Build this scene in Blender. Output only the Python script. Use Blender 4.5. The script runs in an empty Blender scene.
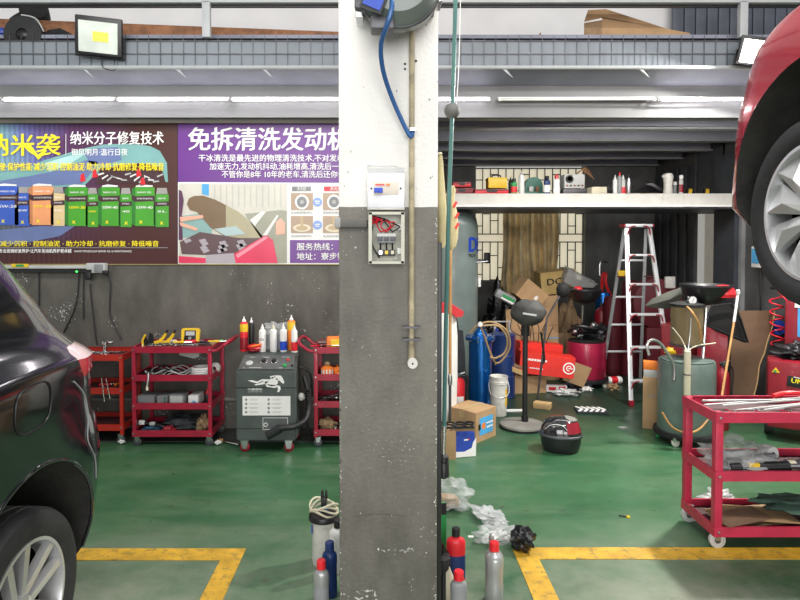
import bpy, bmesh, math, random
from mathutils import Vector, Matrix, Euler, noise
R = math.radians
random.seed(7)
COL = bpy.context.scene.collection
SC = bpy.context.scene

# ------------------------------------------------------------------ camera
H = 1.7; PIT = R(1.5); F = 600.0; CX = 385.0; CY = 258.0
cam = bpy.data.objects.new('camera', bpy.data.cameras.new('camera')); COL.objects.link(cam)
cam.location = (0, 0, H); cam.rotation_euler = (R(90) - PIT, 0, 0)
cam.data.sensor_width = 36; cam.data.lens = 27; cam.data.shift_x = 15 / 800; cam.data.shift_y = -42 / 800
cam.data.clip_start = 0.05
SC.camera = cam
def _d(px, py):
    u = (px - CX) / F; v = (CY - py) / F
    return Vector((u, math.cos(PIT) + v * math.sin(PIT), -math.sin(PIT) + v * math.cos(PIT)))
def P(px, py, Y):
    d = _d(px, py); return Vector((0, 0, H)) + d * (Y / d.y)
def G(px, py, Z=0.0):
    d = _d(px, py); return Vector((0, 0, H)) + d * ((Z - H) / d.z)

# --------------------------------------------------------------- materials
MATS = {}
def mat(name, col, rough=.5, metal=0, var=.12, scale=6, bump=0, alpha=1, trans=0, emit=0, emc=None, coat=0, dirt=0, dirtc=(.03, .03, .03), bscale=40):
    if name in MATS: return MATS[name]
    m = bpy.data.materials.new(name); m.use_nodes = True; nt = m.node_tree; N = nt.nodes; L = nt.links
    b = N['Principled BSDF']; b.inputs['Roughness'].default_value = rough; b.inputs['Metallic'].default_value = metal
    tc = N.new('ShaderNodeTexCoord')
    c = (*col, 1)
    nz = N.new('ShaderNodeTexNoise'); nz.inputs['Scale'].default_value = scale; nz.inputs['Detail'].default_value = 5
    L.new(tc.outputs['Object'], nz.inputs['Vector'])
    mx = N.new('ShaderNodeMix'); mx.data_type = 'RGBA'
    mx.inputs[6].default_value = tuple(min(1, v * (1 + var)) for v in col) + (1,)
    mx.inputs[7].default_value = tuple(v * (1 - var) for v in col) + (1,)
    mr = N.new('ShaderNodeMapRange'); mr.inputs[1].default_value = .35; mr.inputs[2].default_value = .65
    L.new(nz.outputs['Fac'], mr.inputs[0]); L.new(mr.outputs[0], mx.inputs[0])
    out = mx.outputs[2]
    if dirt:
        n2 = N.new('ShaderNodeTexNoise'); n2.inputs['Scale'].default_value = scale * 2.7; n2.inputs['Detail'].default_value = 9; n2.inputs['Roughness'].default_value = .7
        L.new(tc.outputs['Object'], n2.inputs['Vector'])
        r2 = N.new('ShaderNodeMapRange'); r2.inputs[1].default_value = .52; r2.inputs[2].default_value = .72; r2.inputs[4].default_value = dirt
        L.new(n2.outputs['Fac'], r2.inputs[0])
        m2 = N.new('ShaderNodeMix'); m2.data_type = 'RGBA'; m2.inputs[7].default_value = (*dirtc, 1)
        L.new(r2.outputs[0], m2.inputs[0]); L.new(out, m2.inputs[6]); out = m2.outputs[2]
    L.new(out, b.inputs['Base Color'])
    if alpha < 1: b.inputs['Alpha'].default_value = alpha
    if trans: b.inputs['Transmission Weight'].default_value = trans
    if coat: b.inputs['Coat Weight'].default_value = coat; b.inputs['Coat Roughness'].default_value = .06
    if emit:
        b.inputs['Emission Color'].default_value = (*(emc or col), 1); b.inputs['Emission Strength'].default_value = emit
    if bump:
        n3 = N.new('ShaderNodeTexNoise'); n3.inputs['Scale'].default_value = bscale; n3.inputs['Detail'].default_value = 6
        L.new(tc.outputs['Object'], n3.inputs['Vector'])
        bp = N.new('ShaderNodeBump'); bp.inputs['Strength'].default_value = bump; bp.inputs['Distance'].default_value = .01
        L.new(n3.outputs['Fac'], bp.inputs['Height']); L.new(bp.outputs[0], b.inputs['Normal'])
    MATS[name] = m; return m

M = dict(
 cartred=mat('crimson_enamel', (.38, .014, .042), .38, var=.15, coat=.2, dirt=.35, dirtc=(.12, .02, .03)),
 cartnear=mat('rose_enamel', (.55, .028, .075), .4, var=.12, coat=.2, dirt=.4, dirtc=(.16, .03, .035)),
 cartorange=mat('vermilion_enamel', (.50, .025, .015), .4, var=.12, coat=.2, dirt=.35, dirtc=(.12, .02, .02)),
 carttray=mat('grimy_tray', (.07, .018, .022), .6, dirt=.8, dirtc=(.03, .025, .025)),
 black=mat('black_plastic', (.012, .012, .014), .4),
 blackm=mat('matt_black', (.010, .010, .011), .75, bump=.2),
 rubber=mat('tyre_rubber', (.016, .017, .019), .65, var=.3, bump=.15, bscale=80, dirt=.3, dirtc=(.07, .065, .06)),
 steel=mat('steel', (.55, .56, .57), .3, 1, var=.15),
 chrome=mat('chrome', (.8, .8, .8), .12, 1, var=.03),
 alu=mat('aluminium', (.72, .74, .76), .38, .55, var=.08),
 alloy=mat('alloy_rim', (.62, .63, .64), .3, .6, var=.05),
 dsteel=mat('dark_steel', (.10, .10, .11), .45, .6, var=.3),
 white=mat('white_plastic', (.78, .78, .76), .45, var=.05),
 dwhite=mat('dirty_white_plastic', (.62, .61, .57), .5, var=.12, dirt=.5, dirtc=(.25, .24, .2)),
 cream=mat('cream_pipe', (.62, .58, .43), .5, var=.1),
 card=mat('cardboard', (.42, .27, .14), .85, var=.1, bump=.1),
 cardd=mat('aged_cardboard', (.30, .20, .11), .9, var=.18, dirt=.4, dirtc=(.12, .08, .05)),
 tape=mat('packing_tape', (.50, .36, .18), .3),
 yellow=mat('yellow_plastic', (.80, .52, .02), .4, var=.08),
 orange=mat('orange_plastic', (.85, .22, .03), .45, var=.08),
 red=mat('red_plastic', (.70, .02, .03), .35, var=.08),
 redbox=mat('red_printed_card', (.75, .03, .02), .5, var=.08),
 redd=mat('dull_red_enamel', (.25, .008, .020), .4, var=.2, coat=.15),
 blue=mat('blue_plastic', (.02, .06, .38), .4, var=.1),
 bluem=mat('blue_metallic', (.01, .17, .60), .22, .75, var=.1, coat=.6),
 skyblue=mat('sky_blue_print', (.08, .38, .72), .5),
 navy=mat('navy_plastic', (.012, .035, .14), .35),
 green=mat('green_plastic', (.02, .30, .08), .4),
 teal=mat('teal_hose', (.06, .165, .15), .35, var=.1),
 bluehose=mat('blue_hose', (.03, .10, .27), .25, var=.08),
 grey=mat('grey_plastic', (.25, .26, .27), .5),
 lgrey=mat('light_grey', (.48, .49, .48), .5, var=.08),
 machine=mat('machine_grey', (.068, .083, .078), .45, var=.15, dirt=.25, dirtc=(.12, .12, .11)),
 machpanel=mat('machine_panel', (.085, .095, .093), .45, var=.15, dirt=.3, dirtc=(.2, .18, .15)),
 tankgrey=mat('grey_green_tank_paint', (.145, .20, .18), .35, var=.14, coat=.2, dirt=.3, dirtc=(.08, .1, .09)),
 airtank=mat('air_tank_paint', (.17, .215, .205), .33, var=.1, coat=.2),
 wood=mat('pale_wood', (.50, .33, .15), .7, var=.2),
 brown=mat('brown_wood', (.25, .11, .05), .75, var=.3, scale=14),
 hdf=mat('brown_hardboard', (.19, .115, .07), .7, var=.25, scale=3),
 bamboo=mat('bamboo', (.45, .24, .08), .5, var=.2),
 brownhose=mat('brown_hose', (.35, .23, .11), .45, var=.15),
 clothy=mat('cream_cloth', (.62, .54, .30), .85, var=.15, bump=.3, bscale=15),
 rdark=mat('dark_red_fabric', (.11, .008, .016), .6),
 gold=mat('gold_curtain', (.85, .70, .42), .65, var=.2),
 dcloth=mat('dark_cloth', (.03, .033, .04), .9, var=.3, bump=.4),
 bcloth=mat('blue_cloth', (.03, .09, .16), .9, var=.3, bump=.4),
 bagw=mat('cloudy_polythene', (.75, .77, .78), .25, alpha=.55, trans=.2, bump=.6, bscale=25),
 bagc=mat('clear_polythene', (.65, .68, .68), .12, alpha=.32, bump=.8, bscale=30),
 binbag=mat('black_polythene', (.008, .009, .01), .12, bump=.7, bscale=40),
 clear=mat('clear_plastic', (.45, .47, .47), .2, alpha=.5),
 amber=mat('oily_amber_acrylic', (.22, .17, .09), .2, alpha=.85),
 glass=mat('window_glass_dark', (.02, .022, .03), .03, coat=1),
 carblack=mat('black_car_paint', (.010, .011, .014), .12, .2, var=.05, coat=1, dirt=.12, dirtc=(.04, .04, .04)),
 carred=mat('red_car_paint', (.42, .012, .03), .18, .25, var=.05, coat=1),
 liner=mat('wheel_arch_liner', (.035, .034, .032), .8, var=.4, bump=.4, dirt=.4, dirtc=(.07, .06, .05)),
 tail=mat('tail_light', (.45, .03, .05), .08, coat=1),
 tailc=mat('tail_light_clear', (.6, .45, .47), .1, coat=1),
 reel=mat('hose_reel_grey', (.13, .16, .15), .35, var=.12, coat=.2),
 wirer=mat('red_wire', (.6, .01, .03), .4),
 smear=mat('dark_smear', (.085, .08, .07), .6),
 paper=mat('white_paper', (.8, .8, .78), .7, var=.04),
 ink=mat('black_ink', (.01, .01, .01), .6), wink=mat('white_ink', (.9, .9, .88), .6, var=.02), yink=mat('yellow_ink', (.95, .78, .02), .6, var=.02), bink=mat('blue_ink', (.01, .06, .5), .5, var=.05), gyink=mat('grey_ink', (.3, .3, .3), .6),
)

# ------------------------------------------------------------ mesh builder
class MB:
    def __init__(s): s.bm = bmesh.new(); s.mats = []
    def mi(s, m):
        if isinstance(m, str): m = M[m]
        if m not in s.mats: s.mats.append(m)
        return s.mats.index(m)
    def _put(s, verts, faces, m, mtx=None):
        i = s.mi(m); vs = [s.bm.verts.new(mtx @ Vector(v) if mtx else Vector(v)) for v in verts]
        for f in faces:
            try: fc = s.bm.faces.new([vs[k] for k in f]); fc.material_index = i
            except ValueError: pass
        return vs
    def box(s, c, d, m, rot=(0, 0, 0), bev=0.0, taper=1.0):
        i = s.mi(m); t = bmesh.new(); bmesh.ops.create_cube(t, size=1)
        for v in t.verts:
            k = taper if v.co.z > 0 else 1
            v.co = Vector((v.co.x * d[0] * k, v.co.y * d[1] * k, v.co.z * d[2]))
        if bev: bmesh.ops.bevel(t, geom=t.edges[:], offset=min(bev, min(d) * .45), segments=2, affect='EDGES', profile=.6)
        s.merge(t, i, Matrix.Translation(c) @ Euler(rot).to_matrix().to_4x4()); return s
    def merge(s, t, i, mtx):
        t.verts.ensure_lookup_table(); mp = {v: s.bm.verts.new(mtx @ v.co) for v in t.verts}
        for f in t.faces:
            try: n = s.bm.faces.new([mp[v] for v in f.verts]); n.material_index = i if i is not None else f.material_index
            except ValueError: pass
        t.free()
    def rod(s, a, b, r, m, r2=None, seg=12):
        a = Vector(a); b = Vector(b); r2 = r if r2 is None else r2
        q = (b - a).to_track_quat('Z', 'Y').to_matrix().to_4x4(); L = (b - a).length
        v = [(math.cos(2 * math.pi * k / seg) * r, math.sin(2 * math.pi * k / seg) * r, 0) for k in range(seg)] + \
            [(math.cos(2 * math.pi * k / seg) * r2, math.sin(2 * math.pi * k / seg) * r2, L) for k in range(seg)]
        f = [(k, (k + 1) % seg, seg + (k + 1) % seg, seg + k) for k in range(seg)] + [tuple(range(seg))[::-1], tuple(range(seg, 2 * seg))]
        s._put(v, f, m, Matrix.Translation(a) @ q); return s
    def lathe(s, prof, m, c=(0, 0, 0), axis='Z', seg=24, sx=1, sy=1, a0=0, a1=360, mtx=None, cap=True):
        n = seg if a1 - a0 >= 360 else seg + 1; v = []
        for (r, z) in prof:
            for k in range(n):
                a = R(a0) + R(a1 - a0) * k / seg; v.append((r * math.cos(a) * sx, r * math.sin(a) * sy, z))
        f = []
        for j in range(len(prof) - 1):
            for k in range(seg):
                k2 = (k + 1) % n
                f.append((j * n + k, j * n + k2, (j + 1) * n + k2, (j + 1) * n + k))
        if a1 - a0 >= 360 and cap and prof[0] != prof[-1]:
            if prof[0][0] > 1e-5: f.append(tuple(range(n))[::-1])
            if prof[-1][0] > 1e-5: f.append(tuple((len(prof) - 1) * n + k for k in range(n)))
        rm = {'Z': Matrix(), 'X': Matrix.Rotation(R(90), 4, 'Y'), 'Y': Matrix.Rotation(R(-90), 4, 'X')}[axis]
        s._put(v, f, m, (mtx or Matrix()) @ Matrix.Translation(c) @ rm); return s
    def tube(s, pts, r, m, seg=8, smooth=3, closed=False, rend=None):
        pts = [Vector(p) for p in pts]
        if smooth and len(pts) > 2:
            out = []; n = len(pts)
            for i in range(n if closed else n - 1):
                p0 = pts[(i - 1) % n] if closed or i > 0 else pts[0]; p1 = pts[i]; p2 = pts[(i + 1) % n]; p3 = pts[(i + 2) % n] if closed or i + 2 < n else pts[-1]
                for k in range(smooth + 1):
                    t = k / (smooth + 1)
                    out.append(.5 * ((2 * p1) + (p2 - p0) * t + (2 * p0 - 5 * p1 + 4 * p2 - p3) * t * t + (3 * p1 - p0 - 3 * p2 + p3) * t ** 3))
            if not closed: out.append(pts[-1])
            pts = out
        n = len(pts); v = []; prev = None
        for i, p in enumerate(pts):
            tg = (pts[(i + 1) % n] - pts[i - 1]) if closed else (pts[min(i + 1, n - 1)] - pts[max(i - 1, 0)])
            if tg.length < 1e-9: tg = Vector((0, 0, 1))
            tg.normalize()
            if prev is None:
                u = tg.cross(Vector((0, 0, 1)));
                if u.length < .01: u = tg.cross(Vector((1, 0, 0)))
            else: u = prev - tg * prev.dot(tg)
            u.normalize(); prev = u; w = tg.cross(u)
            rr = r if rend is None else r + (rend - r) * i / (n - 1)
            v += [p + (u * math.cos(2 * math.pi * k / seg) + w * math.sin(2 * math.pi * k / seg)) * rr for k in range(seg)]
        f = []
        for i in range(n if closed else n - 1):
            j = (i + 1) % n
            for k in range(seg): f.append((i * seg + k, i * seg + (k + 1) % seg, j * seg + (k + 1) % seg, j * seg + k))
        if not closed: f += [tuple(range(seg))[::-1], tuple(range((n - 1) * seg, n * seg))]
        s._put(v, f, m); return s
    def prism(s, poly, t, m, mtx=None, both=True):
        """poly in local XZ, thickness t along +Y"""
        n = len(poly); v = [(x, 0, z) for x, z in poly] + [(x, t, z) for x, z in poly]
        f = [tuple(range(n)), tuple(range(n, 2 * n))[::-1]] + [(k, n + k, n + (k + 1) % n, (k + 1) % n) for k in range(n)]
        s._put(v, f, m, mtx); return s
    def ball(s, c, d, m, seg=16, rings=10, jit=0, seed=0, rot=(0, 0, 0), freq=2.5):
        t = bmesh.new(); bmesh.ops.create_uvsphere(t, u_segments=seg, v_segments=rings, radius=.5)
        for v in t.verts:
            k = 1
            if jit: k = 1 + jit * noise.noise(v.co * freq * 2 + Vector((seed * 3.1, seed, 0)))*2
            v.co = Vector((v.co.x * d[0] * k, v.co.y * d[1] * k, v.co.z * d[2] * k))
        s.merge(t, s.mi(m), Matrix.Translation(c) @ Euler(rot).to_matrix().to_4x4()); return s
    def text(s, txt, x, z, h, m, y=0, w=None, align='LEFT', bold=.0, mtx=None, shear=0, depth=0.0006):
        """lettering in the XZ plane facing -Y; x,z lower-left; h em height; w total width if given"""
        cu = bpy.data.curves.new('t', 'FONT'); cu.body = txt; cu.size = h; cu.offset = 0; cu.shear = shear; cu.extrude = 0; cu.resolution_u = 2; cu.align_x = align
        o = bpy.data.objects.new('t', cu); COL.objects.link(o)
        me = bpy.data.meshes.new_from_object(o.evaluated_get(bpy.context.evaluated_depsgraph_get()))
        bpy.data.objects.remove(o); bpy.data.curves.remove(cu)
        if not me.vertices: return s
        xs = [v.co.x for v in me.vertices]; k = 1
        if w: k = w / max(1e-6, max(xs) - min(xs)); x -= min(xs) * k
        mt = (mtx or Matrix())
        for j, dx in enumerate((0,) if not bold else (-bold * h * .8, bold * h * .8)):
            s._put([(x + v.co.x * k + dx, y - depth - .0002 * j, z + v.co.y + dx * .5) for v in me.vertices], [tuple(p.vertices) for p in me.polygons], m, mt)
        bpy.data.meshes.remove(me); return s
    def build(s, name, parent=None, sharp=35, loc=None, rot=None, recalc=True, sub=0):
        if recalc: bmesh.ops.recalc_face_normals(s.bm, faces=s.bm.faces[:])
        me = bpy.data.meshes.new(name); s.bm.to_mesh(me); s.bm.free()
        for m in s.mats: me.materials.append(m)
        for p in me.polygons: p.use_smooth = True
        me.set_sharp_from_angle(angle=R(sharp))
        o = bpy.data.objects.new(name, me); COL.objects.link(o)
        if parent is not None: o.parent = parent
        if loc is not None: o.location = loc
        if rot is not None: o.rotation_euler = rot
        return o

def tag(o, label, cat, group=None, kind=None):
    o['label'] = label; o['category'] = cat
    if group: o['group'] = group
    if kind: o['kind'] = kind
    return o
def thing(name, label, cat, loc=(0, 0, 0), rot=(0, 0, 0), group=None):
    o = bpy.data.objects.new(name, None); COL.objects.link(o); o.location = loc; o.rotation_euler = rot if not isinstance(rot, (int, float)) else (0, 0, rot)
    o.empty_display_size = .05
    return tag(o, label, cat, group)
def single(mb, name, label, cat, loc=(0, 0, 0), rot=(0, 0, 0), group=None, sharp=35):
    return tag(mb.build(name, None, sharp, loc, rot if not isinstance(rot, (int, float)) else (0, 0, rot)), label, cat, group)
def struct(mb, name, parent=None):
    o = mb.build(name, parent)
    if parent is None: o['kind'] = 'structure'
    return o
def copy_tree(o, parent=None):
    c = o.copy(); COL.objects.link(c)
    if parent is not None: c.parent = parent
    for ch in list(o.children): copy_tree(ch, c)
    return c
def lab(part, text): part['label'] = text; return part

# ================================================================ SETTING
YW = 5.42          # painted wall with the banners
YB = 8.8           # rear wall of the recess
XR = 3.96          # side wall of the recess
XL = .2
ZC = 2.80          # underside of the mezzanine joists

def floor_mat():
    m = bpy.data.materials.new('green_epoxy_floor'); m.use_nodes = True; nt = m.node_tree; N = nt.nodes; L = nt.links; b = N['Principled BSDF']
    tc = N.new('ShaderNodeTexCoord')
    def nz(sc, det=6, rough=.6, st=(1, 1, 1)):
        mp = N.new('ShaderNodeMapping'); mp.inputs['Scale'].default_value = st; L.new(tc.outputs['Object'], mp.inputs['Vector'])
        n = N.new('ShaderNodeTexNoise'); n.inputs['Scale'].default_value = sc; n.inputs['Detail'].default_value = det; n.inputs['Roughness'].default_value = rough
        L.new(mp.outputs[0], n.inputs['Vector']); return n.outputs['Fac']
    def rng(s, a, b_, lo=0, hi=1):
        r = N.new('ShaderNodeMapRange'); r.inputs[1].default_value = a; r.inputs[2].default_value = b_; r.inputs[3].default_value = lo; r.inputs[4].default_value = hi; L.new(s, r.inputs[0]); return r.outputs[0]
    def mul(a, c):
        x = N.new('ShaderNodeMath'); x.operation = 'MULTIPLY'; L.new(a, x.inputs[0])
        if isinstance(c, (int, float)): x.inputs[1].default_value = c
        else: L.new(c, x.inputs[1])
        return x.outputs[0]
    def mix(f, a, c):
        x = N.new('ShaderNodeMix'); x.data_type = 'RGBA'; L.new(f, x.inputs[0])
        if isinstance(a, tuple): x.inputs[6].default_value = (*a, 1)
        else: L.new(a, x.inputs[6])
        x.inputs[7].default_value = (*c, 1); return x.outputs[2]
    sp = N.new('ShaderNodeSeparateXYZ'); L.new(tc.outputs['Object'], sp.inputs[0])
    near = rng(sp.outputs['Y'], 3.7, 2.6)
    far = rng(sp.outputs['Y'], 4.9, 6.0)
    c = mix(rng(nz(1.3), .35, .65), (.026, .10, .043), (.046, .145, .062))
    c = mix(mul(rng(nz(2.2, 9, .75, (.5, 1.6, 1)), .46, .74), .6), c, (.15, .21, .13))
    c = mix(mul(rng(nz(5, 9, .75), .58, .72), .6), c, (.028, .045, .03))
    c = mix(mul(rng(nz(14, 3, .5), .68, .72), .7), c, (.05, .045, .04))
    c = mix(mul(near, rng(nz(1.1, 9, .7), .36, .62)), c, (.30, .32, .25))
    c = mix(mul(far, .92), c, (.012, .034, .022))  # shade on the recess floor painted into the base colour
    L.new(c, b.inputs['Base Color'])
    L.new(rng(nz(3, 8), .3, .7, .25, .5), b.inputs['Roughness'])
    bp = N.new('ShaderNodeBump'); bp.inputs['Strength'].default_value = .12; bp.inputs['Distance'].default_value = .01; L.new(nz(9), bp.inputs['Height']); L.new(bp.outputs[0], b.inputs['Normal'])
    return m
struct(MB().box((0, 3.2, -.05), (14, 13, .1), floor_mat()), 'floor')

def two_tone(name, zsplit, top, bot, chip=.5, wob=.02):
    m = bpy.data.materials.new(name); m.use_nodes = True; nt = m.node_tree; N = nt.nodes; L = nt.links; b = N['Principled BSDF']
    tc = N.new('ShaderNodeTexCoord'); sp = N.new('ShaderNodeSeparateXYZ'); L.new(tc.outputs['Object'], sp.inputs[0])
    n = N.new('ShaderNodeTexNoise'); n.inputs['Scale'].default_value = 6; L.new(tc.outputs['Object'], n.inputs['Vector'])
    a = N.new('ShaderNodeMath'); a.operation = 'MULTIPLY_ADD'; L.new(n.outputs['Fac'], a.inputs[0]); a.inputs[1].default_value = wob; L.new(sp.outputs['Z'], a.inputs[2])
    g = N.new('ShaderNodeMath'); g.operation = 'GREATER_THAN'; L.new(a.outputs[0], g.inputs[0]); g.inputs[1].default_value = zsplit + wob * .5
    n2 = N.new('ShaderNodeTexNoise'); n2.inputs['Scale'].default_value = 2.2; n2.inputs['Detail'].default_value = 9; n2.inputs['Roughness'].default_value = .65
    mp2 = N.new('ShaderNodeMapping'); mp2.inputs['Scale'].default_value = (1.6, 1.6, .7); L.new(tc.outputs['Object'], mp2.inputs[0]); L.new(mp2.outputs[0], n2.inputs['Vector'])
    def ramp(c, k):
        x = N.new('ShaderNodeMix'); x.data_type = 'RGBA'; x.inputs[6].default_value = tuple(v * (1 - k) for v in c) + (1,); x.inputs[7].default_value = tuple(v * (1 + k) for v in c) + (1,)
        r = N.new('ShaderNodeMapRange'); r.inputs[1].default_value = .35; r.inputs[2].default_value = .65; L.new(n2.outputs['Fac'], r.inputs[0]); L.new(r.outputs[0], x.inputs[0]); return x.outputs[2]
    mx = N.new('ShaderNodeMix'); mx.data_type = 'RGBA'; L.new(g.outputs[0], mx.inputs[0]); L.new(ramp(bot, .32), mx.inputs[6]); L.new(ramp(top, .04), mx.inputs[7])
    # chips of bare plaster
    v = N.new('ShaderNodeTexNoise'); v.inputs['Scale'].default_value = 60; v.inputs['Detail'].default_value = 3; L.new(tc.outputs['Object'], v.inputs['Vector'])
    v2 = N.new('ShaderNodeTexNoise'); v2.inputs['Scale'].default_value = 4.0; L.new(tc.outputs['Object'], v2.inputs['Vector'])
    s_ = N.new('ShaderNodeMath'); s_.operation = 'MULTIPLY'; L.new(v.outputs['Fac'], s_.inputs[0]); L.new(v2.outputs['Fac'], s_.inputs[1])
    r = N.new('ShaderNodeMapRange'); r.inputs[1].default_value = .425; r.inputs[2].default_value = .433; r.inputs[4].default_value = chip; L.new(s_.outputs[0], r.inputs[0])
    m3 = N.new('ShaderNodeMix'); m3.data_type = 'RGBA'; L.new(r.outputs[0], m3.inputs[0]); L.new(mx.outputs[2], m3.inputs[6]); m3.inputs[7].default_value = (.6, .6, .57, 1)
    L.new(m3.outputs[2], b.inputs['Base Color']); b.inputs['Roughness'].default_value = .6
    bp = N.new('ShaderNodeBump'); bp.inputs['Strength'].default_value = .25; bp.inputs['Distance'].default_value = .01; L.new(v.outputs['Fac'], bp.inputs['Height']); L.new(bp.outputs[0], b.inputs['Normal'])
    return m
wallgrey = two_tone('grey_painted_wall', 9, (.1, .1, .1), (.112, .105, .091), .85)
walldark = two_tone('dark_painted_wall', 9, (.1, .1, .1), (.095, .098, .095), .3)
whitewall = mat('white_wall', (.80, .79, .78), .7, var=.05, scale=2)
steelgrey = mat('grey_painted_steel', (.19, .195, .20), .45, var=.08, scale=2)
joistm = mat('joist_paint', (.26, .275, .33), .5, var=.15, scale=2)
deckm = mat('deck_underside', (.22, .235, .29), .6, var=.2, scale=2)
railm = mat('rail_paint', (.42, .44, .45), .45, var=.05)
darkmetal = mat('dark_cladding', (.06, .065, .075), .5, var=.2)

struct(MB().box(((-6.0 + XL) / 2, YW + .1, 1.4), (6.2, .2, 2.8), wallgrey), 'wall_front')
struct(MB().box((XL - .1, (YW + YB) / 2 + .1, 1.4), (.2, YB - YW - .2, 2.8), walldark), 'wall_left')
# dark strip at the wall foot: stain, with shade under the carts painted in
struct(MB().box((-2.4, 5.25, .004), (5.2, .36, .008), mat('stained_shaded_concrete', (.035, .038, .034), .7, var=.4, scale=5)), 'trim_1')
struct(MB().box((-2.4, 5.405, .28), (5.2, .03, .02), mat('seam_line', (.22, .22, .2), .6)), 'baseboard_front')
# rear wall with window opening
wx0, wz1 = P(476, 167, YB).x, P(476, 167, YB).z; wx1, wz0 = P(585, 281, YB).x, P(585, 281, YB).z
mb = MB()
mb.box(((XL + wx0) / 2, YB + .1, 1.56), (wx0 - XL, .2, 3.12), walldark).box(((wx1 + XR) / 2 + .1, YB + .1, 1.56), (XR - wx1 + .2, .2, 3.12), walldark)
mb.box(((wx0 + wx1) / 2, YB + .1, wz0 / 2), (wx1 - wx0, .2, wz0), walldark)
struct(mb, 'wall_back')
# window with lattice
wn = MB(); wn.box(((wx0 + wx1) / 2, YB + .17, (wz0 + wz1) / 2), (wx1 - wx0, .02, wz1 - wz0), mat('frosted_pane', (.72, .68, .52), .3, emit=.62, emc=(.80, .74, .55), var=.1, scale=3))
win = struct(wn, 'window_1')
lt = MB(); iron = M['black']; cw = .118; n = int((wx1 - wx0) / cw); y_ = YB + .1
bandz0, bandz1 = P(500, 242, YB).z, P(500, 234, YB).z
for k in range(n + 2):
    x = wx0 + k * (wx1 - wx0) / (n + 1)
    for (za, zb) in ((wz0, bandz0), (bandz1, wz1)): lt.box((x, y_, (za + zb) / 2), (.014, .014, zb - za), iron)
for z in (wz0, bandz0, bandz1, wz1 - .01): lt.box(((wx0 + wx1) / 2, y_, z), (wx1 - wx0, .016, .016), iron)
for k in range(n + 1):
    x = wx0 + (k + .5) * (wx1 - wx0) / (n + 1); ofs = [.12, .30, .2, .38][k % 4]
    z = bandz0 - ofs
    while z > wz0: lt.box((x, y_, z), (cw, .012, .014), iron); z -= .36
    z = bandz1 + ofs
    while z < wz1: lt.box((x, y_, z), (cw, .012, .014), iron); z += .34
lt.build('lattice', win)
# side wall, opening between Y 7.07 and 7.6
mb = MB()
mb.box((XR + .02, 8.24, 1.56), (.04, 1.12, 3.12), walldark).box((XR + .1, 6.13, 1.56), (.2, 1.86, 3.12), mat('side_wall_grey', (.085, .09, .09), .6, var=.25, scale=3, dirt=.3, dirtc=(.16, .16, .15))).box((XR + .1, 7.33, 2.6), (.2, .62, 1.08), darkmetal)
struct(mb, 'wall_right')
mb = MB()
for k in range(5): mb.box((XR - .015, 7.72 + k * .235, 1.35), (.03, .17, 2.7), darkmetal, bev=.01)
struct(mb, 'trim_2')
mb = MB(); mb.box((XR - .03, 6.86, 1.35), (.12, .42, 2.7), mat('column_paint', (.045, .052, .066), .5)).box((XR - .02, 6.62, 1.35), (.05, .05, 2.7), M['grey'])
struct(mb, 'trim_3')
mb = MB(); mb.box((XR + .62, 8.3, 1.1), (.05, 2.2, 2.4), mat('pale_room_wall', (.50, .49, .45), .7, emit=.55, var=.06)); mb.box((XR + .57, 8.22, 1.1), (.04, .5, 2.0), mat('beige_panel', (.33, .30, .25), .7, emit=.5))  # brightness of the room beyond painted in as emission
struct(mb, 'wall_beyond')
# mezzanine: joists, deck, face beam
mb = MB(); mb.box((0, 7.1, 3.14), (12, 3.6, .05), deckm)
struct(mb, 'ceiling')
for k, yj in enumerate((5.9, 6.6, 7.3, 8.0, 8.7)):
    mb = MB(); mb.box((2.1, yj, ZC + .008), (3.68, .12, .016), M['grey']).box((2.1, yj, ZC + .15), (3.68, .012, .29), joistm).box((2.1, yj, ZC + .29), (3.68, .12, .014), joistm)
    struct(mb, 'trim_%d' % (4 + k))
mb = MB(); za = P(0, 116, 5.2).z; zb = P(0, 84, 5.2).z; zt = P(0, 66, 5.0).z
mb.box((0, 5.28, (za + zb) / 2), (12, .03, zb - za), steelgrey).box((0, 5.33, za + .008), (12, .14, .016), steelgrey)
# sloping soffit up to the mesh rail
mb._put([(-6, 5.27, zb), (6, 5.27, zb), (6, 5.02, zt), (-6, 5.02, zt)], [(0, 1, 2, 3)], joistm)
mb._put([(-6, 5.29, zb), (6, 5.29, zb), (6, 5.04, zt), (-6, 5.04, zt)], [(0, 1, 2, 3)], joistm)
struct(mb, 'trim_9')
mb = MB(); mb.box((-2.9, 5.37, (za + P(0, 122, 5.4).z) / 2 ), (6.2, .06, .05), mat('taupe_strip', (.19, .175, .15), .6)); struct(mb, 'trim_10')
# mesh guard rail
z0, z1 = P(0, 66, 5).z, P(0, 40, 5).z
mb = MB(); mb.box((0, 5.04, (z0 + z1) / 2), (12, .012, z1 - z0), mat('blue_grey_panel', (.20, .23, .26), .5, var=.1, scale=1.5)); gr = struct(mb, 'trim_11')
mb = MB(); x = -5.8
while x < 5.8: mb.box((x, 5.02, (z0 + z1) / 2 + .02), (.0045, .0045, z1 - z0 + .05), M['dsteel']); x += .096
for z in (z1, (z0 + z1) / 2): mb.box((0, 5.02, z), (12, .005, .006), M['dsteel'])
mb.build('wire_grid', gr)
mb = MB(); mb.rod((-6, 5.0, z0 - .012), (6, 5.0, z0 - .012), .017, M['railm'] if 'railm' in M else railm); mb.build('bottom_pipe', gr)
for px in (82, 175, 262, 503, 640):
    a = P(px, 69, 4.99); b = P(px + 7, 79, 5.05)
    mb = MB(); mb.prism([(a.x, a.z), (a.x + .07, b.z + .01), (a.x + .085, b.z), (a.x + .03, a.z)], .02, railm, Matrix.Translation((0, 5.0, 0))); mb.build('bracket', gr)
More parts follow.
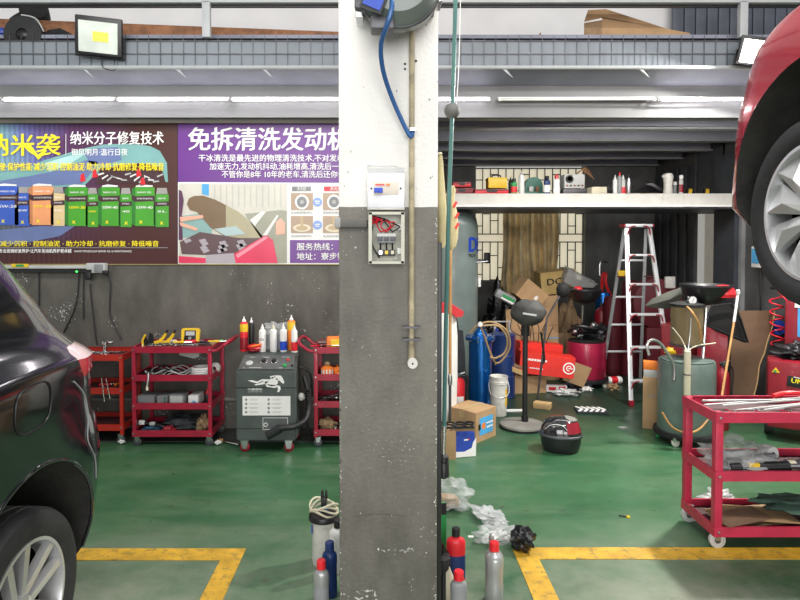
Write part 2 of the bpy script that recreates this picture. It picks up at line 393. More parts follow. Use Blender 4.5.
# upper rail and posts
zr = P(0, 2, 5.0).z
mb = MB(); mb.box((0, 5.0, zr + .03), (12, .06, .09), railm, bev=.006); ur = struct(mb, 'trim_12')
for px, py in ((207, 38), (742, 38), (-60, 38)):
    a = P(px, py, 5.0); mb = MB(); mb.box((a.x, 4.995, (a.z + zr) / 2), (.065, .05, zr - a.z), railm, bev=.005); mb.build('post', ur)
mb = MB(); mb.box((0, 5.03, P(0, 19 if 0 else 6.5, 5.03).z), (12, .02, .02), M['black']); mb.build('lower_lip', ur)
# upper white wall behind the mezzanine store
mb = MB(); mb.box((-1.5, 6.6, 4.3), (9.2, .1, 2.3), whitewall); struct(mb, 'wall_upper')
mb = MB(); xa = P(672, 0, 6.4).x
for k in range(26): mb.box((xa + .06 + k * .12, 6.4, 4.2), (.11, .05, 2.2), mat('blue_grey_cladding', (.085, .095, .12), .45, var=.15), bev=.012)
struct(mb, 'wall_cladding')

# pillar
PW = .4; PYf = 2.5
px0, px1 = P(339, 300, PYf).x, P(437.6, 300, PYf).x
zsp = P(400, 207, PYf).z
PIL = struct(MB().box(((px0 + px1) / 2, PYf + .2, 1.9), (px1 - px0, .4, 3.8), two_tone('pillar_paint', zsp, (.70, .695, .67), (.150, .142, .124), .9, .012), bev=.006), 'wall_pillar')
mb = MB(); rg = random.Random(5)
def chip(x, z, s, m=M['dwhite']):
    n = 6; mb._put([(x + s * rg.uniform(.4, 1) * math.cos(k * 6.283 / n), PYf - .0006, z + s * 1.3 * rg.uniform(.4, 1) * math.sin(k * 6.283 / n)) for k in range(n)], [tuple(range(n))], m)
for k in range(70): chip(px1 - .004 - abs(rg.gauss(0, .003)), rg.uniform(.1, zsp), rg.uniform(.0015, .005))
for k in range(60): chip(px0 + .003 + abs(rg.gauss(0, .003)), rg.uniform(.1, 1.1), rg.uniform(.0015, .004), M['dwhite'] if k % 3 else M['ink'])
for k in range(46): chip(rg.gauss((px0 + px1) / 2 + .04, .06), rg.gauss(.83, .05), rg.uniform(.0008, .0025))
for k in range(30): chip(rg.uniform(px0, px1), rg.uniform(.2, 1.1), rg.uniform(.0008, .003))
for k in range(26): chip(rg.gauss(.08, .035), .40 + rg.gauss(0, .004), rg.uniform(.002, .006), M['gyink'] if k % 2 else M['dwhite'])
for k in range(50): chip(px0 + .06 + .0045 * k, .555 - .00002 * (k - 25) ** 2, rg.uniform(.002, .004), M['steel'] if 0 else M['smear'])
for k in range(14): chip(rg.uniform(px0, px1), rg.uniform(zsp, 2.6), rg.uniform(.002, .006), M['gyink'])
mb.build('paint_chips', PIL, recalc=False)
mb = MB(); mb.box((px1 + .012, PYf + .06, .85), (.02, .035, 1.7), M['black'], bev=.004)
single(mb, 'corner_guard', 'thin black strip standing along the edge of the concrete pillar', 'edge strip')

# floor markings
ym = mat('yellow_line_paint', (.62, .36, .03), .5, var=.2, scale=8, dirt=1, dirtc=(.12, .11, .06))
a = G(246, 549); b = G(246, 560.5); w_ = a.y - b.y
mb = MB(); mb.box(((a.x - 5) / 2 , (a.y + b.y) / 2, .002), (a.x + 5, w_, .004), ym)
mb.box((a.x - .055, (b.y + 1.2) / 2, .002), (.11, b.y - 1.2, .004), ym); struct(mb, 'trim_13')
a = G(512, 548); b = G(512, 559.5)
mb = MB(); mb.box(((a.x + 5) / 2, (a.y + b.y) / 2, .002), (5 - a.x, a.y - b.y, .004), ym)
mb.box((a.x + .06, (b.y + 1.2) / 2, .002), (.12, b.y - 1.2, .004), ym); struct(mb, 'trim_14')

# shelf slab in the recess
zs0, zs1 = P(600, 207, 6.5).z, P(600, 193.5, 6.5).z
slab = MB(); slab.box(((XL + XR) / 2, 7.05, (zs0 + zs1) / 2), (XR - XL - .04, 1.1, zs1 - zs0), mat('scuffed_white_paint', (.62, .61, .57), .5, var=.06, scale=4, dirt=.45, dirtc=(.35, .33, .28)))
slab.box(((XL + XR) / 2, 6.49, zs0 + .012), (XR - XL - .04, .012, .022), M['paper']).box(((XL + XR) / 2, 7.05, zs0 - .01), (XR - XL - .06, 1.05, .02), darkmetal)
struct(slab, 'trim_15')

# ================================================================ LIGHTS
def area(loc, tgt, sx, sy, e, col=(1, 1, 1)):
    l = bpy.data.lights.new('area', 'AREA'); l.shape = 'RECTANGLE'; l.size = sx; l.size_y = sy; l.energy = e; l.color = col
    o = bpy.data.objects.new('area_light', l); COL.objects.link(o); o.location = loc
    o.rotation_euler = (Vector(tgt) - Vector(loc)).to_track_quat('-Z', 'Y').to_euler()
    return o
area((-1.2, 1.6, 4.4), (-1.2, 3.2, 0), 4.5, 1.0, 110, (1, .98, .94))
area((2.2, 1.7, 4.5), (2.2, 2.6, 0), 2.6, .3, 95, (1, .98, .95))
area((0.3, -8.0, 3.0), (.8, 6, 1.5), 10.0, 4.5, 1000, (1, .99, .97))
area((2.2, 5.6, 2.72), (2.3, 7.0, .2), 2.6, .2, 26, (1, .96, .9))  # added fill to lift the recess, no fitting hangs here
tubeon = mat('lit_tube', (1, .95, .98), .4, emit=14, emc=(1, .93, .98)); tubeoff = mat('unlit_tube', (.72, .73, .68), .4)
def tube_lamp(xa, xb, label, on):
    z = P(0, 97.5, 5.16).z
    t = thing('tube_light', label, 'light', ((xa + xb) / 2, 5.2, z), group='tube lights along the mezzanine beam'); L_ = xb - xa
    MB().box((0, .02, .008), (L_, .035, .016), 'white', bev=.003).build('housing', t)
    MB().rod((-L_ / 2 + .02, -.01, -.014), (L_ / 2 - .02, -.01, -.008), .0085, tubeon if on else tubeoff).build('tube', t)
    for s in (-1, 1): MB().box((s * (L_ / 2 - .01), -.008, -.012), (.02, .026, .024), 'white', bev=.003).build('end_cap', t)
    if on: area(((xa + xb) / 2, 5.12, z - .06), ((xa + xb) / 2, 4.6, 0), L_, .05, 2.2 * L_, (1, .93, .97))
def xx(px): return P(px, 97, 5.16).x
for i, (a_, b_, l_) in enumerate(((-150, -3, 'lit tube light at the far end above the oil banner'), (0, 113, 'lit tube light above the yellow banner lettering'), (115, 228, 'lit tube light above the seam of the two banners'), (230, 350, 'lit tube light above the purple banner beside the pillar'))): tube_lamp(xx(a_), xx(b_), l_, True)
tube_lamp(xx(385), xx(491), 'short lit tube light just past the hanging green hose', True)
tube_lamp(xx(499), xx(657), 'unlit white tube fitting between two lit ones over the recess', False)
tube_lamp(xx(661), xx(780), 'lit tube light over the recess nearest the raised red car', True)
w = bpy.data.worlds.new('world'); SC.world = w; w.use_nodes = True
w.node_tree.nodes['Background'].inputs[0].default_value = (.90, .90, .90, 1); w.node_tree.nodes['Background'].inputs[1].default_value = .50
SC.view_settings.view_transform = 'Standard'; SC.view_settings.look = 'None'; SC.view_settings.exposure = 0

# flood lights
def flood(px, py, Y, label, lit, rot, sc=1):
    c = P(px, py, Y); t = thing('flood_light', label, 'flood light', c, rot, 'flood lights on the mezzanine rail'); t.scale = (sc, sc, sc)
    MB().box((0, .03, 0), (.36, .05, .30), 'black', bev=.012).build('housing', t)
    face = mat('flood_face_on', (1, 1, .9), .3, emit=9, emc=(1, .97, .85)) if lit else mat('flood_face', (.62, .68, .62), .25)
    MB().box((0, .002, -.01), (.30, .008, .24), face).build('lens', t)
    MB().box((.02, -.004, -.005), (.12, .006, .075), mat('led_on', (1, .9, .4), .3, emit=12, emc=(1, .95, .7)) if lit else mat('led', (.95, .80, .05), .3, emit=.15, emc=(1, .85, .1))).build('led_panel', t)
    MB().tube([(-.185, .04, 0), (-.19, .05, -.16), (.19, .05, -.16), (.185, .04, 0)], .008, 'black', smooth=0).build('bracket', t)
    MB().tube([(0, .05, -.15), (.03, .03, -.24), (.12, .03, -.25), (.14, .04, -.18)], .004, 'black').build('cable', t)
    return c
flood(98, 36, 4.9, 'square black flood light with yellow chip on the rail above the oil banner', False, (R(12), R(4), R(8)))
c = flood(757, 51, 4.85, 'glaring lit flood light on the rail beside the raised red car', True, (R(10), R(10), R(-8)), .74)
area(c + Vector((0, -.1, -.02)), c + Vector((-.8, -1.6, -2.2)), .22, .16, 170, (1, .97, .90))

# ================================================================ BANNERS
YP = YW - .012
def banner():
    def q(px, py): v = P(px, py, YP); return v.x, v.z
    def poly(mb, pts, m, lay):
        o = [q(*p) for p in pts]; mb._put([(x, YP - lay * .0015, z) for x, z in o], [tuple(range(len(o)))], m)
    def tx(mb, s_, x0, x1, ybase, hpx, m, lay=6, bold=.012, shear=0):
        a = q(x0, ybase); b = q(x1, ybase); k = YP / F
        mb.text(s_, a[0], a[1], hpx * k * 1.12, m, y=YP - lay * .0015, w=b[0] - a[0], bold=bold, shear=shear)
    # banner 1: oil advert
    bg = bpy.data.materials.new('oil_banner_print'); bg.use_nodes = True; nt = bg.node_tree; N = nt.nodes; L = nt.links; b = N['Principled BSDF']
    tc = N.new('ShaderNodeTexCoord'); sp = N.new('ShaderNodeSeparateXYZ'); L.new(tc.outputs['Object'], sp.inputs[0])
    n = N.new('ShaderNodeTexNoise'); n.inputs['Scale'].default_value = 1.6; n.inputs['Detail'].default_value = 3; L.new(tc.outputs['Object'], n.inputs['Vector'])
    ma = N.new('ShaderNodeMath'); ma.operation = 'MULTIPLY_ADD'; L.new(n.outputs['Fac'], ma.inputs[0]); ma.inputs[1].default_value = .8; L.new(sp.outputs['X'], ma.inputs[2])
    mr = N.new('ShaderNodeMapRange'); mr.inputs[1].default_value = -3.2; mr.inputs[2].default_value = -1.9; L.new(ma.outputs[0], mr.inputs[0])
    cr = N.new('ShaderNodeValToRGB'); e = cr.color_ramp.elements; e[0].color = (.26, .52, .52, 1); e[1].color = (.075, .028, .022, 1); x = e.new(.35); x.color = (.17, .19, .48, 1); x = e.new(.65); x.color = (.12, .045, .14, 1)
    L.new(mr.outputs[0], cr.inputs[0])
    wv = N.new('ShaderNodeTexWave'); wv.inputs['Scale'].default_value = 7; wv.inputs['Distortion'].default_value = 1; L.new(tc.outputs['Object'], wv.inputs['Vector'])
    mz = N.new('ShaderNodeMapRange'); mz.inputs[1].default_value = 1.6; mz.inputs[2].default_value = 2.3; mz.inputs[3].default_value = 0; mz.inputs[4].default_value = 1; L.new(sp.outputs['Z'], mz.inputs[0])
    mx = N.new('ShaderNodeMix'); mx.data_type = 'RGBA'; L.new(mz.outputs[0], mx.inputs[0]); mx.inputs[6].default_value = (.075, .026, .025, 1); L.new(cr.outputs[0], mx.inputs[7])
    m2 = N.new('ShaderNodeMix'); m2.data_type = 'RGBA'; m2.blend_type = 'MULTIPLY'; f2 = N.new('ShaderNodeMapRange'); f2.inputs[1].default_value = -2.4; f2.inputs[2].default_value = -3.0; f2.inputs[4].default_value = .3; L.new(sp.outputs['X'], f2.inputs[0]); L.new(f2.outputs[0], m2.inputs[0]); L.new(mx.outputs[2], m2.inputs[6]); L.new(wv.outputs['Color'], m2.inputs[7])
    L.new(m2.outputs[2], b.inputs['Base Color']); b.inputs['Roughness'].default_value = .22
    mb = MB(); poly(mb, [(-60, 122), (177.5, 122), (177.5, 264), (-60, 264)], bg, 0)
    pr = lambda nm, c, r=.3: mat(nm, c, r, var=.06)
    cy = pr('print_cyan', (.19, .40, .39)); dk = pr('print_dark', (.06, .025, .03)); dp = pr('print_purple', (.22, .16, .50)); lv = pr('print_lavender', (.14, .19, .38))
    # ghosted car body
    poly(mb, [(-20, 176), (20, 170), (45, 160), (75, 151), (90, 147), (104, 144.5), (130, 143.5), (150, 146), (160, 151), (167, 163), (168, 182), (165.5, 182), (163, 172), (158, 166), (140, 163), (120, 165), (104, 169), (92, 178), (84, 186), (40, 188), (-20, 192)], cy, 1)
    poly(mb, [(-20, 184), (30, 176), (60, 170), (86, 160), (98, 162), (92, 172), (82, 184), (40, 186), (-20, 190)], lv, 2)
    poly(mb, [(45, 163), (80, 153), (84, 155), (70, 164), (50, 172)], pr('print_cyan_lit', (.42, .68, .66)), 2)
    poly(mb, [(84, 152), (98, 148), (118, 147), (122, 160), (104, 165), (90, 164)], lv, 2)
    poly(mb, [(100, 168), (130, 168), (158, 170), (160, 182), (96, 184)], dk, 2)
    poly(mb, [(-20, 232), (40, 226), (75, 226), (60, 236), (20, 244), (-20, 246)], lv, 1)
    for k in range(14): poly(mb, [(98 + (k * 23) % 60, 174 + (k * 5) % 9), (104 + (k * 23) % 60, 172.6 + (k * 7) % 9), (104.5 + (k * 23) % 60, 173.8 + (k * 7) % 9), (98.5 + (k * 23) % 60, 175.6 + (k * 5) % 9)], ['paper', 'lgrey'][k % 2], 3)
    for px_, py_ in ((83, 178), (143, 182), (95, 174), (139, 173)): poly(mb, [(px_ - 2.5, py_ + 4), (px_ - 2, py_ - 3), (px_ + 1, py_ - 5), (px_ + 3, py_ + 3)], 'red', 4)
    yk = M['yink']; wk = M['wink']
    tx(mb, '纳米袭', -14, 61, 154, 21, yk, bold=.022)
    poly(mb, [(27, 146), (31, 144.5), (38.5, 155), (46, 149), (47.5, 151), (39, 160)], yk, 6)
    poly(mb, [(66, 134), (66.6, 134), (66.6, 155), (66, 155)], 'paper', 5)
    tx(mb, '纳米分子修复技术', 71, 164, 143.5, 12.5, wk, bold=.022)
    tx(mb, '御风明月·温行日夜', 72, 128, 155, 6.5, wk, bold=.01)
    tx(mb, '舒适驾驶·保护性能·减少沉积·控制油泥·助力冷却·抗磨修复·降低噪音', -18, 164, 170, 7.6, yk, bold=.025)
    tx(mb, '减少沉积 · 控制油泥 · 助力冷却 · 抗磨修复 · 降低噪音', 1, 159, 246, 5.6, yk, bold=.03)
    poly(mb, [(0, 247.4), (168, 247.4), (168, 248), (0, 248)], 'gyink', 5)
    tx(mb, '专业润滑修复养护·让汽车发动机养护更卓越', 0, 72, 252.5, 3.8, wk, bold=.03)
    tx(mb, 'NANO MOLECULAR REPAIR OIL & MAINTENANCE', 75, 132, 252.2, 2.6, wk, bold=.01)
    gn = pr('print_green', (.07, .36, .03)); gd = pr('print_green_dark', (.03, .20, .03)); ob = pr('print_salmon', (.85, .36, .16)); od = pr('print_salmon_dark', (.55, .22, .10)); bb = pr('print_blue', (.05, .12, .52)); bd = pr('print_blue_dark', (.03, .07, .33)); yb = pr('print_pale', (.72, .56, .30)); gy = pr('print_capgrey', (.35, .34, .32))
    def can(x0, x1, y0, y1, c, cd, t_, small=False, sd=None):
        xs = x0 + (x1 - x0) * .16
        poly(mb, [(x0, y0 + 2), (xs, y0), (xs, y1), (x0, y1 - 2)], cd, 4); poly(mb, [(xs, y0), (x1, y0 + .6), (x1, y1), (xs, y1)], c, 4)
        if small: poly(mb, [(xs + 1, y0 - 6), (x1 - 2, y0 - 6), (x1 - 1, y0), (xs, y0)], gy, 4)
        else: poly(mb, [(xs + 1, y0 - 1.5), (xs + 6, y0 - 2.5), (x1 - 2, y0 - 1.5), (x1 - 2, y0), (xs, y0)], 'paper', 4)
        h = y1 - y0
        poly(mb, [(x0, y0 + h * .2), (xs, y0 + h * .24), (x1, y0 + h * .22), (x1, y0 + h * .36), (xs, y0 + h * .38), (x0, y0 + h * .33)], dk, 5)
        tx(mb, t_, xs + 1.5, x1 - 2, y0 + h * .56, 3.6 if not small else 2.6, yk if c in (ob, gn) and not sd else wk, bold=.03)
        tx(mb, 'NANO OIL', xs + 2, x1 - 3, y0 + h * .16, 2.2, 'wink', bold=.02); tx(mb, 'SYNTHETIC', xs + 1.5, x1 - 2, y0 + h * .32, 2.0, 'wink', 6)
        poly(mb, [(xs + 4, y1 - 6), (xs + 5.5, y1 - 4.5), (xs + 7, y1 - 6), (xs + 6.2, y1 - 3.8), (xs + 7.5, y1 - 2), (xs + 5.5, y1 - 3), (xs + 3.5, y1 - 2), (xs + 4.7, y1 - 3.8)], 'yink', 5)
    can(-6, 19, 186, 225, bb, bd, '5W-20', sd=1); can(15, 30, 193, 226, bb, bd, '5W', True, 1)
    can(29, 54, 186, 225, ob, od, '5W-30'); can(51, 65, 193, 226, yb, ob, '5W', True)
    can(65, 88, 187, 226, gn, gd, '10W-30'); can(86, 98.5, 194, 227, gn, gd, '10W', True)
    can(98.5, 120, 187, 226, gn, gd, '10W-40', sd=1); can(119, 132, 194, 227, gn, gd, '40', True, 1)
    can(132, 155, 187, 226, gn, gd, '15W-40', sd=1); can(154, 169, 194, 227, gn, gd, '5L', True, 1)
    t = tag(mb.build('banner', None, recalc=False), 'dark oil advert banner with yellow lettering and row of green cans', 'banner', 'printed banners on the grey wall')
    fr = MB(); gm = mat('brass_edge', (.42, .33, .12), .4)
    def fr_(fb, x0, x1):
        a = q(x0, 122); b_ = q(x1, 264); k = .006
        fb.box(((a[0] + b_[0]) / 2, YP, a[1] + k / 2), (b_[0] - a[0], .01, k), gm).box(((a[0] + b_[0]) / 2, YP, b_[1] - k / 2), (b_[0] - a[0], .01, k), gm)
    fr_(fr, -60, 178); fr.build('edging', t)
    # banner 2
    mb = MB(); poly(mb, [(178, 122), (392, 122), (392, 264), (178, 264)], 'wink', 0)
    pu = mat('print_violet', (.13, .022, .24), .3, var=.08, scale=1.2)
    poly(mb, [(178, 122), (392, 122), (392, 183), (178, 182)], pu, 1)
    tx(mb, '免拆清洗发动机', 189, 350, 148.5, 22, wk, bold=.028)
    tx(mb, '干冰清洗是最先进的物理清洗技术,不对发动机', 199, 352, 161, 6.8, wk, bold=.016)
    tx(mb, '加速无力,发动机抖动,油耗增高,清洗后一次', 210, 346, 169.3, 6.8, wk, bold=.016)
    tx(mb, '不管你是8年 10年的老车,清洗后还你一新', 222, 352, 177.2, 6.8, wk, bold=.016)
    # workshop photograph: wall, bonnet up, red wing
    pc = pr('print_room', (.62, .60, .52)); poly(mb, [(179, 184), (287, 184), (287, 263), (179, 263)], pc, 1)
    poly(mb, [(202, 184), (209, 184), (209, 196), (202, 194)], 'skyblue', 2)
    for k in range(12): poly(mb, [(214 + k * 6, 185), (215.5 + k * 6, 185), (215.5 + k * 6, 208), (214 + k * 6, 206)], pr('print_room2', (.52, .51, .45)), 2)
    poly(mb, [(181, 216), (212, 212), (212, 236), (181, 238)], pr('print_bg_green', (.25, .42, .40)), 2)
    br = pr('print_bonnet', (.19, .12, .06)); bl = pr('print_bonnet_lit', (.42, .38, .24))
    poly(mb, [(187, 204), (189, 198.5), (194, 196), (203, 195.6), (215, 199.5), (226, 205), (226, 237), (211, 228), (203, 219), (197, 212), (190, 210)], br, 3)
    poly(mb, [(226, 205), (238, 211.5), (248, 219.5), (257, 229), (263, 237), (255, 240), (226, 238)], bl, 3)
    poly(mb, [(245, 214), (280, 210), (287, 211), (287, 263), (262, 263), (262, 240)], pr('print_cabin', (.33, .33, .25)), 3)
    poly(mb, [(250, 220), (262, 211), (266, 212), (255, 226)], 'paper', 4)
    poly(mb, [(263, 235), (277, 215), (279, 215.5), (267, 236)], 'paper', 5)
    poly(mb, [(276, 222), (281, 218), (285, 223), (285, 234), (276, 235)], pr('print_skin', (.78, .42, .30)), 5)
    poly(mb, [(180, 242), (200, 232), (240, 238), (262, 238), (245, 250), (232, 256), (182, 254)], pr('print_engine', (.12, .07, .075)), 4)
    for k in range(14): poly(mb, [(184 + (k * 37) % 56, 240 + (k * 5) % 11), (190 + (k * 37) % 56, 238.5 + (k * 5) % 11), (192 + (k * 37) % 56, 241 + (k * 5) % 11), (186 + (k * 37) % 56, 243.5 + (k * 5) % 11)], pr('print_engine_lit', (.42, .38, .42)), 5)
    poly(mb, [(214, 229), (236, 226), (246, 234), (226, 236)], pr('print_screen', (.42, .55, .55)), 5)
    poly(mb, [(234, 254), (266, 235), (273, 240), (278, 263), (236, 263)], pr('print_red', (.75, .05, .12)), 6); poly(mb, [(236, 255), (266, 236), (268, 238), (238, 258)], pr('print_pink', (.9, .3, .38)), 7)
    poly(mb, [(179, 256), (206, 258), (206, 263), (179, 263)], pr('print_red', 0), 6); poly(mb, [(206, 255), (234, 253), (236, 263), (206, 263)], pr('print_engine_lit', 0), 6)
    poly(mb, [(179, 190), (182, 191), (184, 200), (182, 216), (183, 240), (179, 240)], pr('print_shirt', (.10, .03, .08)), 6)
    poly(mb, [(180, 217), (203, 215), (204, 218), (181, 222)], pr('print_skin', 0), 7); poly(mb, [(180, 222), (198, 228), (197, 231), (181, 226)], pr('print_skin', 0), 7)
    # comparison panels
    for x0, x1, c in ((292, 311, 'grey'), (324, 345, 'red')): poly(mb, [(x0, 186.5), (x1, 186.5), (x1, 191), (x0, 191)], c, 2)
    tx(mb, '清洗前', 297, 306, 190.2, 3.6, wk); tx(mb, '清洗后', 330, 341, 190.2, 3.6, wk)
    for x0, y0 in ((291, 193), (291, 216), (323, 193), (323, 216)):
        poly(mb, [(x0, y0), (x0 + 22, y0), (x0 + 22, y0 + 17), (x0, y0 + 17)], pr('print_tan', (.42, .29, .19)), 2)
        cx_, cy_ = x0 + 11, y0 + (9 if y0 < 200 else 12)
        def ring(rx, ry, m, lay, cx_=cx_, cy_=cy_): poly(mb, [(cx_ + rx * math.cos(k * math.pi / 8), cy_ + ry * math.sin(k * math.pi / 8)) for k in range(16)], m, lay)
        if y0 < 200: ring(7, 7.5, 'wink', 3); ring(5, 5.5, 'grey', 4); ring(2, 2, 'lgrey', 5)
        else:
            ring(9, 4, pr('print_cream', (.75, .66, .48)), 3); ring(6, 2.4, pr('print_ochre', (.5, .38, .2)), 4); poly(mb, [(cx_ - 1.5, y0), (cx_ + 1.5, y0), (cx_ + 1.5, cy_), (cx_ - 1.5, cy_)], pr('print_ochre', 0), 5)
    for cy_ in (202, 225):
        poly(mb, [(317.5 + 4.5 * math.cos(k * math.pi / 8), cy_ + 4.5 * math.sin(k * math.pi / 8)) for k in range(16)], pr('print_badge', (.20, .35, .75)), 3); poly(mb, [(315, cy_ - 1.2), (320, cy_ - 1.2), (320, cy_ - .2), (315, cy_ - .2)], 'wink', 4); poly(mb, [(315.5, cy_ + .8), (319.5, cy_ + .8), (319.5, cy_ + 1.6), (315.5, cy_ + 1.6)], 'wink', 4)
    for x0, y0 in ((291, 213.5), (323, 213.5), (291, 237), (323, 237)): tx(mb, '发动机积碳对比', x0, x0 + 21, y0, 2.2, 'gyink', 3)
    poly(mb, [(290, 240), (392, 240), (392, 263), (290, 263)], pu, 2)
    tx(mb, '服务热线：1', 297, 341, 249.5, 7, wk, bold=.02); tx(mb, '地址：寮步镇', 297, 345, 259.2, 7, wk, bold=.02)
    t = tag(mb.build('banner', None, recalc=False), 'purple and white engine cleaning banner with a photographed red car', 'banner', 'printed banners on the grey wall')
    fr = MB(); fr_(fr, 178, 392); fr.build('edging', t)
banner()

# ================================================================ TOOL CARTS
def cart(label, fl, w, d, tiers, top, m, handle=None, wheel=.035, rail=.052, post=.03, name='tool_cart', closed=False):
    t = thing(name, label, 'tool cart', (fl[0], fl[1], 0), group='steel tool carts')
    for (x, y) in ((0, 0), (w - post, 0), (0, d - post), (w - post, d - post)):
        MB().box((x + post / 2, y + post / 2, (wheel * 2 + .01 + top) / 2), (post, post, top - wheel * 2 - .01), m, bev=.003).build('post', t)
    for i, z in enumerate(tiers):
        b = MB(); zb = z - rail; th = .004
        b.box((w / 2, d / 2, zb + .008), (w - .004, d - .004, .004), 'carttray')
        b.box((w / 2, -.001, zb + rail / 2), (w, th, rail), m).box((w / 2, d + .001, zb + rail / 2), (w, th, rail), m)
        b.box((-.001, d / 2, zb + rail / 2), (th, d, rail), m).box((w + .001, d / 2, zb + rail / 2), (th, d, rail), m)
        b.box((w / 2, .004, z - .002), (w, .012, .004), m).box((w / 2, d - .004, z - .002), (w, .012, .004), m).box((.004, d / 2, z - .002), (.012, d, .004), m).box((w - .004, d / 2, z - .002), (.012, d, .004), m)
        tr = b.build('tray', t)
        for x in (post / 2, w - post / 2): MB().lathe([(0, -.006), (.007, -.005), (.008, 0)], 'steel', (x, -.006, zb + rail / 2), 'Y', 10).build('bolt', t)
    for (x, y) in ((.03, .03), (w - .03, .03), (.03, d - .03), (w - .03, d - .03)):
        c = MB(); c.box((x, y, wheel * 2 + .012), (.05, .04, .006), 'steel')
        for s in (-1, 1): c.prism([(x - .012, wheel), (x + .012, wheel), (x + .022, wheel * 2 + .01), (x - .022, wheel * 2 + .01)], .003, 'steel', Matrix.Translation((0, y + s * .014, 0)))
        cc = c.build('caster', t)
        MB().lathe([(0, -.012), (wheel * .45, -.012), (wheel * .5, -.009), (wheel * .72, -.009), (wheel * .75, -.013), (wheel * .97, -.011), (wheel, 0), (wheel * .97, .011), (wheel * .75, .013), (wheel * .72, .009), (wheel * .5, .009), (wheel * .45, .012), (0, .012)], 'dsteel' if wheel < .04 else 'lgrey', (x, y, wheel), 'Y', 20).lathe([(0, -.0125), (wheel * .4, -.012), (wheel * .4, .012), (0, .0125)], 'dsteel', (x, y, wheel), 'Y', 14).build('wheel', cc)
    if handle:
        s = handle; x0 = w if s > 0 else 0
        MB().tube([(x0 - s * .02, .02, top - .03), (x0 + s * .04, .02, top - .035), (x0 + s * .13, .03, top + .035), (x0 + s * .13, d - .03, top + .035), (x0 + s * .04, d - .02, top - .035), (x0 - s * .02, d - .02, top - .03)], .013, m, smooth=2).build('handle', t)
    return t
f1 = G(123, 445); f2 = G(132, 446.5)
c1x0 = f1.x - .66; C1 = cart('vermilion tool cart half hidden by the dark car', (c1x0, 5.0), .66, .38, (.76, .48, .17), .76, M['cartorange'])
C2x = P(132, 400, 4.95).x; C2w = P(211.5, 400, 4.95).x - C2x
C2 = cart('crimson four-tier tool cart under the banners with multimeter on top', (C2x, 4.95), C2w, .40, (.835, .60, .365, .135), .835, M['cartred'], handle=1)
C3x = P(314, 400, 4.93).x
C3 = cart('crimson tool cart partly hidden behind the concrete pillar', (C3x, 4.93), .60, .38, (.835, .61, .385, .15), .835, M['cartred'], handle=-1)
C4x = P(716.5, 400, 3.27).x
C4 = cart('crimson three-tier tool cart standing nearest the yellow floor line', (C4x, 3.27), .85, .37, (.765, .44, .13), .765, M['cartnear'], wheel=.045, rail=.056, post=.042)

# ---- small tool makers
def screwdriver(loc, rz, m, label, L_=.2, grp=None, name='screwdriver'):
    t = thing(name, label, 'screwdriver', loc, (0, 0, rz), grp)
    MB().lathe([(0, 0), (.011, .004), (.013, .02), (.010, .05), (.013, .08), (.008, .095), (0, .096)], m, axis='X', seg=10).build('grip', t)
    MB().rod((.09, 0, 0), (L_, 0, 0), .0035, 'chrome', seg=6).build('shaft', t); return t
def wrench(loc, rz, label, L_=.22, grp='wrenches on the cart', tilt=0, m='chrome'):
    b = MB(); b.box((0, 0, 0), (L_ * .8, .014, .006), m, bev=.002)
    b.lathe([(.008, -.005), (.017, -.005), (.017, .005), (.008, .005), (.008, -.005)], m, (L_ * .43, 0, 0), seg=14)
    b.prism([(-.016, -.018), (0, -.010), (.0, .010), (-.016, .018), (-.03, .016), (-.018, .006), (-.018, -.006), (-.03, -.016)], .007, m, Matrix.Translation((-L_ * .42, 0, -.0035)) @ Matrix.Rotation(R(90), 4, 'X') @ Matrix.Translation((0, 0, 0)))
    return single(b, 'wrench', label, 'wrench', loc, (0, tilt, rz), grp)
def socketbit(loc, label, r=.013, h=.035, grp=None):
    b = MB(); b.lathe([(r * .6, 0), (r, 0), (r, h * .6), (r * .75, h * .65), (r * .75, h), (0, h), (0, h * .3), (r * .6, h * .3), (r * .6, 0)], 'chrome', seg=14); return single(b, 'socket', label, 'socket', loc, 0, grp)
def can(loc, label, body, cap='white', r=.032, h=.19, band=None, txt=None, grp=None, nozzle=True, rz=0, name='spray_can', band2=None):
    t = thing(name, label, 'spray can', loc, rz, grp)
    MB().lathe([(0, .002), (r * .92, 0), (r, .006), (r, h), (r * .9, h + .008), (r * .55, h + .018), (0, h + .018)], body, seg=20).build('can_body', t)
    MB().lathe([(r * .52, h + .015), (r * .52, h + .03), (r * .2, h + .045), (r * .18, h + .06), (0, h + .062)], cap, seg=14).build('nozzle', t)
    b = MB(); 
    if band: b.lathe([(r * 1.01, h * .08), (r * 1.02, h * .09), (r * 1.02, h * .5), (r * 1.01, h * .51)], band, seg=20)
    if band2: b.lathe([(r * 1.01, h * .72), (r * 1.02, h * .73), (r * 1.02, h * .99), (r * 1.01, h)], band2, seg=20)
    if txt: b.text(txt, -r * .6, h * .56, h * .16, 'ink' if body in ('white', 'paper') else 'wink', y=-r * .99, w=r * 1.2, bold=.02, depth=.002)
    if b.mats: b.build('label_print', t)
    else: b.bm.free()
    return t
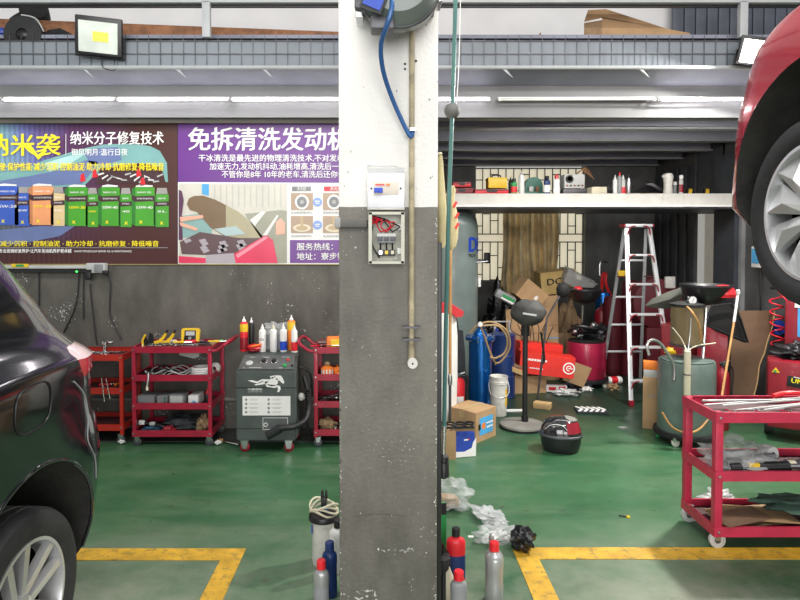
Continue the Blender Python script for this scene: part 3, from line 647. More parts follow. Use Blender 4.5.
def bottle(loc, label, body, cap, r=.04, h=.24, sy=.65, rz=0, lab_m=None, txt=None, grp=None, handle=False, name='oil_bottle', cat='bottle', caph=.03, capr=.02):
    t = thing(name, label, cat, loc, rz, grp)
    b = MB(); b.lathe([(0, .003), (r * .9, 0), (r, .01), (r * 1.0, h * .30), (r * .97, h * .34), (r * .97, h * .60), (r, h * .64), (r, h * .77), (r * .95, h * .82), (r * .78, h * .86), (capr * .95, h * .89), (capr * .85, h * .9), (capr * .8, h), (0, h)], body, seg=28, sy=sy)
    if handle:
        b.tube([(r * .55, 0, h * .8), (r * .95, 0, h * .9), (r * 1.25, 0, h * .78), (r * 1.2, 0, h * .55), (r * .9, 0, h * .45)], .011, body)
    b.build('bottle_body', t)
    MB().lathe([(0, h * .905), (capr, h * .905), (capr * 1.12, h * .91), (capr * 1.06, h * .93 + caph), (capr * .9, h * .93 + caph + .004), (0, h * .93 + caph + .005)], cap, seg=20).build('cap', t)
    if lab_m:
        b = MB(); b.lathe([(r * 1.002, h * .12), (r * 1.012, h * .13), (r * 1.012, h * .55), (r * 1.002, h * .56)], lab_m, seg=20, sy=sy, a0=195, a1=345)
        if txt: b.text(txt, -r * .6, h * .32, h * .12, 'wink', y=-r * sy * 1.02, w=r * 1.2, bold=.02)
        b.build('label_print', t)
    return t
def crumple(name, label, cat, c, d, m, seed, jit=.35, rot=0, grp=None, extra=None, freq=2.5):
    b = MB(); b.ball((0, 0, 0), d, m, 28, 18, jit, seed, freq=freq)
    for v in b.bm.verts: v.co.z = max(v.co.z + d[2] * .42, .002)
    if extra: extra(b)
    return single(b, name, label, cat, c, rot, grp, sharp=60)
def carton(label, loc, size, rot=0, m='card', name='cardboard_box', cat='box', open_=False, prt=None, grp=None, tape=True, flaps=True):
    t = thing(name, label, cat, loc, rot, grp); w, d, h = size; th = .004
    b = MB()
    b.box((0, 0, th / 2), (w, d, th), m).box((0, -d / 2, h / 2), (w, th, h), m).box((0, d / 2, h / 2), (w, th, h), m).box((-w / 2, 0, h / 2), (th, d, h), m).box((w / 2, 0, h / 2), (th, d, h), m)
    b.build('carton_body', t)
    if open_:
        for s, ax in ((-1, 'y'), (1, 'y')):
            MB().box((0, s * (d / 2 + d * .17), h + .01), (w, d * .36, th), m, rot=(R(s * -15 if 0 else s * 8), 0, 0)).build('flap', t)
    else:
        for s in (-1, 1): MB().box((0, s * d / 4, h + .003), (w, d / 2 - .003, th), m, rot=(R(-s * 1.2), 0, 0)).build('flap', t)
        if tape: MB().box((0, 0, h + .0075), (w * .995, .05, .001), 'tape').box((-w / 2 - .003, 0, h * .88), (.001, .05, h * .24), 'tape').box((w / 2 + .003, 0, h * .88), (.001, .05, h * .24), 'tape').build('tape', t)
    if prt:
        b = MB(); prt(b, w, d, h); lab_ = b.build('print', t)
    return t

# ================================================================ THINGS ON THE CARTS
def on(px, Y, z):   # a point above height z seen at column px
    x = (px - CX) / F * Y
    return (x, Y, z)
T1, T2, T3 = .76, .835, .835
# cart 1 (vermilion)
def tz(top, rail=.052): return top - rail + .011
t = thing('air_tool', 'chrome air tool standing on the vermilion cart', 'air tool', on(104, 5.15, tz(.76)), .3)
MB().lathe([(0, 0), (.03, 0), (.03, .02), (.018, .03), (.018, .10), (.028, .105), (.028, .13), (0, .14)], 'chrome').build('body', t)
MB().rod((-.02, 0, .11), (.06, 0, .12), .007, 'chrome').build('trigger', t); MB().rod((0, 0, .01), (-.12, -.02, .05), .012, 'steel').build('hose_tail', t)
single(MB().lathe([(.018, 0), (.038, 0), (.042, .03), (.03, .045), (.012, .05), (0, .05)], 'lgrey'), 'funnel_cup', 'small grey cup on the vermilion cart beside the chrome air tool', 'cup', on(83, 5.12, tz(.76)))
for i, (px, rz, s_) in enumerate(((92, .1, 'steel wrench lying along the front of the vermilion cart'), (100, -.2, 'steel wrench under the chrome air tool'), (110, .05, 'steel wrench near the corner post of the vermilion cart'))):
    wrench(on(px, 5.06 + .03 * i, .762 if i != 9 else 0), rz, s_)
for i, px in enumerate((101.5, 106)):
    a = P(px, 378 + i, 4.985); b_ = P(px + (4 if i else 3), 401 - 3 * i, 4.985)
    single(MB().rod((a.x, a.y, a.z), (b_.x, b_.y - .0, b_.z), .005, 'chrome').lathe([(0, -.008), (.008, -.006), (.008, .006), (0, .008)], 'chrome', b_, seg=10), 'chrome_rod', ['longer chrome rod hooked over the middle tray of the vermilion cart', 'shorter chrome rod hooked over the middle tray of the vermilion cart'][i], 'rod')
for i, (px, z, rz, l_) in enumerate(((92, .442, .1, 'wrench lying at the open end of the middle vermilion tray'), (110, .442, -.2, 'wrench lying in the middle vermilion tray behind the chrome rods'), (95, .092, .2, 'wrench lying in the bottom vermilion tray near the car'), (108, .092, -.35, 'wrench lying across the bottom vermilion tray'))):
    wrench(on(px, 5.15, z), rz, l_, .2, m='steel' if i < 2 else 'dsteel')
for i, px in enumerate((97, 113)):
    screwdriver(on(px, 5.22, .452), .3 + i, ['red', 'orange'][i], ['red handled screwdriver in the middle vermilion tray', 'orange handled screwdriver in the middle vermilion tray'][i])
socketbit(on(98, 5.1, .09), 'socket in the bottom vermilion tray', .02, .04)
# cart 2 top
zt2 = tz(.835)
# yellow and black clamp pliers
def clampt(px, label, tilt, flip=1):
    t = thing('spring_clamp', label, 'clamp', on(px, 5.06, zt2 + .052), (0, 0, .1), 'yellow clamps on the crimson cart')
    MB().prism([(-.05, -.01), (.02, 0), (.06, .05), (.075, .085), (.06, .09), (.03, .05), (.0, .025), (-.05, .01)], .016, 'yellow').build('jaw', t)
    MB().prism([(-.06, -.015), (.03, .0), (.04, .012), (-.055, 0)], .018, 'yellow', Matrix.Translation((0, .002, .0))).build('jaw', t)
    MB().prism([(.055, .08), (.075, .08), (.085, .105), (.07, .112)], .018, 'black').build('grip', t)
    return t
clampt(157, 'yellow clamp with black tip lying near the corner of the crimson cart', 0); clampt(165, 'yellow clamp with black tip leaning in the middle of the crimson cart', 0)
t = thing('cutting_pliers', 'black and yellow cutter standing on the corner of the crimson cart', 'cutter', on(147, 5.05, zt2))
MB().prism([(-.045, 0), (.05, 0), (.05, .05), (.03, .13), (.012, .14), (-.005, .05), (-.03, .12), (-.045, .11), (-.05, .04)], .025, 'black').build('body', t)
MB().tube([(-.03, -.006, .02), (-.045, -.006, .07), (-.02, -.006, .125)], .009, 'yellow').build('stripe', t)
t = thing('multimeter', 'yellow edged multimeter standing at the back of the crimson cart', 'multimeter', on(189, 5.15, zt2 + .052), (R(-12), 0, 0))
MB().prism([(-.075, 0), (-.055, 0), (-.05, .05), (.05, .05), (.055, 0), (.075, 0), (.078, .10), (.065, .115), (-.065, .115), (-.078, .10)], .03, 'yellow').build('holster', t)
MB().box((0, .012, .055), (.105, .026, .085), 'black', bev=.006).build('case', t)
MB().box((0, -.003, .068), (.075, .004, .034), 'lgrey').build('display', t)
MB().lathe([(0, -.006), (.014, -.006), (.014, 0)], 'grey', (0, 0, .028), 'Y', 16).build('dial', t)
tools = [(153, .15), (161, -.1), (171, .4), (178, -.3), (186, .1), (196, .25), (203, -.2), (181, .7)]
words_ = ['beside the cutter', 'behind the clamps', 'in front of the clamps', 'at the middle front edge', 'under the multimeter', 'beside the multimeter', 'by the handle end', 'across the middle']
for i, (px, rz) in enumerate(tools): wrench(on(px, 5.0 + .035 * (i % 4), .838 + .004 * (i % 3)), rz, 'wrench on top of the crimson cart ' + words_[i], .18, m=['chrome', 'steel', 'dsteel'][i % 3], tilt=.03)
for i, (px, rz, m_, w_) in enumerate(((172, .1, 'yellow', 'yellow'), (207, .2, 'yellow', 'yellow and thick'), (212, .3, 'green', 'green'), (199, -.3, 'black', 'black'), (184, .5, 'red', 'red'), (176, 2.9, 'white', 'white'))):
    screwdriver(on(px, 5.08 + .03 * (i % 3), .850), rz, m_, 'screwdriver with %s handle on top of the crimson cart' % w_, .16)
single(MB().prism([(0, 0), (.16, 0), (.15, -.045), (.11, -.06), (-.02, -.03)], .12, 'lgrey'), 'paper_pouch', 'pale pouch hanging under the top tray of the crimson cart', 'pouch', on(180, 5.06, .775))
z = tz(.60)
b = MB()
for k in range(5): b.tube([(.10 * math.cos(a) * (1 - .07 * k) + .02 * k, .07 * math.sin(a), .012 + .010 * k + .02 * math.sin(a * 2 + k)) for a in [j * math.pi / 6 for j in range(12)]], .006, 'lgrey' if k % 2 else 'black', closed=True, smooth=1)
single(b, 'coiled_cable', 'loosely coiled cable at the clamp side of the crimson cart', 'cable', on(153, 5.12, z))
b = MB()
for k in range(4): b.tube([(.13 * math.cos(a) + .01 * k, .08 * math.sin(a) * (1 - .1 * k), .01 + .012 * k + .025 * math.sin(a * 3 + k)) for a in [j * math.pi / 6 for j in range(12)]], .005, 'lgrey', closed=True, smooth=1)
single(b, 'coiled_cable', 'flat coiled white cable in the middle of the crimson cart shelf', 'cable', on(176, 5.15, z))
t = thing('hose_ring', 'white ring shaped hose coil on the crimson cart shelf', 'hose coil', on(201, 5.12, z))
b = MB()
for k in range(4): b.lathe([(.078, 0), (.088, .004), (.09, .012), (.082, .02), (.07, .016), (.07, .004), (.078, 0)], 'white', (0, 0, .018 * k + .002), seg=24)
b.build('coil', t)
single(MB().lathe([(.02, 0), (.045, .004), (.05, .035), (.045, .06), (.022, .064), (.02, 0)], 'dwhite', axis='Y', c=(0, 0, .05)), 'tape_roll', 'tape roll standing beside the white hose ring', 'tape roll', on(213, 5.14, z + .001))
b = MB().tube([(0, -.02, .02), (.005, -.11, .035), (.008, -.13, -.02), (.0, -.135, -.075)], .008, 'steel').lathe([(0, -.03), (.011, -.02), (.008, .01), (0, .02)], 'cream', (0, -.135, -.085))
single(b, 'hanging_nozzle', 'small brass nozzle hanging over the upper shelf of the crimson cart', 'nozzle', (on(152, 5.05, 0)[0], 5.05, z + .028))
z = tz(.365)
for i, (px, w, h, m_, l_) in enumerate(((148, .14, .075, 'grey', 'grey clear bin at the clamp end of the crimson cart'), (164, .085, .075, 'clear', 'narrow clear bin beside the grey bin'), (178, .11, .085, 'lgrey', 'pale plastic bin full of parts in the middle of the cart'), (195, .085, .085, 'white', 'white carton with blue print beside the bins'))):
    t = thing('parts_bin', l_, 'bin', on(px, 5.1, z), 0, 'bins on the crimson cart')
    b = MB(); b.box((0, 0, h / 2), (w, .16, h), m_, bev=.006, taper=1.0); b.build('bin_body', t)
    if i < 3: MB().box((0, 0, h + .002), (w * 1.05, .165, .008), 'grey', bev=.003).build('lid', t)
    if i == 3: MB().prism([(-.035, .005), (.035, .005), (.03, .03), (.0, .045), (-.02, .02)], .001, 'skyblue', Matrix.Translation((0, -.0815, 0))).build('print', t)
    if i == 1: MB().box((.025, -.0815, h / 2), (.012, .002, h), 'teal').build('stripe', t)
can(on(206, 5.08, z), 'small dark can with red cap at the end of the bins', 'black', 'red', r=.022, h=.07)
z = tz(.135)
crumple('folded_cloth', 'dark folded cloth on the bottom tray of the crimson cart', 'cloth', on(183, 5.12, z), (.30, .22, .13), 'dcloth', 3, .25)
crumple('folded_cloth', 'blue rag on the bottom tray of the crimson cart', 'cloth', on(152, 5.08, z), (.18, .12, .05), 'bcloth', 5, .3)
crumple('work_glove', 'rust coloured rag hanging over the bottom tray edge', 'rag', on(167, 5.0, z + .0), (.10, .08, .07), 'redd', 8, .3)
crumple('work_glove', 'greenish rag at the end of the bottom tray', 'rag', on(202, 5.08, z), (.10, .1, .13), 'cardd', 9, .4)
single(MB().tube([(-.14, 0, .07), (-.05, 0, .06), (0, -.01, .055), (.09, 0, .02), (.16, 0, .012)], .012, 'black').box((-.15, 0, .075), (.05, .03, .04), 'white', bev=.01).box((-.06, 0, .065), (.05, .03, .03), 'lgrey', bev=.01), 'air_gun', 'black air gun with white fittings on the bottom tray', 'air gun', on(158, 5.05, z + .005))

# cart 3 (behind pillar)
z = tz(.835)
t = thing('drink_bottle', 'brown tinted bottle lying on the cart beside the pillar', 'bottle', on(326, 5.1, z + .05), (0, R(90), 0))
MB().lathe([(0, -.07), (.035, -.065), (.038, .05), (.02, .075), (.012, .09), (0, .09)], mat('brown_glass', (.10, .03, .02), .1)).build('bottle_body', t)
MB().lathe([(.014, .088), (.016, .105), (0, .106)], 'red').build('cap', t)
t = thing('orange_packet', 'orange and yellow packet on the cart beside the pillar', 'packet', on(334, 5.03, z), .1)
MB().box((0, 0, .06), (.13, .07, .11), 'orange', bev=.018).build('packet_body', t); MB().box((.01, -.037, .062), (.08, .003, .07), 'yellow', bev=.002).build('print', t)
wrench(on(322, 5.0, .84), .4, 'red painted wrench on the cart beside the pillar', .17, m='red'); wrench(on(332, 4.99, .84), -.1, 'bright wrench on the cart beside the pillar', .17)
z = tz(.61)
t = thing('oil_filter', 'orange filter with white stripes on the shelf beside the pillar', 'filter', on(327, 5.0, z))
b = MB(); b.lathe([(0, 0), (.03, 0), (.05, .02), (.055, .075), (.04, .09), (.02, .1), (0, .1)], 'orange')
for k in range(5): b.box((.052 * math.sin(k * .5 - 1), -.053 * math.cos(k * .5 - 1), .05), (.012, .004, .05), 'white', rot=(0, 0, k * .5 - 1))
b.build('filter_body', t); MB().ball((0, 0, .115), (.05, .05, .04), 'cardd').build('top_nut', t)
crumple('rag', 'orange rag beside the striped filter', 'rag', on(337, 5.05, z), (.08, .08, .09), 'orange', 4, .3)
z = tz(.385)
for i in range(6): wrench(on(319 + 3.6 * i, 5.0 + .04 * (i % 3), z + .012 + .012 * i), .9 - .5 * (i % 4), 'steel tool in the jumbled heap on the shelf beside the pillar', .16, m=['steel', 'chrome', 'dsteel'][i % 3], tilt=-.25 * (i % 2), grp='jumbled steel tools')
z = tz(.15)
crumple('greasy_part', 'greasy casting on the bottom tray beside the pillar', 'engine part', on(327, 5.05, z), (.14, .14, .11), 'cardd', 12, .3)
socketbit(on(335, 4.97, z), 'large steel socket on the bottom tray beside the pillar', .03, .06)

# ================================================================ CLEANING MACHINE
mx0, mx1 = P(236, 400, 4.8).x, P(296, 400, 4.8).x; mw = mx1 - mx0; zb = P(260, 441, 4.8).z; zf = P(260, 371, 4.8).z; zt = P(260, 353, 5.02).z; zm = P(260, 387, 4.8).z
t = thing('cleaning_machine', 'grey wheeled cleaning machine with white running horse emblem', 'machine', ((mx0 + mx1) / 2, 4.8, 0)); hw = mw / 2
b = MB(); b._put([(-hw, 0, zb), (hw, 0, zb), (hw, 0, zf), (-hw, 0, zf), (-hw * .93, .22, zt), (hw * .93, .22, zt), (-hw * .93, .36, zt), (hw * .93, .36, zt), (-hw, .38, zb), (hw, .38, zb)],
    [(0, 1, 2, 3), (4, 5, 7, 6), (6, 7, 9, 8), (8, 9, 1, 0), (0, 3, 4, 6, 8), (1, 9, 7, 5, 2), (3, 2, 5, 4)], 'machine')
bmesh.ops.bevel(b.bm, geom=b.bm.edges[:], offset=.012, segments=2, affect='EDGES'); b.build('cabinet', t)
MB().box((0, .0, zm - .006), (mw, .006, .006), 'black').box((0, .0, zb + .10), (mw, .004, .004), 'black').build('seam', t)
ang = math.atan2(zt - zf, .22)
mtx = Matrix.Translation((0, -.001, zf + .006)) @ Matrix.Rotation(ang - R(90), 4, 'X')    # control panel frame: XZ plane
pn = MB(); pn.prism([(-hw * .92, .01), (hw * .92, .01), (hw * .87, .20), (-hw * .87, .20)], -.004, 'machpanel', mtx); pn = pn.build('control_panel', t)
def onp(x, z): return mtx @ Vector((x, -.006, z))
def knob(x, z, r, m, nm, h=.016):
    b = MB(); b.lathe([(0, -h), (r * .8, -h), (r, -h * .5), (r, 0)], m, (x, -.004, z), 'Y', 18, mtx=mtx); b.build(nm, t)
knob(-hw * .62, .09, .030, 'lgrey', 'gauge', .006); knob(-hw * .14, .11, .022, 'black', 'knob', .022); knob(hw * .2, .11, .022, 'black', 'knob', .022)
knob(-hw * .14, .11, .028, 'chrome', 'knob_ring', .004); knob(hw * .2, .11, .028, 'chrome', 'knob_ring', .004); knob(hw * .6, .05, .017, 'green', 'green_button', .014); knob(hw * .66, .13, .012, 'red', 'indicator', .008); knob(hw * .84, .05, .010, 'black', 'switch', .012)
b = MB(); [b.prism([(x0_, z0_), (x0_ + w_, z0_), (x0_ + w_, z0_ + .006), (x0_, z0_ + .006)], -.001, 'lgrey', mtx @ Matrix.Translation((0, -.005, 0))) for x0_, z0_, w_ in ((-.19, .024, .012), (-.14, .024, .10), (-.16, .165, .04), (-.05, .165, .05), (.10, .165, .07), (.10, .022, .03))]; b.build('panel_print', t)
def mpx(px, py): v = P(px, py, 4.8); return (v.x - (mx0 + mx1) / 2, v.z)
def zz(pts): return [mpx(225 + x / 6.667, 370 + y / 6.667) for x, y in pts]
b = MB()
horse = [[(330, 40), (350, 34), (372, 36), (384, 52), (397, 80), (390, 92), (378, 84), (366, 72), (345, 66)],
 [(318, 44), (352, 58), (354, 85), (338, 104), (310, 108), (285, 100), (262, 84), (290, 68), (305, 58)], [(298, 42), (342, 33), (332, 50), (312, 58)],
 [(152, 70), (180, 66), (215, 76), (215, 88), (180, 80)], [(215, 76), (250, 60), (300, 62), (285, 74), (252, 72), (215, 88)], [(195, 95), (235, 86), (262, 72), (290, 80), (270, 92), (236, 98), (205, 102)],
 [(268, 92), (300, 96), (340, 100), (352, 112), (330, 120), (300, 114), (280, 112)], [(340, 98), (368, 106), (372, 126), (354, 130), (350, 116)], [(354, 128), (372, 126), (362, 146), (347, 147)]]
for h_ in horse:
    pts = zz(h_); b._put([(x, -.0042, z) for x, z in pts], [tuple(range(len(pts)))], 'paper')
x0_, z0_ = zz([(152, 134)])[0]; b.text('久霸德和', x0_, z0_, .026, 'paper', y=-.002, w=.115, bold=.02); x0_, z0_ = zz([(155, 148)])[0]; b.text('JIUBADEHE', x0_, z0_, .014, 'lgrey', y=-.002, w=.11)
b.build('horse_emblem', t, recalc=False)
b = MB(); q = zz([(118, 302), (436, 174)]); b.box(((q[0][0] + q[1][0]) / 2, -.003, (q[0][1] + q[1][1]) / 2), (q[1][0] - q[0][0], .003, q[1][1] - q[0][1]), 'paper')
for cx_ in (142, 292):
    for k in range(4):
        c_ = zz([(cx_, 196 + 28 * k)])[0]; b.lathe([(.004, -.001), (.009, -.001), (.009, 0), (.004, 0), (.004, -.001)], 'ink', (c_[0], -.0055, c_[1]), 'Y', 12)
        for j in range(2): b.box((c_[0] + .062, -.005, c_[1] + .004 - .008 * j), (.08 - .02 * j, .001, .002), 'gyink')
b.build('instruction_plate', t)
b = MB(); q = zz([(254, 396), (418, 318)]); xm, zm2 = (q[0][0] + q[1][0]) / 2, (q[0][1] + q[1][1]) / 2; w2, h2 = q[1][0] - q[0][0], q[1][1] - q[0][1]
b.box((xm, -.002, zm2), (w2, .003, h2), 'machpanel')
for s in (-1, 1): b.box((xm, -.004, zm2 + s * h2 / 2), (w2, .002, .003), 'paper').box((xm + s * w2 / 2, -.004, zm2), (.003, .002, h2), 'paper')
b.lathe([(.012, -.002), (.017, -.002), (.017, 0), (.012, 0), (.012, -.002)], 'paper', (q[0][0] + .022, -.005, zm2 - .008), 'Y', 16); b.build('rating_plate', t)
for s in (-1, 1):
    x = s * hw * .74
    for y in (.03, .33):
        b = MB(); b.prism([(x - .03, zb), (x + .03, zb), (x + .018, .03), (x - .018, .03)], .004, 'steel', Matrix.Translation((0, y - .02, 0))).prism([(x - .03, zb), (x + .03, zb), (x + .018, .03), (x - .018, .03)], .004, 'steel', Matrix.Translation((0, y + .02, 0))).box((x, y + .002, zb), (.06, .06, .006), 'steel')
        c_ = b.build('caster', t); MB().lathe([(0, -.014), (.012, -.014), (.03, -.012), (.04, -.006), (.04, .006), (.03, .012), (0, .014)], 'redd', (x, y + .002, .041), 'Y', 18).build('wheel', c_)
# hoses
b = MB().tube([(hw + .05, .12, .60), (hw + .09, .10, .45), (hw + .09, .04, .30), (hw + .02, -.05, .24), (hw * .5, -.055, .215), (hw * .15, -.055, .17)], .024, 'black', seg=12)
for k in range(9): b.lathe([(.026, -.004), (.028, 0), (.026, .004)], 'blackm', (hw + .088 + .002 * math.sin(k), .07 - .0 * k, .34 + .02 * k), 'Z', 12)
b.rod((hw * .5, -.055, .215), (hw * .08, -.055, .155), .034, 'black').build('exhaust_hose', t)
MB().tube([(hw * .98, .2, .66), (hw + .09, .2, .6), (hw + .10, .18, .4), (hw + .06, .2, .2), (hw + .1, .22, .02)], .010, 'black').build('hose', t)
MB().ball((hw + .03, .1, .43), (.06, .05, .06), 'dwhite', jit=.2).build('valve', t)
# cans on the machine
zt_ = zt + .001
cl = [(243.5, 5.1, dict(body='red', cap='white', r=.034, h=.235, band='redd', band2='yellow', label='tall red spray can with yellow top at the end of the row')),
      (251, 5.16, dict(body='black', cap='white', r=.024, h=.22, label='slim dark can with white cap behind the red and yellow can')),
      (262, 5.08, dict(body='paper', cap='white', r=.030, h=.175, label='white spray can with black circle mark beside the red cap', txt='O')),
      (273, 5.08, dict(body='white', cap='cream', r=.030, h=.175, label='white spray can with grey lettering in the middle of the row')),
      (283, 5.09, dict(body='white', cap='white', r=.030, h=.175, band='bink', label='white and blue spray can')),
      (291, 5.17, dict(body='orange', cap='white', r=.034, h=.24, band2='yellow', label='tall orange spray can with yellow top at the back')),
      (294, 5.05, dict(body='paper', cap='white', r=.026, h=.175, band='red', label='slim white spray can with red bottom band'))]
for px, Y, d in cl: can(on(px, Y, zt_), d.pop('label'), grp='spray cans on the cleaning machine', **d)
b = MB(); b.ball((0, 0, .045), (.12, .10, .05), 'red', jit=.15, seed=3).ball((-.005, .0, .02), (.11, .1, .04), 'redd', jit=.1); b.tube([(-.05, 0, .045), (0, -.05, .06), (.06, -.01, .07)], .008, 'orange')
single(b, 'red_funnel_cap', 'crumpled red plastic cap in front of the spray cans', 'cap', on(254, 5.05, zt_))
crumple('plastic_bag', 'clear plastic bag behind the spray cans', 'bag', on(278, 5.19, zt + .13), (.2, .05, .12), 'bagc', 21, .4)
single(MB().box((0, 0, .05), (.2, .06, .26), 'grey', bev=.01).box((0, 0, .06), (.2, .1, .02), 'grey'), 'holder_rack', 'grey holder behind the spray cans', 'holder', on(274, 5.19, zt - .04 + .0))
# wrench handle left of the machine on floor
t = thing('steel_bar', 'steel bar with wooden end lying on the floor before the machine', 'bar', (0, 0, 0))
a = G(223, 443); b_ = G(239, 447)
MB().rod((a.x, a.y, .02), (b_.x, b_.y, .02), .012, 'chrome').build('shaft', t); MB().rod((a.x - .03, a.y + .01, .02), (a.x, a.y, .02), .016, 'bamboo').build('grip', t)
for i, px in enumerate((122, 218)):
    g = G(px, 444 if i == 0 else 445); crumple('floor_scrap', ['white paper scrap on the floor under the vermilion cart', 'pale scrap on the floor beside the crimson cart wheel'][i], 'scrap', (g.x, g.y, .008), (.05, .04, .03), 'paper', i + 40, .4)

# ================================================================ WALL SERVICES
a0 = P(-40, 267, 5.36); a1 = P(92, 268, 5.36)
b = MB().box(((a0.x + a1.x) / 2, 5.385, a0.z), (a1.x - a0.x, .05, .03), 'lgrey', bev=.004).box(((a0.x + a1.x) / 2, 5.37, a0.z - .035), (a1.x - a0.x, .05, .025), 'blackm')
tag(b.build('cable_duct', None), 'grey and black horizontal cable duct under the oil banner', 'cable duct')
t = thing('junction_box', 'grey junction box with green light and dangling cables', 'junction box', P(97, 268, 5.38))
MB().box((0, 0, 0), (.17, .06, .09), 'lgrey', bev=.008).box((.03, -.035, -.0), (.07, .02, .07), 'grey', bev=.004).build('housing', t)
MB().box((-.06, -.035, -.07), (.05, .04, .07), 'black', bev=.01).build('plug', t)
MB().box((.09, -.03, -.04), (.05, .03, .04), 'black', bev=.01).build('adapter', t)
MB().ball((-.16, -.045, -.03), (.02, .012, .014), mat('green_led', (.05, .9, .1), .4, emit=4)).build('green_light', t)
cbs = [[(79, 272), (77, 300), (70, 320), (62, 335)], [(83.5, 272), (83.5, 300), (83.5, 319)], [(90, 284), (92, 305), (95, 330), (97, 345)], [(104, 273), (110, 280), (110, 300), (109.5, 313)], [(109.5, 313), (114, 325), (122, 340)], [(39, 271), (39, 290), (39, 308)]]
o = P(97, 268, 5.38)
for c_ in cbs:
    pts = [P(x, y, 5.40) - o for x, y in c_]; MB().tube(pts, .006, 'black', seg=6).build('cable', t)
b = MB().box((0, 0, 0), (.15, .004, .03), 'yellow').box((.0, -.003, 0), (.07, .003, .02), 'green'); single(b, 'sticker', 'yellow and green sticker on the wall duct under the oil banner', 'sticker', P(20, 265.5, 5.35))
for i, (px, py) in enumerate(((172, 298), (188, 288))):
    pass

# ================================================================ PILLAR THINGS
Yf = PYf
ctr = P(398, -12, Yf - .16)
t = thing('hose_reel', 'grey green retracting hose reel high on the concrete pillar', 'hose reel', ctr)
rr = P(440, 0, Yf - .16).x - ctr.x
MB().lathe([(0, -.10), (.05, -.10), (.12, -.085), (rr * .93, -.05), (rr, -.03), (rr, .03), (rr * .93, .05), (.05, .06), (0, .06)], 'reel', (0, 0, 0), 'Y', 48).build('housing', t)
MB().lathe([(rr * 1.0, -.034), (rr * 1.03, -.03), (rr * 1.03, -.02), (rr * 1.0, -.016)], 'dsteel', (0, 0, 0), 'Y', 48).build('seam_ring', t)
MB().box((-.06, -.02, -rr * .93), (.09, .09, .05), 'dsteel', bev=.01).build('hose_outlet', t)
MB().box((-rr * .92, .06, -.03), (.03, .12, .16), 'steel', bev=.004).build('side_bracket', t)
MB().box((-rr * .87, -.02, -.06), (.05, .04, .06), 'dsteel', bev=.006).build('latch', t)
MB().box((rr * .9, .04, -.02), (.05, .1, .07), 'steel', bev=.006).build('side_bracket', t)
MB().box((0, .13, .02), (.3, .06, .14), 'dsteel').build('back_plate', t)
c_ = P(375, 10, Yf - .30) - ctr; b = MB().box((c_.x, -.105, c_.z + .06), (.07, .01, .08), 'blue', rot=(0, .4, 0)).box((c_.x, -.10, c_.z + .06), (.085, .01, .1), 'black', rot=(0, .4, 0)); b.build('hose_guide', t)
pts = [P(x, y, Y) - ctr for x, y, Y in ((390, -12, 2.26), (392, 6, 2.25), (387, 25, 2.26), (381, 45, 2.32), (383, 70, 2.38), (392, 98, 2.43), (404, 125, 2.455), (411, 137, 2.46), (413, 128, 2.465))]
MB().tube(pts, .0095, 'bluehose', seg=10).build('blue_hose', t)
# conduit with air outlet
t = thing('air_pipe', 'cream air pipe running down the pillar to a round outlet', 'pipe', P(411.5, 345, Yf - .025))
o = Vector(t.location)
pipem = mat('weathered_pipe', (.36, .31, .20), .6, var=.3, scale=9, dirt=.8, dirtc=(.13, .12, .1))
z1_ = P(411, 10, Yf).z - o.z
MB().rod((0, 0, 0), (0, 0, z1_), .0115, pipem).build('pipe', t)
for zz_ in (P(411, 326, Yf).z - o.z, P(411, 338, Yf).z - o.z): MB().box((0, 0, zz_), (.07, .04, .008), 'dsteel').build('clamp', t)
MB().lathe([(0, -.03), (.0045, -.03), (.0045, -.042), (.020, -.042), (.022, -.03), (.018, 0), (.0, .0)], 'dwhite', (.003, -.0, -.07), 'Y', 20).rod((0, 0, -.07), (0, 0, 0), .014, pipem).build('outlet', t)
MB().lathe([(0, -.006), (.007, -.005), (0, 0)], 'black', (.003, -.034, -.07), 'Y', 14).build('outlet_hole', t)
MB().box((.003, .0, z1_ * .64), (.022, .05, .012), 'steel').build('elbow', t)
# breaker box
o = P(386, 192, Yf - .03)
t = thing('breaker_box', 'white breaker box with clear lid on the pillar', 'breaker box', o)
k = (Yf - .03) / F
MB().box((0, 0, 0), (37 * k, .05, 36 * k), 'white', bev=.006).build('housing', t)
MB().box((0, -.027, -10 * k), (36 * k, .01, 13 * k), mat('pale_grey_lid', (.66, .67, .70), .35), bev=.004).build('cover', t)
MB().box((0, -.027, 3 * k), (25 * k, .006, 13 * k), mat('beige_switch', (.62, .56, .48), .4), bev=.002).build('window', t)
b = MB(); b.box((-7.5 * k, -.032, 1 * k), (8.5 * k, .008, 5 * k), 'bink', bev=.002).box((-9 * k, -.037, 0), (2.5 * k, .008, 3 * k), 'bink').box((-5.5 * k, -.037, 0), (2.5 * k, .008, 3 * k), 'bink'); b.build('switch', t)
MB().box((-6 * k, -.031, 6.6 * k), (9 * k, .003, 1.6 * k), 'red').box((2 * k, -.031, 6.6 * k), (4 * k, .003, 2 * k), 'orange').build('marking', t)
for s in (-1, 1): MB().lathe([(0, -.004), (.004, -.003), (.004, 0)], 'ink', (s * 14.5 * k, -.025, 3 * k), 'Y', 10).build('screw', t)
MB().prism([(-17 * k, 18 * k), (17 * k, 18 * k), (19 * k, 24 * k), (-19 * k, 24 * k)], .002, 'clear', Matrix.Translation((0, -.02, 0))).build('lid', t)
MB().tube([(-19 * k, .02, 27 * k), (0, .025, 26.6 * k), (5 * k, .025, 26.8 * k), (12 * k, .025, 25.5 * k), (18.5 * k, .02, 20 * k)], .002, 'lgrey', seg=6).build('wire', t)
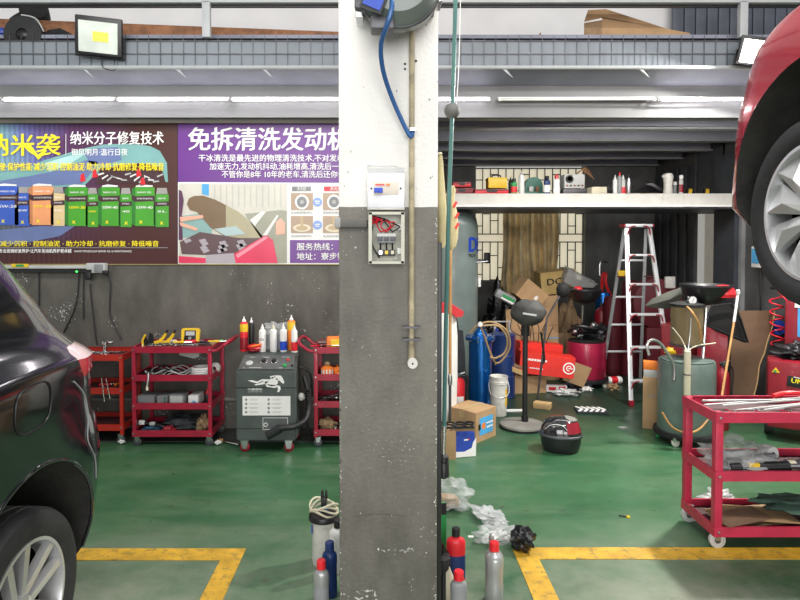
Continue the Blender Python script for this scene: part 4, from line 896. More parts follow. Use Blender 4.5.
# open contactor box
o = P(386.5, 238, Yf - .04); t = thing('contactor_box', 'open beige metal switch box with red wires under the white breaker box', 'switch box', o); k = (Yf - .07) / F
cw_, ch_ = 35 * k, 51 * k
bg_ = mat('beige_enamel', (.46, .46, .38), .4, var=.06)
b = MB(); b.box((0, .035, 0), (cw_, .004, ch_), bg_)
for s in (-1, 1): b.box((s * cw_ / 2, 0, 0), (.004, .075, ch_), bg_).box((0, 0, s * ch_ / 2), (cw_, .075, .004), bg_)
for s in (-1, 1): b.box((s * (cw_ / 2 - .006), -.037, 0), (.012, .003, ch_), bg_).box((0, -.037, s * (ch_ / 2 - .004)), (cw_, .003, .010), bg_)
b.box((0, .03, -ch_ * .34), (cw_ * .96, .008, ch_ * .30), bg_); b.build('housing', t)
MB().box((0, -.0, 0 - .0), (18 * k, .05, 10 * k), 'grey', bev=.003).box((0, -.01, 3 * k), (19 * k, .04, 3 * k), 'lgrey').build('contactor', t)
MB().box((0, .0, -15 * k), (17 * k, .03, 6 * k), 'black', bev=.002).build('terminal_block', t)
for j in range(3):
    MB().box(((j - 1) * 6 * k, -.018, -14.5 * k), (3 * k, .006, 3.5 * k), ['chrome', 'yellow', 'cream'][j]).build('terminal', t)
    MB().box(((j - 1) * 6.4 * k, -.026, 1 * k), (4.6 * k, .006, 8 * k), 'dsteel', bev=.001).build('contact', t)
    MB().tube([((j - 1) * 6 * k, 0, -5 * k), ((j - 1) * 6 * k, -.015, -9 * k), ((j - 1) * 6 * k, 0, -13 * k)], .0035, 'black').build('lead', t)
for j in range(6):
    m_ = 'wirer' if j % 3 != 2 else 'black'; xx0 = (-13 + 4.6 * j) * k
    MB().tube([(-14 * k, 0, 22 * k), (-14 * k + .01 * j, -.01, (14 + j) * k), (xx0 * .6, -.024, (20 - j) * k), (xx0 + .012, -.02, (15 - j % 2 * 4) * k), ((-6 + 6 * (j % 3)) * k, -.01, 6 * k)], .0028, m_, seg=6).build('wire', t)
MB().tube([(-14 * k, .0, 12 * k), (-15.5 * k, -.02, 3 * k), (-14 * k, -.03, -8 * k), (-7 * k, -.02, -20 * k)], .004, 'black').build('wire', t)
for s in (1, -1): MB().box((13 * k, .0, s * 12 * k - 1 * k), (4 * k, .02, 6 * k), 'paper').build('tag', t)
MB().lathe([(0, -.01), (.008, -.008), (.008, 0)], 'lgrey', (9 * k, .02, -21 * k), 'Y', 12).build('screw', t)
# stub bracket at the side
o = P(352, 223, Yf - .04)
b = MB().box((0, 0, 0), (31 * k * 1.0, .05, 10 * k), mat('painted_stub', (.115, .11, .10), .6, var=.2), bev=.008).box((-14 * k, -.0, 0), (6 * k, .06, 11 * k), 'painted_stub' if 0 else M['gyink'], bev=.006)
single(b, 'pipe_stub', 'short grey painted box section sticking out at the side of the pillar', 'bracket', o)
# thin bolts
for i, (px, py) in enumerate(((405, 64), (405, 69), (416, 61))):
    single(MB().lathe([(0, -.004), (.0045, -.003), (.005, 0)], 'ink', axis='Y', seg=10), 'wall_plug', 'dark bolt hole beside the cream pipe on the white pillar', 'bolt', P(px, py, Yf - .0005), 0, 'bolt holes by the cream pipe')
# hanging hose
t = thing('hanging_hose', 'teal air hose hanging beside the pillar with round stopper and black end', 'hose', (0, 0, 0))
hp = [P(456, -30, 2.75), P(455, 20, 2.75), P(452.5, 105, 2.75), P(449, 200, 2.72), P(446, 320, 2.7), P(444, 432, 2.7)]
MB().tube(hp, .0098, 'teal', seg=10).build('hose', t)
MB().ball(P(452, 111, 2.75), (.072, .072, .072), mat('grey_rubber', (.12, .12, .115), .6)).build('stopper', t)
a = P(444, 430, 2.7); MB().rod(a, a + Vector((-.002, 0, -.11)), .010, 'chrome').lathe([(.013, 0), (.013, .02)], 'steel', a).build('coupling', t)
a = P(443.5, 454, 2.7)
MB().lathe([(.013, 0), (.022, -.01), (.024, -.03), (.021, -.034), (.024, -.038), (.026, -.1), (.018, -.108), (0, -.108)][::-1], 'black', a).build('nozzle_grip', t)
MB().tube([P(461, -30, 2.78), P(459, 60, 2.78), P(456.5, 105, 2.76)], .002, 'paper', seg=6).build('cord', t)

# ================================================================ CARS
def lerp(tab, z):
    if z <= tab[0][0]: return tab[0][1]
    for (a, va), (b, vb) in zip(tab, tab[1:]):
        if z <= b: return va + (vb - va) * (z - a) / (b - a)
    return tab[-1][1]
def car_shell(name, parent, xc, levels, wtab, rtab, ftab, ctab, paint, glassfn, arches, liner='liner', nose_taper=0.0, wshift=None):
    """stack of rounded-rectangle plan contours; arches = [(y,z,r,side)]"""
    b = MB(); b.mi(paint); b.mi('glass'); b.mi(liner); b.mi('black')
    rings = []; NC = 9; NS = 26; NE = 10
    for z in levels:
        w = lerp(wtab, z); yr = lerp(rtab, z); yf = lerp(ftab, z); c = lerp(ctab, z); c = min(c, w * .9); e = c * 1.25; ring = []
        def corner(cx, cy, a0):
            return [(cx + c * math.copysign(abs(math.cos(R(a0 + 90 * k / NC))) ** .85, math.cos(R(a0 + 90 * k / NC))), cy + e * math.copysign(abs(math.sin(R(a0 + 90 * k / NC))) ** .85, math.sin(R(a0 + 90 * k / NC)))) for k in range(NC + 1)]
        s1 = corner(w - c, yr - e, 0); s2 = corner(-w + c, yr - e, 90); s3 = corner(-w + c, yf + e, 180); s4 = corner(w - c, yf + e, 270)
        def seg(a, b_, n): return [(a[0] + (b_[0] - a[0]) * k / n, a[1] + (b_[1] - a[1]) * k / n) for k in range(1, n)]
        bow = lambda L_: [(x + (0), y) for x, y in L_]
        ring = s1 + seg(s1[-1], s2[0], NE) + s2 + seg(s2[-1], s3[0], NS) + s3 + seg(s3[-1], s4[0], NE) + s4 + seg(s4[-1], s1[0], NS)
        rings.append([(xc + x, y, z) for x, y in ring])
    n = len(rings[0]); V = [p for r_ in rings for p in r_]; Fc = []
    for j in range(len(rings) - 1):
        for k in range(n): Fc.append((j * n + k, j * n + (k + 1) % n, (j + 1) * n + (k + 1) % n, (j + 1) * n + k))
    Fc += [tuple(range(n))[::-1], tuple(range((len(rings) - 1) * n, len(rings) * n))]
    b._put(V, Fc, paint); b.bm.normal_update()
    for f in b.bm.faces:
        if glassfn(f.calc_center_median()): f.material_index = 1
    bmesh.ops.triangulate(b.bm, faces=[f for f in b.bm.faces if len(f.verts) > 4])
    o = b.build(name, parent, sharp=32)
    for (y, z, r, s) in arches:
        c = MB(); [c.mi(m) for m in (paint, 'glass', liner, 'black')]
        x_in = xc + s * (lerp(wtab, z) - .42); x_out = xc + s * (lerp(wtab, z) + .3)
        c.rod((x_in, y, z), (x_out, y, z), r, liner, seg=48)
        c.box(((x_in + x_out) / 2, y, z - r * .75), (abs(x_out - x_in), r * 1.96, r * 1.5), liner)
        co = c.build('cut'); md = o.modifiers.new('b', 'BOOLEAN'); md.object = co; md.operation = 'DIFFERENCE'; md.solver = 'EXACT'; md.use_self = True
        me = bpy.data.meshes.new_from_object(o.evaluated_get(bpy.context.evaluated_depsgraph_get())); o.modifiers.clear(); o.data = me
        bpy.data.objects.remove(co)
    for p in o.data.polygons: p.use_smooth = True
    o.data.set_sharp_from_angle(angle=R(32))
    return o
def wheel(parent, c, r, rr, s, spokes, style=0, wid=.22):
    """axis X; s = +1 outer face towards +X"""
    c = Vector(c); mt = Matrix.Translation(c) @ Matrix.Scale(s, 4, Vector((1, 0, 0)))
    b = MB(); h = wid / 2
    pr = [(rr * .98, -h * .8), (rr * 1.08, -h * .95), (r * .86, -h), (r * .96, -h * .9), (r * .995, -h * .7), (r, -h * .45), (r * .985, -h * .43), (r * .985, -h * .37), (r, -h * .35), (r, -.01), (r * .985, -.008), (r * .985, .008), (r, .01), (r, h * .35), (r * .985, h * .37), (r * .985, h * .43), (r, h * .45), (r * .995, h * .7), (r * .96, h * .9), (r * .86, h), (rr * 1.08, h * .95), (rr * .98, h * .8)]
    b.lathe(pr, 'rubber', axis='X', seg=64, mtx=mt, cap=False)
    ty = b.build('tyre', parent)
    b = MB()
    b.lathe([(rr * .99, h * .78), (rr * 1.0, h * .9), (rr * .95, h * .9), (rr * .92, h * .6), (rr * .9, -h * .7), (rr * .98, -h * .8)], 'alloy', axis='X', seg=56, mtx=mt, cap=False)
    b.lathe([(0, h * .1), (rr * .9, h * .1)], 'black', axis='X', seg=32, mtx=mt)
    rim = b.build('rim', parent)
    MB().lathe([(rr * .3, h * .16), (rr * .62, h * .16), (rr * .62, h * .2), (rr * .3, h * .2), (rr * .3, h * .16)], 'dsteel', axis='X', seg=32, mtx=mt).build('brake_disc', rim)
    for k in range(spokes):
        a = 2 * math.pi * k / spokes + .2; b = MB(); q = mt @ Matrix.Rotation(a, 4, 'X')
        if style == 0:   # forked twin spokes
            for d in (-1, 1):
                v = [(h * .62, d * rr * .03, rr * .12), (h * .62, d * rr * .16, rr * .14), (h * .84, d * rr * .30, rr * .93), (h * .84, d * rr * .17, rr * .95)]
                v2 = [(x - h * .3, y, z) for x, y, z in v]
                b._put(v + v2, [(0, 1, 2, 3), (4, 7, 6, 5), (0, 4, 5, 1), (1, 5, 6, 2), (2, 6, 7, 3), (3, 7, 4, 0)], 'alloy', q)
        else:            # broad twisted blades
            v = [(h * .62, -rr * .05, rr * .12), (h * .66, rr * .09, rr * .14), (h * .86, rr * .33, rr * .92), (h * .55, -rr * .16, rr * .96), (h * .9, rr * .06, rr * .6)]
            v2 = [(x - h * .25, y, z) for x, y, z in v[:4]]
            b._put(v + v2, [(0, 1, 4), (1, 2, 4), (2, 3, 4), (3, 0, 4), (5, 8, 7, 6), (0, 5, 6, 1), (1, 6, 7, 2), (2, 7, 8, 3), (3, 8, 5, 0)], 'alloy', q)
        b.build('spoke', rim, sharp=20)
    MB().lathe([(rr * .2, h * .45), (rr * .2, h * .68), (rr * .13, h * .74), (0, h * .75)], 'alloy', axis='X', seg=24, mtx=mt).build('hub_cap', rim)
    return ty
# ---- dark SUV standing along the edge of the bay
XC = -2.17
t = thing('car', 'black car with its rear quarter and fuel flap in view on the green floor', 'car', (0, 0, 0))
wt = [(.24, .80), (.34, .86), (.5, .895), (.72, .905), (.95, .905), (1.12, .915), (1.22, .918), (1.24, .90), (1.30, .85), (1.36, .82), (1.44, .80), (1.62, .745), (1.74, .69), (1.80, .62), (1.84, .50), (1.86, .25)]
rt = [(.24, 2.70), (.34, 2.80), (.5, 2.87), (.66, 2.91), (.8, 2.90), (.92, 2.86), (1.0, 2.81), (1.15, 2.77), (1.22, 2.75), (1.28, 2.69), (1.36, 2.60), (1.44, 2.53), (1.62, 2.36), (1.74, 2.22), (1.80, 2.10), (1.84, 1.9), (1.86, 1.7)]
ft = [(.24, -1.45), (.5, -1.62), (.9, -1.6), (1.1, -1.45), (1.22, -1.0), (1.3, -.6), (1.55, -.15), (1.74, .2), (1.86, .7)]
ct = [(.24, .30), (.6, .34), (1.0, .32), (1.2, .28), (1.4, .22), (1.7, .16), (1.86, .12)]
lv = [.24, .3, .36, .43, .5, .58, .66, .73, .8, .86, .92, .97, 1.02, 1.07, 1.12, 1.17, 1.215, 1.225, 1.24, 1.26, 1.29, 1.33, 1.38, 1.43, 1.47, 1.52, 1.57, 1.62, 1.67, 1.71, 1.74, 1.77, 1.80, 1.82, 1.84, 1.86]
def gl(c): return (1.43 < c.z < 1.72 and c.x > XC + .5 and -.1 < c.y < 2.12 - (c.z - 1.43) * .9 and not (.98 < c.y < 1.06)) or (1.47 < c.z < 1.72 and abs(c.x - XC) < .62 and c.y > 2.1)
car_shell('body', t, XC, lv, wt, rt, ft, ct, 'carblack', gl, [(2.17, .42, .455, 1), (2.17, .42, .455, -1), (-.72, .42, .44, 1), (-.72, .42, .44, -1)])
for (y, s) in ((2.17, 1), (2.17, -1), (-.72, 1), (-.72, -1)): wheel(t, (XC + s * .765, y, .352), .352, .245, s, 5, 0)
def side(y, z, o=.003):  # approximate point on the +X flank
    w = lerp(wt, z); yr = lerp(rt, z); c = min(lerp(ct, z), w * .9); e = c * 1.25
    if y <= yr - e: return Vector((XC + w + o, y, z))
    q = min(1, (y - (yr - e)) / e); s_ = q ** (1 / .85); return Vector((XC + w - c + c * max(0, 1 - s_ * s_) ** .425 + o, y, z))
# fuel flap seam
cz, cyy = .985, 1.60 + .47
b = MB(); b.tube([side(2.13 + .11 * math.copysign(abs(math.cos(a)) ** .7, math.cos(a)), 1.11 + .085 * math.copysign(abs(math.sin(a)) ** .7, math.sin(a)), .002) for a in [k * math.pi / 9 for k in range(18)]], .0035, 'black', seg=6, closed=True, smooth=1); b.build('fuel_flap_seam', t)
MB().tube([side(2.40, 1.14), side(2.50, 1.06), side(2.54, .94), side(2.53, .86), side(2.60, .76), side(2.62, .66)], .003, 'grey', seg=6).build('bumper_seam', t)
MB().tube([side(1.50, 1.36), side(1.52, .95), side(1.56, .7), side(1.5, .45)], .004, 'black', seg=6).build('door_seam', t)
MB().tube([side(y, 1.415, .004) for y in (.2, .7, 1.2, 1.6, 1.9, 2.1)], .006, 'chrome', seg=6).build('window_trim', t)
# tail light wrapping the corner
b = MB(); vs = []; rows = 6; cols = 9
for j in range(rows):
    z = 1.13 + .15 * j / (rows - 1)
    for k in range(cols):
        y0_ = 2.40 + .09 * (1 - j / (rows - 1)); yend = lerp(rt, z) - .012; y = y0_ + (yend - y0_) * k / (cols - 1); vs.append(side(y, z, .012 if 0 < j < rows - 1 and k > 0 else -.004))
b._put(vs, [(j * cols + k, j * cols + k + 1, (j + 1) * cols + k + 1, (j + 1) * cols + k) for j in range(rows - 1) for k in range(cols - 1)], 'tail')
for f in b.bm.faces:
    if f.calc_center_median().z > 1.215: f.material_index = b.mi('tailc')
lab(b.build('tail_light', t), 'pinkish red tail light at the corner of the black car')
# arch lip
MB().tube([side(2.17 + .457 * math.cos(R(a)), .42 + .457 * math.sin(R(a)), -.002) for a in range(-8, 189, 14)], .008, 'carblack', seg=8, smooth=2).build('arch_lip', t)
b = MB(); b.box((XC, 2.94, .62), (1.1, .02, .14), 'black'); b.build('rear_plate_recess', t)

# ---- raised red car
XC2 = 2.26
t = thing('car', 'red car raised high with silver wheel hanging over the tool cart', 'car', (0, 0, 0))
t_red = t
wt = [(1.66, .76), (1.74, .82), (1.84, .86), (2.0, .875), (2.2, .875), (2.32, .872), (2.44, .868), (2.50, .855), (2.54, .82), (2.57, .74), (2.60, .64), (2.75, .58), (2.95, .5), (3.03, .3)]
rt = [(1.66, 2.30), (1.74, 2.47), (1.83, 2.56), (1.92, 2.55), (2.0, 2.52), (2.12, 2.52), (2.22, 2.49), (2.33, 2.46), (2.42, 2.42), (2.48, 2.34), (2.52, 2.24), (2.55, 2.05), (2.60, 1.35), (2.75, .95), (2.95, .5), (3.03, .1)]
ft = [(1.66, -1.2), (2.0, -1.75), (2.4, -1.7), (2.5, -1.6), (2.75, -1.3), (2.95, -.9), (3.03, -.5)]
ct = [(1.66, .2), (1.84, .18), (2.2, .18), (2.4, .2), (2.6, .22), (3.03, .2)]
lv = [1.66, 1.70, 1.74, 1.79, 1.84, 1.9, 1.96, 2.02, 2.08, 2.14, 2.2, 2.26, 2.32, 2.36, 2.4, 2.43, 2.46, 2.48, 2.50, 2.52, 2.54, 2.56, 2.58, 2.6, 2.68, 2.75, 2.82, 2.9, 2.95, 2.99, 3.03]
car_shell('body', t, XC2, lv, wt, rt, ft, ct, 'carred', lambda c: 2.64 < c.z < 2.93 and c.y < 1.3, [(1.95, 1.87, .455, -1), (1.95, 1.87, .455, 1), (-.75, 1.87, .42, -1), (-.75, 1.87, .42, 1)])
for (y, s) in ((1.99, -1), (1.99, 1), (-.75, -1), (-.75, 1)): wheel(t, (XC2 + s * .76, y, 1.80 if y > 0 else 1.75), .325, .232, s, 9, 1)
b = MB()
for y in (1.99, -.75): b.rod((XC2 - .6, y, 1.80 if y > 0 else 1.75), (XC2 + .6, y, 1.80 if y > 0 else 1.75), .04, 'dsteel')
b.build('axle', t)
for k in range(4): MB().lathe([(0, -.004), (.012, -.003), (.012, 0)], 'dwhite' if k % 2 else 'black', (XC2 - .60 - .02 * k, 1.95 + .452 * math.cos(R(18 + k * 9)), 1.87 + .452 * math.sin(R(18 + k * 9))), 'Y', 10).build('liner_clip', t)
# lift post and arms carrying it
t = thing('car_lift', 'grey lift post with arms under the raised red car', 'car lift', (0, 0, 0))
MB().box((1.12, .35, 1.9), (.22, .3, 3.8), 'steel' if 0 else steelgrey, bev=.01).build('column', t)
MB().box((1.12, .35, .01), (.5, .5, .02), steelgrey).build('base_plate', t)
for y in (1.2, -.5): MB().tube([(1.2, .35, 1.58), (1.75, y, 1.58)], .045, steelgrey, seg=8, smooth=0).rod((1.75, y, 1.56), (1.75, y, 1.655), .05, 'rubber').build('arm', t)

# ================================================================ THINGS NEAR THE PILLAR BASE
g = G(324, 562)
t = thing('white_canister', 'white canister with black rim and coiled pale hose beside the pillar', 'canister', g)
r_ = .062
MB().lathe([(0, .003), (r_ * .95, 0), (r_, .02), (r_, .20), (r_ * 1.0, .24), (0, .24)], 'dwhite', seg=28).build('canister_body', t)
MB().lathe([(r_ * .9, .225), (r_ * 1.28, .235), (r_ * 1.3, .25), (r_ * 1.2, .262), (0, .262)], 'black', seg=28).build('lid', t)
b = MB()
for k in range(4): b.tube([((.07 + .004 * (k % 2)) * math.cos(a + k), .055 * math.sin(a + k), .275 + .012 * k + .018 * math.sin(2 * a + k)) for a in [j * math.pi / 5 for j in range(10)]], .006, 'cream', closed=True, smooth=2)
b.build('coiled_hose', t)
MB().box((.0, .0, .31), (.03, .03, .08), 'black', bev=.006).prism([(-.018, .34), (.0, .34), (-.004, .385), (-.014, .38)], .02, 'black').prism([(.004, .34), (.02, .34), (.016, .38), (.008, .385)], .02, 'black').build('pump_handle', t)
MB().ball((.01, -.03, .30), (.04, .03, .03), 'bluehose').build('valve', t)
MB().box((-r_ * .97, -.02, .19), (.004, .03, .04), 'bink').build('sticker', t)
def bpt(px, Y): return P(px, 500, Y).x
bottle((bpt(329.5, 2.84), 2.84, 0), 'dark blue oil bottle beside the concrete pillar', 'navy', 'navy', r=.036, h=.25, sy=.8, capr=.02, caph=.03)
t = bottle((bpt(321, 2.70), 2.70, 0), 'silver grey oil bottle with red cap next to the blue bottle', mat('silver_plastic', (.36, .37, .37), .3, .35), 'red', r=.036, h=.235, sy=.75, lab_m='grey', capr=.019)
g = G(624, 517); single(MB().rod((-.03, 0, .006), (.02, 0, .006), .004, 'ink').box((.025, 0, .006), (.02, .012, .01), 'yellow'), 'small_plug', 'tiny yellow and black plug lying on the open green floor', 'plug', (g.x, g.y, 0), -.4)
bottle((bpt(338, 3.05), 3.05, 0), 'white bottle half hidden behind the pillar edge', 'white', 'black', r=.045, h=.26)
bottle((bpt(456, 2.95), 2.95, 0), 'red oil bottle with black cap and dark label', 'red', 'black', r=.048, h=.265, sy=.6, lab_m='navy', capr=.019)
bottle((bpt(459, 2.66), 2.66, 0), 'grey oil bottle with red cap in front of the red bottle', 'grey', 'red', r=.038, h=.205, sy=.7, capr=.021)
bottle((bpt(494.5, 2.80), 2.80, 0), 'silver grey oil jug with red cap standing alone on the green floor', mat('silver_plastic', 0), 'red', r=.043, h=.27, sy=1.3, capr=.021, handle=False, lab_m=None)
b = MB().tube([(0, .045, .245), (0, .06, .28), (0, .085, .27), (0, .09, .2)], .010, mat('silver_plastic', 0)); jug = [o for o in COL.objects if o.get('label', '').startswith('silver grey oil jug')][0]; b.build('handle', jug)
t = thing('spray_bottle', 'cream bottle with dark gun handle beside the pillar edge', 'spray bottle', (bpt(447, 2.78), 2.78, 0))
MB().lathe([(0, 0), (.042, .004), (.045, .02), (.044, .09), (.028, .14), (.016, .17), (.014, .2), (0, .2)], 'cream').build('bottle_body', t)
MB().box((0, 0, .21), (.03, .06, .04), 'black', bev=.008).build('spray_head', t)
t = thing('air_hammer', 'black handled tool standing on end at the pillar edge', 'tool', (bpt(443.5, 2.66), 2.66, 0))
MB().rod((0, 0, 0), (0, 0, .24), .012, 'black').build('shaft', t)
MB().lathe([(.014, .22), (.024, .235), (.026, .26), (.022, .28), (0, .285)], 'blackm').build('head', t)
t = thing('green_board', 'thin black and green board leaning beside the pillar', 'board', (bpt(441.5, 3.1), 3.1, 0))
MB().box((0, 0, .17), (.05, .01, .34), 'green').build('board', t); MB().box((0, -.006, .31), (.05, .004, .06), 'ink').build('top_band', t)
crumple('wire_tangle', 'dark tangled wire beside the pillar', 'wire', (bpt(441.5, 2.9), 2.9, .0), (.06, .06, .24), 'binbag', 5, .35)
g = G(455, 512); crumple('plastic_bag', 'clear plastic bag with cardboard scrap inside beside the pillar', 'bag', (g.x - .02, g.y + .05, 0), (.26, .2, .19), 'bagc', 3, .35)
single(MB().box((0, 0, .04), (.12, .09, .05), 'card', rot=(0, .2, .3)), 'card_scrap', 'brown cardboard scrap inside the clear bag by the pillar', 'scrap', (g.x - .04, g.y + .05, .015))
g = G(489, 520); crumple('plastic_bag', 'white thin plastic bag crumpled on the green floor', 'bag', (g.x, g.y, 0), (.13, .24, .07), 'bagw', 14, .45, .6)
g = G(497, 541); crumple('plastic_bag', 'grey see-through bag wrapped round white foam on the green floor', 'bag', (g.x, g.y, 0), (.24, .14, .10), 'bagc', 31, .5, .3)
crumple('foam_piece', 'white foam piece wrapped in the grey bag', 'foam', (g.x, g.y - .0, .012), (.12, .07, .05), 'paper', 31, .4, .3)
g = G(522, 549); crumple('black_bag', 'black knotted bag at the corner of the yellow floor marking', 'bag', (g.x, g.y, 0), (.125, .12, .13), 'binbag', 50, .28, freq=2.6)
g = G(503, 534); single(MB().box((0, 0, .002), (.03, .02, .003), 'paper'), 'paper_scrap', 'tiny white paper scrap near the pillar bottles', 'scrap', G(471, 537))

# ================================================================ NEAR CART CONTENTS
cx = C4x; zt4 = .765 - .056 + .012
for i, (x0, y0, x1, y1) in enumerate(((.04, .20, .84, .33), (.06, .26, .86, .22), (.10, .12, .86, .30), (.16, .09, .80, .20), (.30, .06, .86, .26))):
    b = MB().rod((cx + x0, 3.27 + y0, .752 + .010 * (i % 3)), (cx + x1, 3.27 + y1, .772 + .008 * (i % 2)), .007, 'lgrey', seg=8)
    b.ball((cx + x1 - .01, 3.27 + y1, .775), (.03, .03, .02), 'lgrey')
    single(b, 'long_rod', 'long pale rod on top of the nearest crimson cart ' + ['along the back', 'crossing the others', 'from corner to corner', 'close to the front rail', 'shortest at the front'][i], 'rod', (0, 0, 0), 0, 'long rods on the near cart')
single(MB().tube([(0, 0, .0), (.08, .02, .012), (.16, .0, .018), (.26, .03, .02)], .014, 'red'), 'pry_tool', 'red handled tool across the rods on the nearest crimson cart', 'tool', (cx + .48, 3.27 + .26, .79))
for i in range(3): wrench((cx + .2 + .15 * i, 3.27 + .08, .757), .2 * i, ['chrome wrench at the front rail of the nearest cart', 'second chrome wrench along the front rail of the nearest cart', 'chrome wrench furthest along the front rail of the nearest cart'][i], .16)
z4 = .44 - .056 + .012
crumple('plastic_bag', 'crumpled clear bag on the middle tray of the nearest cart', 'bag', (cx + .22, 3.44, z4), (.36, .26, .17), 'bagc', 6, .35)
crumple('plastic_film', 'grey film under the clear bag on the nearest cart', 'film', (cx + .26, 3.42, z4), (.30, .2, .10), 'grey', 7, .35)
b = MB().rod((0, 0, .035), (.32, -.01, .05), .028, 'black').rod((.32, -.01, .05), (.40, -.01, .05), .014, 'steel')
b.box((.12, -.02, .06), (.06, .02, .02), 'yellow'); single(b, 'power_drill', 'black cylindrical tool with yellow mark on the middle tray', 'tool', (cx + .12, 3.34, z4))
t = thing('spray_can', 'dark blue can lying on the middle tray of the nearest cart', 'can', (cx + .38, 3.35, z4 + .035), (0, R(88), R(10)))
MB().lathe([(0, 0), (.032, 0), (.032, .12), (.02, .14), (0, .14)], 'navy').build('can_body', t); MB().lathe([(.0325, .08), (.0328, .12)], 'cream').build('band', t)
t = thing('tape_roll', 'white roll with black core on the middle tray of the nearest cart', 'roll', (cx + .42, 3.48, z4 + .062), (0, 0, .4))
MB().lathe([(.02, -.03), (.055, -.03), (.06, 0), (.055, .03), (.02, .03), (.02, -.03)], 'white', axis='Y').build('roll', t); MB().lathe([(.012, -.033), (.024, -.033), (.024, .033), (.012, .033), (.012, -.033)], 'ink', axis='Y').build('core', t)
crumple('oil_pad', 'grey pad beside the white roll on the nearest cart', 'pad', (cx + .60, 3.40, z4), (.3, .2, .05), 'grey', 2, .2)
z4 = .13 - .056 + .012
single(MB().box((.3, .18, .012), (.42, .22, .006), 'cardd', rot=(.04, -.03, .1)).box((.33, .17, .03), (.40, .2, .005), 'card', rot=(-.02, .03, -.1)).box((.2, .1, .045), (.34, .14, .005), 'hdf', rot=(.1, .02, .35)), 'cardboard_sheets', 'loose brown cardboard sheets on the bottom tray of the nearest cart', 'cardboard', (cx, 3.27, z4 + .012))
crumple('green_cloth', 'dull green cloth on the bottom tray of the nearest cart', 'cloth', (cx + .58, 3.46, z4 + .06), (.42, .24, .07), mat('green_rag', (.06, .12, .09), .9, bump=.4), 22, .3)
g = G(716, 505); crumple('plastic_bag', 'white bag on the floor behind the nearest cart', 'bag', (P(711, 500, 3.95).x, 3.85, 0), (.20, .16, .09), 'bagw', 60, .4)

# ================================================================ RECESS
# curtain
x0, x1 = P(503, 230, 8.62).x, P(559, 230, 8.62).x; zt_ = P(520, 209, 8.62).z; zb_ = P(520, 297, 8.62).z
b = MB(); nx, nz = 120, 14; vs = []
for j in range(nz + 1):
    tz_ = j / nz; z = zt_ + (zb_ - zt_) * tz_
    for k in range(nx + 1):
        u = k / nx; ph = u * 2 * math.pi * 8 + .9 * math.sin(u * 9) + .5 * math.sin(tz_ * 3 + u * 5)
        vs.append((x0 + (x1 - x0) * (u * (1 - .0 * tz_)) + .03 * math.sin(tz_ * 5 + u * 7) * tz_, 8.62 + .055 * math.sin(ph) + .02 * math.sin(2.3 * ph), z))
b._put(vs, [(j * (nx + 1) + k, j * (nx + 1) + k + 1, (j + 1) * (nx + 1) + k + 1, (j + 1) * (nx + 1) + k) for j in range(nz) for k in range(nx)], 'gold')
t = tag(b.build('curtain', None), 'gold brown pleated curtain hanging over the barred window', 'curtain')
MB().rod((x0 - .1, 8.66, zt_), (x1 + .1, 8.66, zt_), .012, 'dsteel').build('curtain_rod', t)
# handle on window
single(MB().box((0, 0, 0), (.09, .05, .16), 'black', bev=.02).box((-.1, 0, -.03), (.12, .02, .03), 'lgrey'), 'window_handle', 'black latch box hanging on the window bars beside the air tank', 'latch', P(487, 258, 8.78))
# air tank
Yt = 6.95; ctx = P(449, 300, Yt).x; rt_ = P(477.5, 300, Yt).x - ctx; zt_ = P(450, 209, Yt).z
t = thing('air_tank', 'tall grey green air tank with blue lettering standing by the window', 'air tank', (ctx, Yt, 0))
MB().lathe([(0, .12), (rt_ * .6, .14), (rt_ * .9, .2), (rt_, .30), (rt_, zt_ - .2), (rt_ * .93, zt_ - .1), (rt_ * .7, zt_ - .03), (rt_ * .35, zt_), (0, zt_)], 'airtank', seg=48).build('tank_shell', t)
for a in (30, 150, 270): MB().box((rt_ * .8 * math.cos(R(a)), rt_ * .8 * math.sin(R(a)), .11), (.06, .06, .22), 'airtank').build('leg', t)
b = MB()
def curved(txt, a0, z, h, m, bold=.05):
    cu = MB(); cu.text(txt, 0, 0, h, m, bold=bold)
    for v in cu.bm.verts:
        th = R(-90) + R(a0) + v.co.x / rt_; v.co = Vector(((rt_ + .003) * math.cos(th), (rt_ + .003) * math.sin(th), z + v.co.z))
    return cu
zD = P(470, 251.5, Yt - .25).z
q = curved('DE', 33, zD, .23, 'bink', .05); q.build('lettering', t, recalc=False)
q = curved('TECH', 33, P(470, 257, Yt - .25).z, .05, 'ink', .03); q.build('small_lettering', t, recalc=False)
MB().box((rt_ + .01, -.06, P(478, 282, Yt).z), (.03, .05, .10), 'white', bev=.004).build('gauge_box', t)
MB().rod((rt_ - .02, -.1, P(478, 262, Yt).z), (rt_ + .10, -.12, P(478, 261, Yt).z), .012, 'steel').build('valve', t)
# white tall container with red lid (beside tank)
g = G(444, 425); Yc = 5.35; x_ = P(441, 300, Yc).x; rr = P(457.5, 350, Yc).x - x_
t = thing('white_drum', 'tall white cloth covered drum with red top beside the air tank', 'drum', (x_, Yc, 0))
zt_ = P(445, 308, Yc).z
MB().lathe([(0, .05), (rr * .7, .05), (rr * .95, .25), (rr, .5), (rr * 1.0, zt_ - .25), (rr * .9, zt_ - .06), (rr * .7, zt_), (0, zt_)], 'white', seg=32).build('drum_body', t)
MB().prism([(-.1, -.01), (0, .03), (.08, .03), (.14, -.01), (.19, -.04), (.18, -.08), (.12, -.09), (.08, -.05), (-.1, -.05)], .12, 'red', Matrix.Translation((0, -rr * .8, zt_ + .02))).build('red_top', t)
